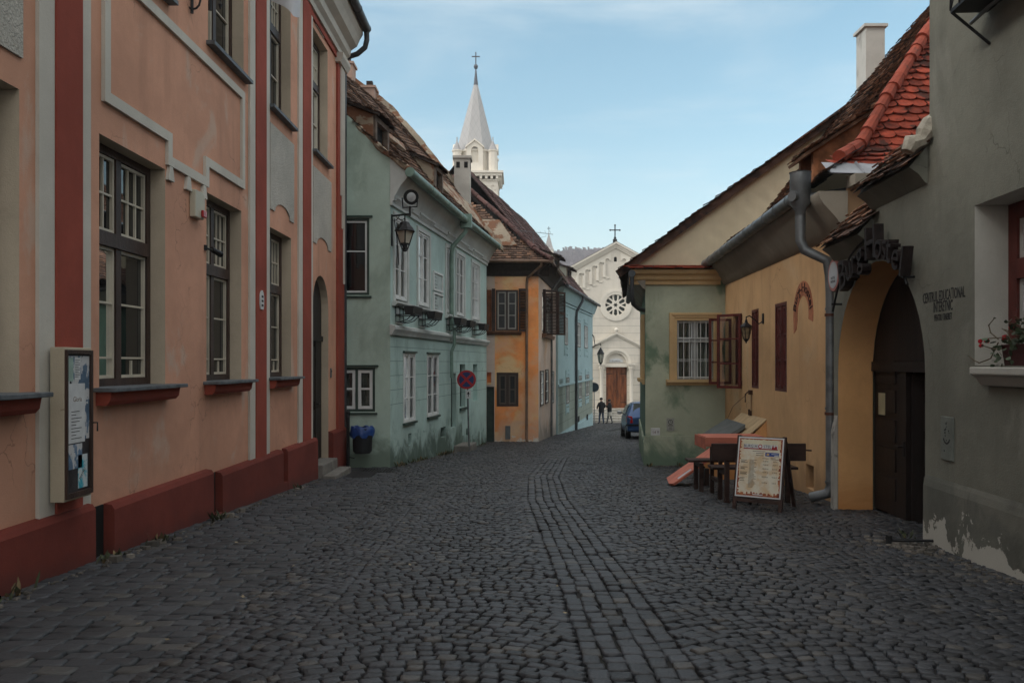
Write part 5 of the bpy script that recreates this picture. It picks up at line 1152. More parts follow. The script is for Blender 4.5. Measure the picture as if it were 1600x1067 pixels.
for px_,py_,dd in ((1542,532,.05),(1532,533,.05),(1580,511,-.02),(1570,527,.02),(1533,540,.05)):
    bloom(Vector(wr.P(wr.u(px_,dd),dd,wr.z(px_,py_,dd))),.022 if px_>1535 else .016)
for k in range(34):
    p=Vector(wr.P(fa-.05+.3*random.random(),.02+.05*random.random(),fz+.0+.16*random.random())); leaf(p,random.uniform(.012,.026))
build(st,'stems',M('dry_stem',(.10,.075,.045),.8),t); build(lf,'leaves',M('geranium_leaf',(.045,.065,.035),.6,.4,30,island=.4),t); build(fl,'blooms',M('red_petals',(.38,.010,.020),.6,.2),t)

# ---- things standing by the ochre wall
# A-board
P0 = Vector((2.66,10.30,0)); P1 = Vector((3.15,9.98,0)); uv=(P1-P0).normalized(); nv = Vector((uv.y,-uv.x,0)); g=gz(10.15)
t = thing('a_board', 'dark wooden A-board with a bordered price list standing on the cobbles', 'sign board', ((P0.x+P1.x)/2,(P0.y+P1.y)/2+.2,g))
Hh = .88; lean=.24
def ab(x,y,e=0):    # on the leaning front: x across, y up
    n_=Vector((nv.x,nv.y,lean)).normalized(); q=P0+uv*x-nv*(lean*y)+n_*e+Vector((0,0,g+y)); return (q.x,q.y,q.z)
Lw=(P1-P0).length
def abox(s,x0,x1,y0,y1,e0,e1,mi=0): s.hexa([ab(x0,y0,e0),ab(x1,y0,e0),ab(x1,y1,e0),ab(x0,y1,e0),ab(x0,y0,e1),ab(x1,y0,e1),ab(x1,y1,e1),ab(x0,y1,e1)],mi)
for x0,x1 in ((-.01,.035),(Lw-.035,Lw+.01)):
    s = MB(); abox(s,x0,x1,-.01,Hh+.02,-.02,.02); build(s,'leg',BENCH,t)
    s = MB(); a=Vector(ab(x0,Hh-.03,-.03)); b=a-nv*.40; b.z=gz(b.y)-.01; c_=uv*.04; d_=nv*.035
    s.hexa([b,b+c_,b+c_-d_,b-d_,a,a+c_,a+c_-d_,a-d_]); build(s,'rear_leg',BENCH,t)
s = MB(); abox(s,.035,Lw-.035,.10,.145,-.015,.012); abox(s,.035,Lw-.035,Hh-.03,Hh+.01,-.015,.010); a=Vector(ab(.0,.3,-.03)); build(s,'rail',BENCH,t)
s = MB(); abox(s,.02,Lw-.02,.15,Hh-.01,-.012,.008); o=build(s,'panel',BROWN,t)
s = MB(); a=Vector(ab(.03,.3,-.05)); abox(s,.03,Lw-.03,.3,Hh,-.16,-.14); build(s,'rear_panel',BENCH,t)
x0,x1,y0,y1=.012,Lw-.012,.16,Hh-.0
s = MB(); abox(s,x0,x1,y0,y1,.021,.024); poster=build(s,'poster',M('white_border',(.60,.62,.62),.5,.03),t)
s = MB(); abox(s,x0+.016,x1-.016,y0+.016,y1-.016,.0245,.0255)
tt = NT('price_list_print'); nn=tt.noise(7,6,None,.6,.5); n3=tt.noise(30,5)
f=tt.ramp(nn,.40,.62); colp=tt.mix(f,(.64,.60,.49),(.58,.44,.28)); build(s,'print',tt.done(tt.mix(tt.ramp(n3,.55,.8),colp,(.62,.57,.46)),.5),poster)
PXW=x1-x0-.032; PYH=y1-y0-.032
def px(x): return x0+.016+PXW*x
def py(y): return y0+.016+PYH*y
def strip(mat,nm,rects,e0=.0257,e1=.0263):
    s=MB()
    for a,b,c,d_ in rects: abox(s,px(a),px(b),py(c),py(d_),e0,e1)
    return build(s,nm,mat,poster)
random.seed(3)
edge=[]
for k in range(30):
    a=k/30; edge.append((a,a+1/30,0,.02+.055*random.random())); 
for k in range(40):
    a=k/40; edge.append((0,.01+.05*random.random()*(1 if a<.3 or a>.6 else .5),a,a+1/40)); edge.append((1-.01-.045*random.random(),1,a,a+1/40))
for k in range(30): a=k/30; edge.append((a,a+1/30,.985-.012*random.random(),1))
strip(M('burnt_red_edge',(.30,.05,.025),.6,.4,25,c2=(.42,.15,.06)),'burnt_edge',edge,.0257,.0260)
strip(M('cream_header',(.62,.58,.42),.6),'header',[(.10,.90,.90,.975)],.0262,.0264); strip(PAPER,'header',[(.10,.90,.825,.90)],.0262,.0264)
strip(M('crimson_bar',(.28,.012,.02),.6),'header_bar',[(.10,.90,.812,.83),(.76,.88,.83,.855),(.77,.80,.855,.885),(.83,.88,.855,.875),(.785,.79,.885,.915),(.845,.85,.875,.91)],.0265,.0267)
T=lambda x,y,e: ab(*( (x,y) ),e)
def ptext(sx_,x,y,size,mat,k=1.0): return text(poster,sx_,None,0,0,0,size,mat,k,.0003,'lettering',tf=lambda a,b,e: ab(px(x)+a,py(y)+b,.0270+e))
ptext('BURG H',.26,.842,.050,INK,.95); ptext('STEL',.655,.842,.050,INK,.95)
s=MB(); 
for k in range(18):
    a=k/18*2*math.pi; b=(k+1)/18*2*math.pi; r0,r1=.017,.026; c0=(px(.49),py(.865))
    q=[(c0[0]+r0*math.cos(a),c0[1]+r0*math.sin(a)),(c0[0]+r1*math.cos(a),c0[1]+r1*math.sin(a)),(c0[0]+r1*math.cos(b),c0[1]+r1*math.sin(b)),(c0[0]+r0*math.cos(b),c0[1]+r0*math.sin(b))]
    s.hexa([ab(*p,.0268) for p in q]+[ab(*p,.0275) for p in q])
build(s,'emblem',INKR,poster)
strip(M('royal_blue',(.02,.06,.25),.5),'blue_badge',[(.62,.93,.70,.765)],.0262,.0265); strip(M('gold_badge',(.55,.35,.10),.5),'badge_star',[(.65,.71,.717,.75)],.0266,.0268); strip(PAPER,'badge_line',[(.76,.91,.735,.745),(.83,.92,.705,.72)],.0266,.0268)
ln=[(.32,.62,.775,.782),(.40,.58,.742,.75),(.40,.58,.705,.713),(.56,.70,.655,.662),(.75,.86,.665,.672),(.75,.94,.645,.652)]
for k in range(24): y=.62-.0205*k; ln.append((.26,.26+.10+.09*random.random(),y,y+.006))
for y in (.61,.585,.57,.49,.47,.455,.40,.38,.365,.30,.28,.25): ln.append((.06,.06+.08+.1*random.random(),y,y+.008))
strip(INK,'print_lines',ln)
for k,(y,a_,b_) in enumerate([(.60,'35,00 lei','9,00 €'),(.54,'70,00 lei','18,00 €'),(.47,'100,00 lei','25,00 €'),(.41,'110,00 lei','27,50 €'),(.33,'125,00 lei','31,00 €'),(.23,'10,00 lei','2,50 €')]):
    ptext(a_,.64,y,.022,INK,.9); ptext(b_,.86,y,.022,INK,.9)
strip(PAPER,'footer',[(.38,.62,.02,.035)],.0264,.0266)

t = thing('iron_rod','short black iron rod lying by the rubble at the arch foot','rod',(3.6,7.62,gz(7.6)))
s=MB(); s.tube([(3.42,7.66,gz(7.6)+.05),(3.86,7.58,gz(7.6)+.06)],.014,8); build(s,'rod',IRON,t); s=MB(); s.box((3.395,7.62,gz(7.6)-.01),(3.43,7.70,gz(7.6)+.10)); build(s,'foot',IRON,t,bevel=.008)
# benches and table run out from the wall
def plank(s,x0,x1,y0,y1,z0,z1,mi=0): s.box((x0,y0,z0),(x1,y1,z1),mi)
def bench(name,label,x0,x1,yb,face,par_mat,back=True):
    """bench along x; face=+1 means it is used from the far side"""
    g=gz(yb); t=thing(name,label,'bench',((x0+x1)/2,yb,g))
    s=MB(); plank(s,x0,x1,yb+face*.10,yb+face*.24,g+.43,g+.465); plank(s,x0,x1,yb+face*.26,yb+face*.40,g+.43,g+.465); build(s,'seat',par_mat,t,bevel=.006)
    if back:
        s=MB(); plank(s,x0-.04,x1+.06,yb-.02,yb+.02,g+.56,g+.79); s.tube([(x1+.06,yb,g+.70),(x1+.14,yb,g+.695)],.012,6); build(s,'backrest',par_mat,t,bevel=.006)
    for x in (x0+.14,x1-.2):
        s=MB(); plank(s,x,x+.06,yb+face*.0,yb+face*.05,g-.02,g+.60 if back else g+.43); build(s,'leg',par_mat,t)
        s=MB(); plank(s,x,x+.06,yb+face*.38,yb+face*.43,g-.04,g+.43); build(s,'leg',par_mat,t)
        s=MB(); plank(s,x+.01,x+.05,yb+min(0,face*.38)+.05,yb+max(0,face*.38)-.0,g+.36,g+.43); build(s,'stretcher',par_mat,t)
    return t
bench('bench','dark bench with backrest turned away, directly behind the A-board',2.58,3.72,10.95,1,BENCH)
bench('bench','backless dark bench beyond the salmon topped table',2.55,3.85,12.35,1,BENCH,False)
y0,y1=11.55,12.2; g=gz(11.9)
t = thing('picnic_table','picnic table with salmon plank top on thin dark legs','table',(3.2,11.9,g))
s=MB()
for k in range(4): a=y0+(y1-y0)*k/4; plank(s,2.62,3.46,a,a+(y1-y0)/4-.012,g+.82,g+.86)
build(s,'tabletop',REDWOOD,t,bevel=.004)
s=MB(); plank(s,2.60,3.46,y0-.03,y0-.002,g+.74,g+.862); plank(s,2.585,2.60-.002,y0-.03,y1,g+.70,g+.855); build(s,'apron',REDWOOD,t)
for x in (2.80,3.3):
    for y in (y0+.06,y1-.08):
        s=MB(); plank(s,x,x+.05,y,y+.05,g-.02,g+.82); build(s,'leg',BENCH,t)
    s=MB(); plank(s,x+.01,x+.04,y0+.11,y1-.08,g+.2,g+.25); build(s,'stretcher',BENCH,t)
g=gz(13.4)
t = thing('hatch_door','salmon painted hatch door with white sticker propped slanting on the cobbles','door leaf',(2.7,13.3,g))
wl=W((2.46,12.95),(3.25,13.85)); 
def hd_(x,y,e): # x along slope up to the right, y depth, e normal
    k=math.radians(33); c=Vector((2.42+x*math.cos(k)*.98-e*math.sin(k), 13.10+.10*x+y, g+.02+x*math.sin(k)+e*math.cos(k))); return tuple(c)
s=MB(); L=.92; dp=.62
pl_=[(0,.18),(.04,0),(.12,-.02),(L,-.0),(L+.02,dp),(.05,dp)]
top=[hd_(x,y,.035) for x,y in pl_]; bot=[hd_(x,y,0) for x,y in pl_]; n=len(pl_)
s.add(top+bot,[tuple(range(n)),tuple(range(2*n-1,n-1,-1))]+[(i,(i+1)%n,n+(i+1)%n,n+i) for i in range(n)]); build(s,'panel',REDWOOD,t)
s=MB(); s.hexa([hd_(.16,.05,.036),hd_(.42,.05,.036),hd_(.42,.13,.036),hd_(.16,.13,.036),hd_(.16,.05,.038),hd_(.42,.05,.038),hd_(.42,.13,.038),hd_(.16,.13,.038)]); build(s,'sticker',M('pale_sticker',(.45,.50,.55),.5,.2,30),t)
s=MB(); s.hexa([hd_(.2,.3,-.06),hd_(.86,.3,-.06),hd_(.86,.4,-.06),hd_(.2,.4,-.06),hd_(.2,.3,-.001),hd_(.86,.3,-.001),hd_(.86,.4,-.001),hd_(.2,.4,-.001)]); s.box((2.98,13.3,g-.05),(3.05,13.4,g+.28)); s.box((2.98,13.6,g-.05),(3.05,13.68,g+.28)); build(s,'batten',BENCH,t)
# ================================================================= CHURCH, TOWER, HILL
random.seed(21)
yc = 62.0; cx = (962-CX)/F*yc
wc = W((cx-5,yc),(cx+5,yc)); HC = 3.32; zpk = 10.27; zev = 8.46
def zc_(py): return CZ+(HY-py)*yc/F
def xu(px_): return (px_-CX)/F*yc-cx+5
church = thing('church', 'ivory church front with rose window and brown double door', 'church', (cx,yc,-2.6))
C=5.0
PW = .80
dz0, dz1 = zc_(637.5), zc_(573.5); du0, du1 = xu(947), xu(979.7)
rosez = zc_(476.6)
holes=[[(C+.86*math.cos(k*math.pi/16), rosez+.86*math.sin(k*math.pi/16)) for k in range(32)], arch(C-.13,C+.10,zc_(409),zc_(403.5)), rect(du0,du1,dz0,dz1)]
mb=MB(); wall(mb,wc,[(C-HC,-3),(C+HC,-3),(C+HC,zev),(C,zpk),(C-HC,zev)],holes,.25)
a=(cx-HC); b=(cx+HC)
for x in (a,b): mb.add([(x,yc,-3),(x,yc+22,-3),(x,yc+22,zev),(x,yc,zev)],[(0,1,2,3)])
mb.add([(a,yc+22,-3),(b,yc+22,-3),(b,yc+22,zev),(cx,yc+22,zpk),(a,yc+22,zev)],[(0,1,2,3,4)])
build(mb,'wall',[CHURCH,CHTRIM],church)
s=MB(); sl_=(zpk-zev)/HC
for k,(d,off,th) in enumerate(((.32,.34,.16),(.20,.18,.16),(.12,.03,.15))):
    for sg in (-1,1):
        e=HC+.28-.06*k
        p=[(C,zpk+off),(C+sg*e,zpk+off-e*sl_),(C+sg*e,zpk+off-e*sl_-th+.003),(C,zpk+off-th+.003)]
        s.prism(wc,p,-.05*(k==0),d)
build(s,'raking_cornice',CHTRIM,church)
s=MB(); s.add([(cx,yc-.35,zpk+.36),(cx+HC+.35,yc-.35,zpk+.36-(HC+.35)*sl_),(cx+HC+.35,yc+22,zpk+.36-(HC+.35)*sl_),(cx,yc+22,zpk+.36)],[(0,1,2,3)]); s.add([(cx,yc-.35,zpk+.36),(cx-HC-.35,yc-.35,zpk+.36-(HC+.35)*sl_),(cx-HC-.35,yc+22,zpk+.36-(HC+.35)*sl_),(cx,yc+22,zpk+.36)],[(0,1,2,3)]); build(s,'roof',SLATE,church)
# blind arcade climbing under the gable: raised piers with round heads
aw=.50
for sg in (-1,1):
    for k in range(1,6):
        c=C+sg*(k*aw+.12); ztop=zpk-.28-(k*aw+.12)*sl_-.42; zb_=ztop-1.25+(.0 if k<5 else .4)
        s=MB(); r=.15
        s.ring(wc,c,ztop-.02,.0,.10,r,r+.09,10,0,0,math.pi)
        xo=c+sg*aw/2
        s.wbox(wc,xo-.10,xo+.10,.0,.10,zb_-.0,ztop-.02)
        s.prism(wc,[(c-aw/2,ztop-.02),(c-r-.085,ztop-.02),(c-r-.04,ztop+.15),(c,ztop+.22),(c+r+.04,ztop+.15),(c+r+.085,ztop-.02),(c+aw/2,ztop-.02),(c+aw/2,zpk-.26-abs(c+aw/2-C)*sl_),(c-aw/2,zpk-.26-abs(c-aw/2-C)*sl_)],0,.075)
        s.wbox(wc,c-.12,c+.12,0,.05,zb_-.12,zb_)
        build(s,'blind_arch',CHTRIM,church)
# rose window
s=MB(); s.ring(wc,C,rosez,0,.07,.98,1.19,40); s.ring(wc,C,rosez,-.12,.05,.80,.98,40); o=build(s,'rose_window',CHTRIM,church)
hs_=[]
for k in range(6):                               # six round ended slots, six small triangles and a star in a stone plate
    a=k*math.pi/3+math.pi/2; ca,sa=math.cos(a),math.sin(a)
    def q(x,y): return (C+x*ca-y*sa, rosez+x*sa+y*ca)
    hs_.append([q(.30,-.035),q(.36,-.10)]+[q(.64+.13*math.cos(b_),.13*math.sin(b_)) for b_ in [(-.5+j/8)*math.pi for j in range(9)]]+[q(.36,.10),q(.30,.035)])
    a=a+math.pi/6; ca,sa=math.cos(a),math.sin(a); hs_.append([q(.42,0),q(.74,-.13),q(.77,0),q(.74,.13)])
hs_.append([(C+r_*math.cos(j*math.pi/6+math.pi/6*0),rosez+r_*math.sin(j*math.pi/6)) for j in range(12) for r_ in [(.20,.10)[j%2]]])
circ=[(C+.83*math.cos(j*math.pi/20),rosez+.83*math.sin(j*math.pi/20)) for j in range(40)]
s=MB(); wall(s,wc,circ,hs_,.12,0,0,-.03)
build(s,'tracery',CHTRIM,o)
s=MB(); s.disc(wc,C,rosez,-.2,-.14,.86,32); build(s,'pane',M('dark_church_glass',(.03,.035,.032),.25,.2),o)
s=MB(); s.wbox(wc,C-.2,C+.2,-.22,-.18,zc_(410),zc_(400)); build(s,'opening',BLACKHOLE,church)
# portal
wp=W((cx-5,yc-.25),(cx+5,yc-.25)); spz=zc_(567); R0=.90; pc=C+.02
s=MB(); gpk=zc_(519.5); gw=xu(996.5)-C; ge=zc_(537)
s.prism(wp,[(pc-gw,-2.0),(pc-R0-.02,-2.0)]+[(pc-(R0+.02)*math.cos(math.pi*k/16),spz+(R0+.02)*math.sin(math.pi*k/16)) for k in range(17)]+[(pc+R0+.02,-2.0),(pc+gw,-2.0),(pc+gw,ge-.15),(pc,gpk-.22),(pc-gw,ge-.15)],-.25,.0); build(s,'portal',CHURCH,church)
s=MB()
for sg in (-1,1):
    e=gw+.14; sl2=(gpk-ge)/gw
    for off,th,d in ((.0,.12,.16),(-.12,.12,.08)):
        s.prism(wp,[(pc,gpk+off),(pc+sg*e,gpk+off-e*sl2),(pc+sg*e,gpk+off-e*sl2-th+.003),(pc,gpk+off-th+.003)],-.2,d)
s.ring(wp,pc,spz,-.12,.05,R0,R0+.20,24,0,0,math.pi); s.ring(wp,pc,spz,-.2,-.05,R0-.16,R0-.003,24,0,0,math.pi)
s.wbox(wp,pc-R0-.1,pc+R0+.1,-.2,-.04,dz1+.01,spz-.03); s.lathe(wp.P(pc,.02,gpk+.02),[(.14,0),(.16,.1),(.2,.16),(.12,.24),(.05,.34)],10)
build(s,'portal_moulding',CHTRIM,church)
for sg in (-1,1):
    c=pc+sg*(R0+.20); s=MB(); s.lathe(wp.P(c,.10,-1.62),[(.20,-.15),(.20,0),(.16,.05),(.145,.1),(.135,2.62),(.15,2.66),(.15,2.70),(.17,2.78),(.23,3.0),(.23,3.06)],14); s.wbox(wp,c-.26,c+.26,-.1,.36,1.44,1.60); s.wbox(wp,c-.28,c+.28,-.1,.36,-2.0,-1.76)
    for k in range(8): a=k*math.pi/4; s.lathe(Vector(wp.P(c,.10,1.22))+Vector((.19*math.cos(a),.19*math.sin(a),0)),[(.02,-.09),(.05,0),(.03,.09)],6)
    build(s,'column',CHTRIM,church,smooth=True)
s=MB(); s.prism(wp,[(pc+(R0-.1)*math.cos(math.pi*j/24),spz-.02+(R0-.1)*math.sin(math.pi*j/24)) for j in range(25)],-.245,-.22); build(s,'tympanum',CHURCH,church)
s=MB(); s.prism(wp,[(pc-.52,spz+.06),(pc+.52,spz+.06),(pc+.46,spz+.24),(pc+.2,spz+.32),(pc-.2,spz+.32),(pc-.46,spz+.24)],-.215,-.17); o=build(s,'plaque',PAPER,church); text(o,'ISUS HRISTOS',wp,pc,spz+.10,-.168,.11,INK,.9,.002)
s=MB(); dm=(du0+du1)/2
for x0,x1 in ((du0+.01,dm-.008),(dm+.008,du1-.01)):
    s=MB(); s.wbox(wc,x0,x1,-.22,-.14,dz0,dz1)
    for z0,z1 in ((dz0+.15,dz0+.85),(dz0+1.0,dz0+1.75),(dz0+1.9,dz1-.15)): s.wbox(wc,x0+.09,x1-.09,-.14,-.115,z0,z1)
    d_=build(s,'door',OAK,church)
    s=MB()
    for z in (dz0+.42,dz1-.5): 
        e0=x0+.02 if x0<dm-.1 else x1-.02; sg=1 if x0<dm-.1 else -1; s.wbox(wc,min(e0,e0+sg*.45),max(e0,e0+sg*.45),-.113,-.10,z-.025,z+.025)
    s.tube([wc.P(x1-.08 if x0<dm-.1 else x0+.08,-.13,dz0+1.3),wc.P(x1-.08 if x0<dm-.1 else x0+.08,-.03,dz0+1.3)],.03,8); build(s,'hinge',IRON,d_)
s=MB()
for z0,z1 in ((zc_(596),zc_(592)),(zc_(599.5),zc_(597.5))): s.wbox(wc,C-HC,pc-gw,0,.08,z0,z1); s.wbox(wc,pc+gw,C+HC,0,.08,z0,z1)
build(s,'string_course',CHTRIM,church)
n=5; zt=dz0-.02; zb2=gz(58)-.02; 
s=MB()
for k in range(n):
    d1=4.1-.0-(k)*.62-.4; s.wbox(wc,C-HC+.05+.0*k,C+2.6,.02 if k<n-1 else .0,d1,zb2-.3 if k==0 else zb2+(zt-zb2)*k/n,zb2+(zt-zb2)*(k+1)/n)
tag(build(s,'church_steps',STONE,None,loc=(cx,yc-2,zb2),bevel=.02),'worn pale stone steps leading up to the church door','steps')
s=MB(); z0=zpk+.36; s.lathe((cx-.05,yc,z0-.1),[(.16,0),(.16,.25),(.07,.34),(.10,.40),(.05,.46)],8); s.box((cx-.09,yc-.04,z0+.2),(cx-.01,yc+.04,z0+1.22)); s.box((cx-.41,yc-.039,z0+.82),(cx+.31,yc+.039,z0+.89))
for x,z in ((-.41,.855),(.31,.855),(-.05,1.22)): s.lathe((cx+x,yc,z0+z-.07),[(.02,0),(.08,.07),(.02,.14)],8)
build(s,'roof_cross',IRON,church)

# ---- tower with grey spire
yt=78.0; tx=(743.5-CX)/F*yt
def zt_(py): return CZ+(HY-py)*yt/F
tower = thing('church_tower', 'ivory bell tower with pale grey octagonal spire and gilt cross', 'tower', (tx,yt,-3))
w4=[W((tx-2.1,yt-2.1),(tx+2.1,yt-2.1)),W((tx+2.1,yt-2.1),(tx+2.1,yt+2.1)),W((tx+2.1,yt+2.1),(tx-2.1,yt+2.1)),W((tx-2.1,yt+2.1),(tx-2.1,yt-2.1))]
kz=(yt-2.1)/yt
def z4(py): return CZ+(HY-py)*(yt-2.1)/F
zco=z4(283); mb=MB(); su=2.1+.58
for w_ in w4: wall(mb,w_,rect(0,4.2,-3,zco),[arch(su-.30,su+.28,z4(330),z4(309))],.35)
build(mb,'shaft',[CHTRIM,CHURCH],tower)
for w_ in w4:
    s=MB(); s.wbox(w_,su-.35,su+.33,-.36,-.32,z4(331),z4(300)); build(s,'opening',BLACKHOLE,tower)
    s=MB()
    for k in range(7): c=.45+.55*k; s.ring(w_,c,z4(292),0,.07,.14,.22,10,0,0,math.pi); s.wbox(w_,c-.27,c-.15,0,.07,z4(297),z4(292)); s.wbox(w_,c+.15,c+.27,0,.069,z4(297),z4(292))
    s.ring(w_,su,z4(309),0,.06,.32,.42,12,0,0,math.pi); build(s,'blind_arch',CHTRIM,tower)
s=MB()
for r,z0,z1 in ((2.20,zco,zco+.16),(2.48,zco+.42,zco+.66),(2.62,zco+.66,zco+.86)): s.box((tx-r,yt-r,z0),(tx+r,yt+r,z1))
for w_ in w4:
    for k in range(9): u=.12+.49*k; s.wbox(w_,u,u+.22,-.05,.34,zco+.16,zco+.42)
build(s,'cornice',CHTRIM,tower)
zb=zco+.86; s=MB(); s.lathe((tx,yt,0),[(1.86,zb),(1.86,zt_(244)),(1.98,zt_(243)),(1.98,zt_(240))],8,0,rot=R(22.5)); build(s,'belfry',CHTRIM,tower)
for k in range(4):
    a=R(45+90*k); c=(tx+2.35*math.cos(a)*.99,yt+2.35*math.sin(a)*.99)
    s=MB(); s.lathe((c[0],c[1],0),[(.42,zb),(.42,zt_(246)),(.50,zt_(244)),(.50,zt_(242.5))],8,0,rot=R(22.5)); o=build(s,'corner_turret',CHTRIM,tower)
    s=MB(); s.lathe((c[0],c[1],0),[(.44,zt_(242.5)),(.05,zt_(228)),(.05,zt_(222))],8,0,rot=R(22.5)); build(s,'turret_cap',SLATE,o)
for k in range(4):
    a=R(-90+90*k); dvec=Vector((math.cos(a),math.sin(a))); pv=Vector((-dvec.y,dvec.x)); cc=Vector((tx,yt))+dvec*1.80
    wl=W(cc-pv*-.0-pv*.9,cc+pv*.9) ; wl=wl if wl.n.dot(dvec)>0 else W(cc+pv*.9,cc-pv*.9)
    s=MB(); zp=zt_(229); ze=zt_(239)
    wall(s,wl,[(.15,zb),(1.65,zb),(1.65,ze),(.9,zp),(.15,ze)],[arch(.58,1.22,zt_(262),zt_(243))],.4,0,0,.2)
    s.prism(wl,[(.05,ze-.05),(.9,zp+.02),(1.75,ze-.05),(1.75,ze+.1),(.9,zp+.18),(.05,ze+.1)],-.7,.32)
    s.add([wl.P(.15,.2,zb),wl.P(.15,-.5,zb),wl.P(.15,-.5,ze),wl.P(.15,.2,ze)],[(0,1,2,3)]); s.add([wl.P(1.65,.2,zb),wl.P(1.65,-.5,zb),wl.P(1.65,-.5,ze),wl.P(1.65,.2,ze)],[(0,1,2,3)])
    o=build(s,'belfry_gable',CHTRIM,tower); s=MB(); s.wbox(wl,.5,1.3,-.19,-.15,zt_(263),zt_(238)); build(s,'opening',M('dark_louvres',(.05,.035,.03),.8),o)
zs0=zt_(241); ztip=zt_(118)
tt=NT('spire_slates'); X,Y,Z=tt.sep(); 
c1=tt.math('FRACT',tt.math('ADD',tt.math('MULTIPLY',X,1.9),tt.math('MULTIPLY',Z,.95))); c2=tt.math('FRACT',tt.math('SUBTRACT',tt.math('MULTIPLY',X,1.9),tt.math('MULTIPLY',Z,.95)))
ln_=tt.math('MAXIMUM',tt.math('LESS_THAN',c1,.07),tt.math('LESS_THAN',c2,.07))
SPM=tt.done(tt.mix(tt.math('MULTIPLY',ln_,.35),tt.mix(tt.noise(.7,4),(.36,.35,.345),(.43,.42,.41)),(.2,.2,.2)),.6,None,.3)
s=MB(); s.lathe((tx,yt,0),[(1.93,zs0),(1.80,zs0+.5),(.20,ztip-.9),(.13,ztip-.8)],8,0,rot=R(22.5)); build(s,'spire',SPM,tower)
s=MB(); s.lathe((tx,yt,0),[(.22,ztip-.95),(.07,ztip+.40),(.05,ztip+.55),(.16,ztip+.64),(.21,ztip+.80),(.16,ztip+.95),(.04,ztip+1.05)],12); zk=ztip+1.0; s.box((tx-.05,yt-.05,zk),(tx+.05,yt+.05,zk+1.16)); s.box((tx-.38,yt-.045,zk+.70),(tx+.38,yt+.045,zk+.79)); build(s,'cross',M('dark_lead',(.10,.11,.13),.5),tower)
# ---- small bell turret
y2=70.0; x2=(857.5-CX)/F*y2
def z2(py): return CZ+(HY-py)*y2/F
t = thing('bell_turret','small ivory bell turret with pointed grey cap beyond the roofs','turret',(x2,y2,-2.6))
wq=W((x2-.38,y2-.38),(x2+.38,y2-.38)); s=MB(); wall(s,wq,[(0,-2.6),(.76,-2.6),(.76,z2(392)),(.38,z2(388)),(0,z2(392))],[arch(.22,.54,z2(403),z2(397))],.3,0,0); s.box((x2-.38,y2-.07,-2.6),(x2+.38,y2+.38,z2(404))); s.box((x2-.379,y2+.05,z2(404)),(x2-.25,y2+.379,z2(391))); s.box((x2+.25,y2+.05,z2(404)),(x2+.379,y2+.379,z2(391))); build(s,'wall',CHTRIM,t)
s=MB(); s.lathe((x2,y2,0),[(.60,z2(391.5)),(.46,z2(388)),(.04,z2(365)),(.03,z2(360))],4,0,rot=R(45)); build(s,'cap',SLATE,t)
s=MB(); s.box((x2-.02,y2-.02,z2(361)),(x2+.02,y2+.02,z2(354))); s.box((x2-.14,y2-.019,z2(357.5)),(x2+.14,y2+.019,z2(356.7))); build(s,'cross',IRON,t)

# ---- hill with winter wood
hm=MB(); nx,ny=70,14
def hz(x,y):
    k=(y-300)/300; base=-3+ (62+10*math.sin(x*.012+1)+6*math.sin(x*.031))*max(0,min(1,k))**.8*math.exp(-((x-30)/330)**2); return base
vs=[(-410+820*i/nx, 300+400*j/ny, hz(-410+820*i/nx,300+400*j/ny)) for j in range(ny+1) for i in range(nx+1)]
hm.add(vs,[(j*(nx+1)+i,j*(nx+1)+i+1,(j+1)*(nx+1)+i+1,(j+1)*(nx+1)+i) for j in range(ny) for i in range(nx)])
WOODM=M('bare_winter_wood',(.12,.10,.10),.95,.3,.05,0)
struct(build(hm,'hills',WOODM,None,smooth=True,loc=(0,500,0)))
s=MB()
for k in range(2600):
    x=random.uniform(-60,110); y=random.uniform(480,640); z=hz(x,y); h=random.uniform(5,11); r=random.uniform(1.5,3.2)
    for j in range(5):
        a=random.uniform(0,6.28); p=Vector((x+random.gauss(0,.8),y,z-1)); tip=Vector((x+r*math.cos(a),y+r*.4*math.sin(a),z+h*random.uniform(.7,1.05)))
        s.add([p,p+Vector((.5,0,0)),tip+Vector((random.uniform(.5,1.2),0,0)),tip+Vector((-random.uniform(.3,1),0,.4))],[(0,1,2,3)])
struct(build(s,'winter_wood',M('bare_twigs',(.13,.105,.115),.95,.3,.05,0,island=.35),None,loc=(0,520,0)),'stuff')

# ================================================================= CAR
cy0=31.0; g=gz(33)
car = thing('parked_car','blue hatchback parked half hidden beyond the sage green corner','car',(4.75,32.8,g))
ang=R(-3); ca,sa=math.cos(ang),math.sin(ang); CB=Vector(((980-CX)/F*cy0+.82,cy0,gz(cy0)))
def cp(x,y,z): return (CB.x+x*ca-y*sa, CB.y+x*sa+y*ca, CB.z+z-.05*y)
st=[ # y, half width low, half width belt, z low, z belt, z top, half width top
 (0.00,.74,.76,.36,.74,.76,.70),(0.06,.80,.82,.26,.84,.88,.72),(0.30,.815,.83,.24,.90,1.12,.66),(0.62,.82,.835,.24,.91,1.36,.60),(1.2,.82,.835,.22,.92,1.43,.60),(2.0,.82,.835,.22,.91,1.42,.59),(2.45,.82,.83,.22,.90,1.30,.58),(2.95,.815,.82,.22,.88,.93,.66),(3.5,.80,.79,.25,.78,.82,.62),(3.82,.72,.70,.32,.62,.66,.52)]
s=MB(); sec=[]
for y,wl_,wb_,zl,zb_,zt,wtp in st:
    half=[(0,zl),(wl_*.92,zl),(wl_,zl+.10),(wb_+.01,(zl+zb_)/2+.05),(wb_,zb_),((wb_+wtp)/2+.02,(zb_+zt)/2),(wtp,zt-.03),(wtp*.7,zt+.01),(0,zt+.025)]
    sec.append([cp(x,y,z) for x,z in half]+[cp(-x,y,z) for x,z in reversed(half[1:-1])])
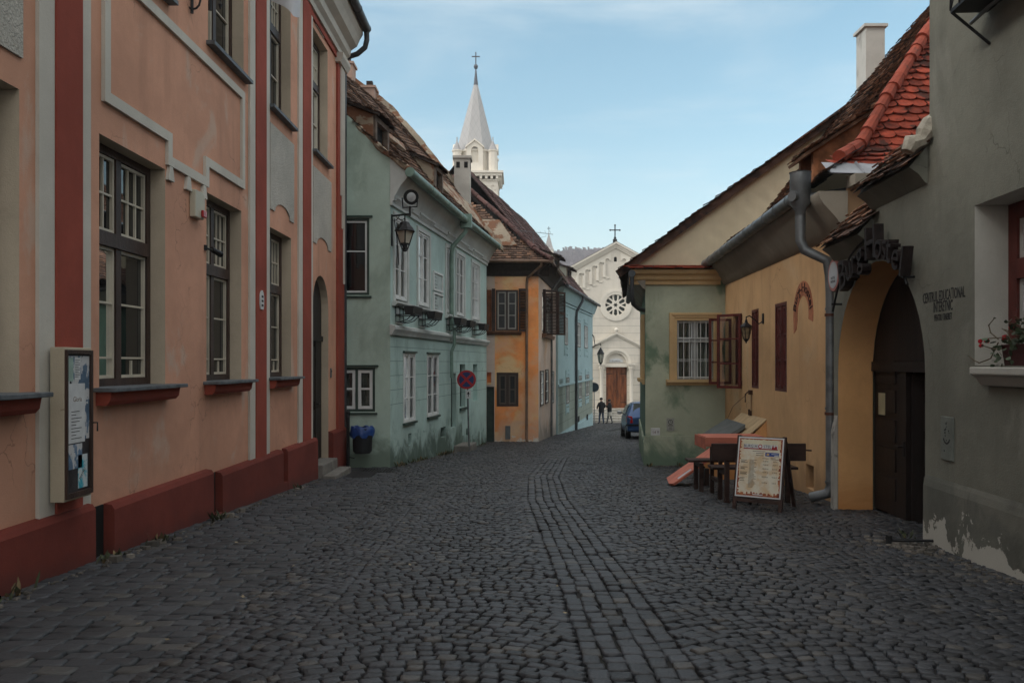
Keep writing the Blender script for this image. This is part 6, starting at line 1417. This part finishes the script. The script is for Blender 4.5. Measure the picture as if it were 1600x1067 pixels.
n=len(sec[0]); s.add([p for q in sec for p in q],[(i*n+k,i*n+(k+1)%n,(i+1)*n+(k+1)%n,(i+1)*n+k) for i in range(len(sec)-1) for k in range(n)]+[tuple(range(n)),tuple((len(sec)-1)*n+k for k in range(n))])
body=build(s,'body',CARB,car,smooth=True); m=body.modifiers.new('s','SUBSURF'); m.levels=1; m.render_levels=2
CG=M('tinted_car_glass',(.035,.05,.05),.15,.1,4,0,10,.2)
s=MB(); s.add([cp(-.60,.20,.94),cp(.60,.20,.94),cp(.54,.585,1.33),cp(-.54,.585,1.33)],[(0,1,2,3)]); v=[(a,b-.045,c+.02) for a,b,c in s.v]; s.v=v; build(s,'rear_window',CG,car)
s=MB(); s.tube([cp(-.25,.7,.95),cp(-.25,.72,1.18)],[.13,.09],10); s.tube([cp(.25,.7,.95),cp(.25,.72,1.18)],[.13,.09],10); build(s,'headrest',IRON,car)
for sg in (-1,1):
    s=MB(); s.add([cp(sg*.80,.75,.95),cp(sg*.80,2.55,.95),cp(sg*.655,2.30,1.28),cp(sg*.645,.95,1.33)],[(0,1,2,3)]); s.v=[(a+sg*.035,b,c) for a,b,c in s.v]; build(s,'side_window',CG,car)
    s=MB(); s.hexa([cp(sg*.60,-.02,.60),cp(sg*.80,.05,.60),cp(sg*.845,.30,.62),cp(sg*.60,.2,.62),cp(sg*.62,.02,.86),cp(sg*.78,.06,.88),cp(sg*.835,.26,.88),cp(sg*.62,.2,.86)]); build(s,'tail_light',REDLIGHT,car,bevel=.02)
    s=MB(); c=Vector(cp(sg*.94,2.35,.98)); s.lathe(c,[(.03,-.07),(.10,-.04),(.10,.05),(.03,.08)],10,sy=.6); o=build(s,'mirror',CHROME if sg<0 else CARB,car,smooth=True)
    for y in (.68,3.08):
        s=MB(); p0=cp(sg*.64,y,.28); p1=cp(sg*.83,y,.28); s.tube([p0,p1],.285,20); wh=build(s,'wheel',TYRE,car,bevel=.03); s=MB(); s.tube([cp(sg*.82,y,.28),cp(sg*.836,y,.28)],.18,16); build(s,'rim',ZINC,wh)
s=MB(); s.hexa([cp(-.80,-.06,.30),cp(.80,-.06,.30),cp(.84,.3,.30),cp(-.84,.3,.30),cp(-.80,-.06,.54),cp(.80,-.06,.54),cp(.84,.3,.56),cp(-.84,.3,.56)]); build(s,'bumper',CARB,car,bevel=.04)
s=MB(); s.hexa([cp(-.79,-.075,.50),cp(.79,-.075,.50),cp(.845,.28,.50),cp(-.845,.28,.50),cp(-.79,-.075,.56),cp(.79,-.075,.56),cp(.845,.28,.56),cp(-.845,.28,.56)]); build(s,'bumper_strip',TYRE,car)
wcar=W(cp(-.3,-.07,0)[:2],cp(.3,-.07,0)[:2]); s=MB(); s.wbox(wcar,.04,.56,.005,.015,CB.z+.36,CB.z+.47); o=build(s,'number_plate',PAPER,car); text(o,'MS 06',wcar,.3,CB.z+.385,.016,.09,INK,.9,.001)
s=MB(); s.tube([cp(.35,.05,.22),cp(.35,-.05,.22)],.025,8); build(s,'exhaust',ZINC,car)

# ================================================================= PEOPLE
SKIN=M('skin',(.42,.25,.18),.6,.06,30,0); COAT=M('black_coat',(.012,.012,.014),.85,.2,20); JEAN=M('dark_blue_jeans',(.035,.055,.095),.85,.2,15); GTR=M('grey_trousers',(.10,.10,.105),.85,.15); HAIR=M('dark_hair',(.015,.011,.010),.7,.2,60); SKIRT=M('beige_cloth',(.40,.37,.32),.85,.08); SHOE=M('black_shoes',(.010,.010,.010),.6,.1)
def skin_mesh(verts,edges,rad,root=0):
    me=bpy.data.meshes.new('tmp'); me.from_pydata(verts,edges,[]); o=bpy.data.objects.new('tmp',me); COL.objects.link(o)
    md=o.modifiers.new('skin','SKIN'); md.use_smooth_shade=True
    for i,r in enumerate(rad):
        sv=me.skin_vertices[0].data[i]; sv.radius=r if isinstance(r,tuple) else (r,r); sv.use_root=(i==root)
    sb=o.modifiers.new('sub','SUBSURF'); sb.levels=2; sb.render_levels=2
    dg=bpy.context.evaluated_depsgraph_get(); dg.update(); m2=bpy.data.meshes.new_from_object(o.evaluated_get(dg)); bpy.data.objects.remove(o); return m2
def attach(me,name,mats,parent,assign=None):
    L=rootloc(parent)
    for v in me.vertices: v.co-=Vector(L)
    me.materials.clear()
    for m in mats: me.materials.append(m)
    for p in me.polygons:
        p.use_smooth=True
        p.material_index=assign(p.center+Vector(L)) if assign else 0
    o=bpy.data.objects.new(name,me); COL.objects.link(o); o.parent=parent; return o
def person(label,px_,yy,h,fwd,arms,coat_len,tr,skirt=None,stride=.0,cap=True,head_turn=(0,0)):
    x=(px_-CX)/F*yy; g=gz(yy)+.0; k=h/1.78
    t=thing('person',label,'person',(x,yy,g))
    fx=Vector((math.cos(fwd),math.sin(fwd),0)); rt=Vector((fx.y,-fx.x,0))   # facing, right hand
    def P(f,r,z): return tuple(Vector((x,yy,g))+fx*(f*k)+rt*(r*k)+Vector((0,0,z*k)))
    vs=[P(0,0,.95),P(.0,0,1.15),P(.01,0,1.38),P(.02,0,1.50),P(.04,0,1.57),P(.05+head_turn[0],0,1.66),P(.05+head_turn[0],0,1.75)]
    rad=[(.15*k,.11*k),(.15*k,.11*k),(.17*k,.11*k),(.07*k,.065*k),.06*k,.095*k,.075*k]
    ed=[(0,1),(1,2),(2,3),(3,4),(4,5),(5,6)]
    for sg,st_ in ((-1,stride),(1,-stride)):
        b=len(vs); vs+=[P(0,.10*sg,.88),P(st_*.45+.03,.105*sg+.0,.48),P(st_,.12*sg,.09),P(st_+.15,.13*sg,.04)]; rad+=[.10*k,.07*k,.05*k,.045*k]; ed+=[(0,b),(b,b+1),(b+1,b+2),(b+2,b+3)]
        b=len(vs); el,ha=arms[0 if sg<0 else 1]; vs+=[P(0,.20*sg,1.42),P(el[0],el[1]*sg,el[2]),P(ha[0],ha[1]*sg,ha[2]),P(ha[0]+.09*(1 if ha[2]>.95 else .2),ha[1]*sg*.96,ha[2]-(.02 if ha[2]>.95 else .10))]; rad+=[.075*k,.06*k,.042*k,.035*k]; ed+=[(2,b),(b,b+1),(b+1,b+2),(b+2,b+3)]
    me=skin_mesh(vs,ed,rad)
    hz_=[Vector(vs[i]) for i in (10,14)]
    hands=[Vector(vs[len(vs)-1]),Vector(vs[len(vs)-9])]
    def asg(c):
        z=(c.z-g)/k
        if z>1.53: return 0
        if min((c-hh).length for hh in hands)<.08: return 0
        if z<.10: return 3
        return 2 if z<.93 else 1
    body=attach(me,'body',[SKIN,COAT,tr,SHOE],t,asg)
    # coat: ring profile hung on the trunk
    s=MB(); n=16; prof=[(coat_len,.21,.16),(.95,.205,.155),(1.15,.20,.15),(1.35,.215,.15),(1.45,.17,.125),(1.53,.085,.085),(1.56,.08,.08)]
    v=[P(.015+b*math.cos(a)*1.0,w*math.sin(a)+.006*math.sin(5*a+z*9),z) for z,w,b in prof for a in [2*math.pi*i/n for i in range(n)]]
    s.add(v,[(i*n+j,i*n+(j+1)%n,(i+1)*n+(j+1)%n,(i+1)*n+j) for i in range(len(prof)-1) for j in range(n)]); build(s,'coat',COAT,t,smooth=True)
    if skirt:
        s=MB(); v=[P(.01+b*math.cos(a),w*math.sin(a),z) for z,w,b in ((.60,.22,.19),(.78,.215,.17),(.95,.19,.145)) for a in [2*math.pi*i/n for i in range(n)]]; s.add(v,[(i*n+j,i*n+(j+1)%n,(i+1)*n+(j+1)%n,(i+1)*n+j) for i in range(2) for j in range(n)]); build(s,'hem',skirt,t,smooth=True)
    # hair / cap, nose, ears
    hc=Vector(P(.035+head_turn[0],0,1.70)); s=MB(); r=.112*k
    for i in range(5):
        pass
    s.lathe(hc,[(r*.98,-.035),(r*1.04,.02),(r*.95,.06),(r*.7,.095),(r*.3,.112)],14); build(s,'hair',HAIR,t,smooth=True)
    s=MB(); nb=Vector(P(.145+head_turn[0],0,1.655)); s.tube([nb-fx*.02+Vector((0,0,.03)),nb+fx*.01,nb-fx*.02-Vector((0,0,.012))],[.008,.016,.012],6); build(s,'nose',SKIN,t,smooth=True)
    return t
person('standing person in a black hooded coat and blue jeans at the church steps',939.8,55.8,1.74,R(115),(((.05,.30,1.18),(.22,.20,1.05)),((.02,.30,1.18),(.20,.22,1.02))),.78,JEAN,stride=.10)
person('shorter person in a black jacket over a pale hem and grey trousers',952.8,55.9,1.63,R(150),(((.10,.24,1.22),(.27,.10,1.36)),((.05,.27,1.18),(.25,.15,1.08))),.88,GTR,SKIRT,stride=.16)
# ================================================================= GROUND
random.seed(5)
def interp(y,pts):
    if y<=pts[0][0]: return pts[0][1]
    for (a,b),(c,d) in zip(pts,pts[1:]):
        if y<=c: return b+(d-b)*(y-a)/(c-a)
    return pts[-1][1]
PAVE=[(0,-1.75),(12.5,-1.85),(17.2,-2.55)]
XL=[(0,-1.75),(12.5,-1.85),(17.2,-2.55),(27.9,-1.05),(28.99,-1.1),(29.0,.72),(36,1.65),(52,4.66),(52.01,-2),(57.5,-2)]
XR=[(0,3.45),(7.6,3.82),(7.7,4.3),(10.3,4.35),(10.5,4.2),(17.69,4.45),(17.7,2.72),(25.3,3.72),(25.31,11),(57.5,11)]
XC=[(0,.66),(6,.57),(11.4,.40),(15,.45),(20,.9),(29,2.3),(36,3.2),(50,6.8),(58,8)]
s=MB(); ys=[-60,-20,0,10,20,30,40,50,57,100,200,320,740]; xs=[-400,-300,-60,-20,0,20,60,300,400]
vs=[(x,y,gz(y)-.045-(0 if y<=57 else .0)) for y in ys for x in xs]; nx=len(xs)
s.add(vs,[(j*nx+i,j*nx+i+1,(j+1)*nx+i+1,(j+1)*nx+i) for j in range(len(ys)-1) for i in range(nx-1)])
struct(build(s,'ground',M('packed_earth',(.055,.05,.045),.95,.25,2,.3,30),None,loc=(0,0,0)))
# sandy joints just under the stone heads
s=MB(); yy=[0+1.0*k for k in range(59)]
vs=[]
for y in yy: vs+= [(-3.62 if y<17 else interp(y,XL)-.4,y,gz(y)-.014),(interp(y,XR)+.5,y,gz(y)-.014)]
s.add(vs,[(2*i,2*i+1,2*i+3,2*i+2) for i in range(len(yy)-1)])
struct(build(s,'road_bed',M('dark_joint_sand',(.018,.017,.016),.95,.35,3,.4,60,stains=[((.035,.04,.022),.55,.7,(1,1,1,1.3),.7)]),None,loc=(0,0,0)))

def stones(name,cells,mat,crown=.011,gap=.007):
    """cells: array of (cx, cy, angle, half length, half width); every stone has a rounded head of its own"""
    C=np.array(cells); n=len(C); r=rng
    ring=np.array([(-1,-1),(1,-1),(1,1),(-1,1)],float)
    V=np.zeros((n,16,3))
    jit=r.normal(0,.0052,(n,4,2)); hz_=r.normal(0,.0035,n); tilt=r.normal(0,.03,(n,2))
    for li,(f,z) in enumerate(((1.0,-.05),(1.0,-.004),(.91,crown*.62),(.66,crown))):
        for k in range(4):
            lx=ring[k,0]*np.maximum(C[:,3]-gap,.02)*f+jit[:,k,0]*f; ly=ring[k,1]*np.maximum(C[:,4]-gap,.02)*f+jit[:,k,1]*f
            ca,sa=np.cos(C[:,2]),np.sin(C[:,2])
            V[:,li*4+k,0]=C[:,0]+lx*ca-ly*sa; V[:,li*4+k,1]=C[:,1]+lx*sa+ly*ca
            V[:,li*4+k,2]=.3-.05*np.minimum(V[:,li*4+k,1],57)+z+hz_+(lx*tilt[:,0]+ly*tilt[:,1])*(li>0)
    fl=[]
    for l in range(3):
        for k in range(4): fl.append((l*4+k,l*4+(k+1)%4,(l+1)*4+(k+1)%4,(l+1)*4+k))
    fl.append((12,13,14,15)); fl=np.array(fl)
    faces=(fl[None]+16*np.arange(n)[:,None,None]).reshape(-1,4)
    me=bpy.data.meshes.new(name); me.vertices.add(n*16); me.vertices.foreach_set('co',V.reshape(-1).astype(np.float32))
    nf=len(faces); me.loops.add(nf*4); me.loops.foreach_set('vertex_index',faces.reshape(-1).astype(np.int32)); me.polygons.add(nf)
    me.polygons.foreach_set('loop_start',np.arange(0,nf*4,4,dtype=np.int32)); me.polygons.foreach_set('use_smooth',np.ones(nf,bool)); me.update(calc_edges=True)
    me.materials.append(mat); o=bpy.data.objects.new(name,me); COL.objects.link(o); return struct(o)
COB=M('basalt_setts',(.028,.030,.0345),.52,.25,1.3,.4,55,.42,0,.42,hue=((.050,.047,.044),.12),stains=[((.070,.069,.068),.54,.74,(1,.35,1,.7),.4),((.016,.016,.016),.58,.72,(1,1,1,.9),.45)])
cells=[]
# gutter line: five lengthwise rows
wd=.108
y=.2
rows_y={}
for r_ in range(5):
    y=.2+random.random()*.15
    while y<40:
        ln=random.uniform(.10,.17); yc_=y+ln/2; xc=interp(yc_,XC)+(r_-2)*wd; slope=(interp(yc_+.3,XC)-interp(yc_-.3,XC))/.6
        if interp(yc_,XL)<xc<interp(yc_,XR): cells.append((xc+random.gauss(0,.004),yc_,-math.atan(slope)+random.gauss(0,.03),wd/2,ln/2))
        y+=ln
half=2.5*wd+.01
SEG=1.5; PIT=.082
for side in (-1,1):
    for c in range(9):
        a=half+SEG*c
        for r_ in range(int(58/PIT)):
            y0=r_*PIT; n=int(SEG/.092)
            if y0>30 and False: continue
            off=random.random()
            sh_=random.uniform(-.42,.42); xs_=[max(0,min(1,(k+sh_+random.uniform(-.12,.12))/n)) if 0<k<n else k/n for k in range(n+1)]
            for k in range(n):
                f=(xs_[k]+xs_[k+1])/2; fx=(f-.5)*2; bow=.27*(1-fx*fx)
                yv=y0+bow-.1; x=interp(yv,XC)+side*(a+f*SEG); 
                if yv<.2 or yv>57.6: continue
                if not (interp(yv,XL)-.05<x<interp(yv,XR)+.1): continue
                sl=(-2*.27*fx*2/SEG)*side
                cells.append((x,yv+random.gauss(0,.004),math.atan(sl)+random.gauss(0,.04),(xs_[k+1]-xs_[k])*SEG/2*math.sqrt(1+sl*sl)*.99,PIT/2*random.uniform(.93,1.0)))
stones('cobbled_road',cells,COB,.0085,.0042)
cells=[]
PAV=M('grey_pavement_setts',(.038,.041,.046),.6,.16,1.2,.3,60,.35,0,.2,hue=((.056,.056,.055),.1))
y=.2; r_=0
while y<17.3:
    h=.125; x=-3.58+(-.13 if r_%2 else 0); r_+=1
    xr=interp(y,PAVE)
    while x<xr-.06:
        L=random.uniform(.15,.20); L=min(L,xr-x)
        cells.append((x+L/2,y+h/2+.14*(x+3.6)*.35,R(2.8)+random.gauss(0,.012),L/2,h/2)); x+=L
    y+=h
stones('pavement',cells,PAV,.006,.005)
# drain grate at the end of the pavement
gx,gy=-2.75,16.2; g=gz(gy)
t=thing('drain_grate','dark iron drain grate set in the pavement near the bin','grate',(gx,gy,g))
s=MB(); s.box((gx-.36,gy-.30,g-.02),(gx+.36,gy-.25,g+.026)); s.box((gx-.36,gy+.25,g-.03),(gx+.36,gy+.30,g+.02)); s.box((gx-.36,gy-.249,g-.02),(gx-.31,gy+.249,g+.023)); s.box((gx+.31,gy-.249,g-.02),(gx+.36,gy+.249,g+.023)); build(s,'frame',IRON,t)
s=MB()
for k in range(11): x=gx-.29+.058*k; s.box((x-.012,gy-.249,g-.01),(x+.012,gy+.249,g+.021))
build(s,'bars',IRON,t)
s=MB(); s.box((gx-.30,gy-.24,g-.012),(gx+.30,gy+.24,g+.012)); build(s,'pit',BLACKHOLE,t)
# rubble and litter along the wall feet
def scatter(name,mat,items):
    s=MB()
    for x,y,r in items:
        z=gz(y)+.0; n=6; a0=random.random()*6; p=[(x+r*random.uniform(.7,1.2)*math.cos(a0+k*math.pi/3),y+r*random.uniform(.7,1.2)*math.sin(a0+k*math.pi/3)) for k in range(n)]
        h=r*random.uniform(.4,.9); s.add([(a,b,z-.02) for a,b in p]+[(x+(a-x)*.7,y+(b-y)*.7,z+h) for a,b in p],[(k,(k+1)%n,n+(k+1)%n,n+k) for k in range(n)]+[tuple(range(n,2*n))])
    o=struct(build(s,name,mat,None,loc=(0,8,0)),'stuff'); return o
it=[]
for k in range(420):
    y=random.uniform(3,16); it.append((-3.43+abs(random.gauss(0,.07)),y,random.uniform(.006,.026)))
for k in range(18): it.append((-3.36+random.uniform(0,.12),random.choice([5.2,6.9,7.6,8.1,9.6,10.5,12.6])+random.gauss(0,.25),random.uniform(.03,.07)))
for k in range(260):
    y=random.uniform(4.5,7.9); it.append((3.34+.05*y-abs(random.gauss(0,.10)),y,random.uniform(.006,.03)))
for k in range(90): it.append((3.55+random.gauss(0,.12),7.55+random.gauss(0,.2),random.uniform(.01,.05)))
for k in range(160): y=random.uniform(17.3,27.5); it.append((-5.14+.146*y+.1+abs(random.gauss(0,.1)),y,random.uniform(.008,.04)))
for k in range(120): x=random.uniform(2.3,4.3); it.append((x,17.55-abs(random.gauss(0,.12)),random.uniform(.008,.035)))
for k in range(60): it.append((random.uniform(-1,.9),28.85-abs(random.gauss(0,.1)),random.uniform(.01,.04)))
for k in range(90): y=random.uniform(10.4,17); it.append((4.05-abs(random.gauss(0,.12)),y,random.uniform(.006,.03)))
scatter('rubble',M('grey_rubble',(.10,.09,.078),.9,.4,5,.5,30,island=.45),it)
s=MB()
for cx_,cy_,n,sp in [(-3.40,6.95,26,.10),(-3.38,7.9,30,.12),(-3.4,9.5,34,.14),(-3.38,12.8,24,.1),(-3.42,5.6,20,.1),(-2.45,17.6,60,.22),(-2.1,19.2,60,.35),(-1.75,21.4,70,.3),(-1.62,22.0,60,.2),(-1.2,26.8,40,.4),(3.5,17.5,40,.4),(2.75,17.45,20,.1),(3.75,8.0,14,.1)]:
    for k in range(n):
        x=cx_+random.gauss(0,sp*.25)+ (.146*random.uniform(-1,1)*0); y=cy_+random.gauss(0,sp); 
        if 17.2<y<28 and x<0: x=-5.14+.146*y+.04+abs(random.gauss(0,.05))
        z=gz(y); a=random.uniform(0,6.28); L=random.uniform(.05,.16); w_=random.uniform(.008,.02); t1=Vector((math.cos(a)*L*.5,math.sin(a)*L*.5,L*random.uniform(.4,1)))
        p=Vector((x,y,z-.01)); q=Vector((-math.sin(a),math.cos(a),0))*w_
        s.add([p-q*.4,p+q*.4,p+t1*.6+q,p+t1,p+t1*.6-q],[(0,1,2,3,4)])
struct(build(s,'weeds',M('dusty_weeds',(.045,.055,.028),.8,.4,20,0,island=.45,hue=((.14,.10,.05),.35)),None,loc=(0,10,0)),'stuff')
s=MB()
for k in range(70):
    x=random.uniform(-3.2,3.4); y=random.uniform(3.5,18); z=gz(y)+.016; a=random.uniform(0,6.28); r=random.uniform(.008,.025)
    s.add([(x+r*math.cos(a+j*1.4)*(1,.5)[j%2],y+r*math.sin(a+j*1.4),z+.004*j%.01) for j in range(4)],[(0,1,2,3)])
struct(build(s,'fallen_leaves',M('pale_litter',(.22,.18,.12),.9,.3,9,0,island=.4),None,loc=(0,8,0)),'stuff')

# ================================================================= SKY, SUN, CAMERA
wd_=bpy.data.worlds.new('World'); SC.world=wd_; wd_.use_nodes=True; nt=wd_.node_tree; nd=nt.nodes; lk=nt.links
bg=nd['Background']; sky=nd.new('ShaderNodeTexSky'); sky.sky_type='NISHITA'; sky.sun_disc=False
SKYV=.90; FILL_CLOUD=(7.3,7.2,7.0,1)
SUN_EL, SUN_AZ = R(34), R(250)          # from the left and a little behind the camera
sky.sun_elevation=SUN_EL; sky.sun_rotation=SUN_AZ; sky.air_density=1.2; sky.dust_density=.6; sky.ozone_density=1.6
tc=nd.new('ShaderNodeTexCoord'); mp=nd.new('ShaderNodeMapping'); mp.inputs['Scale'].default_value=(1.1,1.1,4.2); lk.new(tc.outputs['Generated'],mp.inputs[0])
nz=nd.new('ShaderNodeTexNoise'); nz.inputs['Scale'].default_value=1.7; nz.inputs['Detail'].default_value=7; nz.inputs['Roughness'].default_value=.58; nz.inputs['Distortion'].default_value=.5; lk.new(mp.outputs[0],nz.inputs['Vector'])
def nmath(op,a,b=None,clamp=False):
    m=nd.new('ShaderNodeMath'); m.operation=op; m.use_clamp=clamp
    for k,v in ((0,a),(1,b)):
        if v is None: continue
        if isinstance(v,bpy.types.NodeSocket): lk.new(v,m.inputs[k])
        else: m.inputs[k].default_value=v
    return m.outputs[0]
def nramp(v,a,b,c=0,d=1):
    m=nd.new('ShaderNodeMapRange'); m.interpolation_type='SMOOTHSTEP'; lk.new(v,m.inputs[0]); m.inputs[1].default_value=a; m.inputs[2].default_value=b; m.inputs[3].default_value=c; m.inputs[4].default_value=d; return m.outputs[0]
sp=nd.new('ShaderNodeSeparateXYZ'); lk.new(tc.outputs['Generated'],sp.inputs[0])
wisps=nramp(nz.outputs[0],.43,.74,0,.6)                    # thin streaks in the open sky
high=nramp(sp.outputs[2],.42,.72,0,.92)                      # bright cloud added overhead, out of view, to lift the light on walls
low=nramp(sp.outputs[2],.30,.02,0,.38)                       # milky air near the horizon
behind=nramp(sp.outputs[1],.25,-.35,0,.85)                   # unseen cloud added behind the camera to brighten walls that face it
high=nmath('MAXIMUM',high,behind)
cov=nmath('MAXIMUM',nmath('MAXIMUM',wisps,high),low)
hs=nd.new('ShaderNodeHueSaturation'); hs.inputs['Saturation'].default_value=1.0; hs.inputs['Hue'].default_value=.475; hs.inputs['Value'].default_value=SKYV; lk.new(sky.outputs[0],hs.inputs['Color'])
cl=nd.new('ShaderNodeMix'); cl.data_type='RGBA'; lk.new(high,cl.inputs[0]); cl.inputs[6].default_value=(4.3,4.75,4.9,1); cl.inputs[7].default_value=FILL_CLOUD
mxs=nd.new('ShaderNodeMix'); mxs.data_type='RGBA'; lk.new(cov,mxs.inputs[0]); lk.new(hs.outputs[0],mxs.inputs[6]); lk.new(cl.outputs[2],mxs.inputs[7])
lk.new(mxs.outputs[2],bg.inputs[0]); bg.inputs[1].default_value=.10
sl=bpy.data.lights.new('sun','SUN'); sl.energy=.8; sl.angle=R(16); sl.color=(1,.95,.88); so=bpy.data.objects.new('sun',sl); COL.objects.link(so)
# Nishita: rotation 0 puts the sun on +Y, turning towards +X
dirv=Vector((math.sin(SUN_AZ)*math.cos(SUN_EL),math.cos(SUN_AZ)*math.cos(SUN_EL),math.sin(SUN_EL)))
so.rotation_euler=dirv.to_track_quat('Z','Y').to_euler(); so.location=(-20,-10,30)
cam=bpy.data.cameras.new('camera'); co=bpy.data.objects.new('camera',cam); COL.objects.link(co)
co.location=(0,0,CZ); co.rotation_euler=(R(90),0,0); cam.sensor_fit='HORIZONTAL'; cam.sensor_width=36; cam.lens=36*F/1600
cam.shift_x=-10/1600; cam.shift_y=33.5/1600; cam.clip_start=.05; cam.clip_end=4000; SC.camera=co
SC.view_settings.view_transform='Standard'; SC.view_settings.look='None'; SC.view_settings.gamma=1; SC.view_settings.exposure=1.08
SC.render.engine='CYCLES'
# the air: one box of even, thin haze around everything built
s=MB(); s.box((-420,-62,-90),(420,760,95)); hz_o=build(s,'haze',[],None); 
hm_=bpy.data.materials.new('thin_haze'); hm_.use_nodes=True; hn=hm_.node_tree; hn.nodes.clear(); ho=hn.nodes.new('ShaderNodeOutputMaterial'); hv=hn.nodes.new('ShaderNodeVolumePrincipled'); hv.inputs['Color'].default_value=(.92,.95,.98,1); hv.inputs['Density'].default_value=.0006; hn.links.new(hv.outputs[0],ho.inputs['Volume']); hz_o.data.materials.append(hm_); struct(hz_o,'stuff')
SC.cycles.max_bounces=6; SC.cycles.diffuse_bounces=3
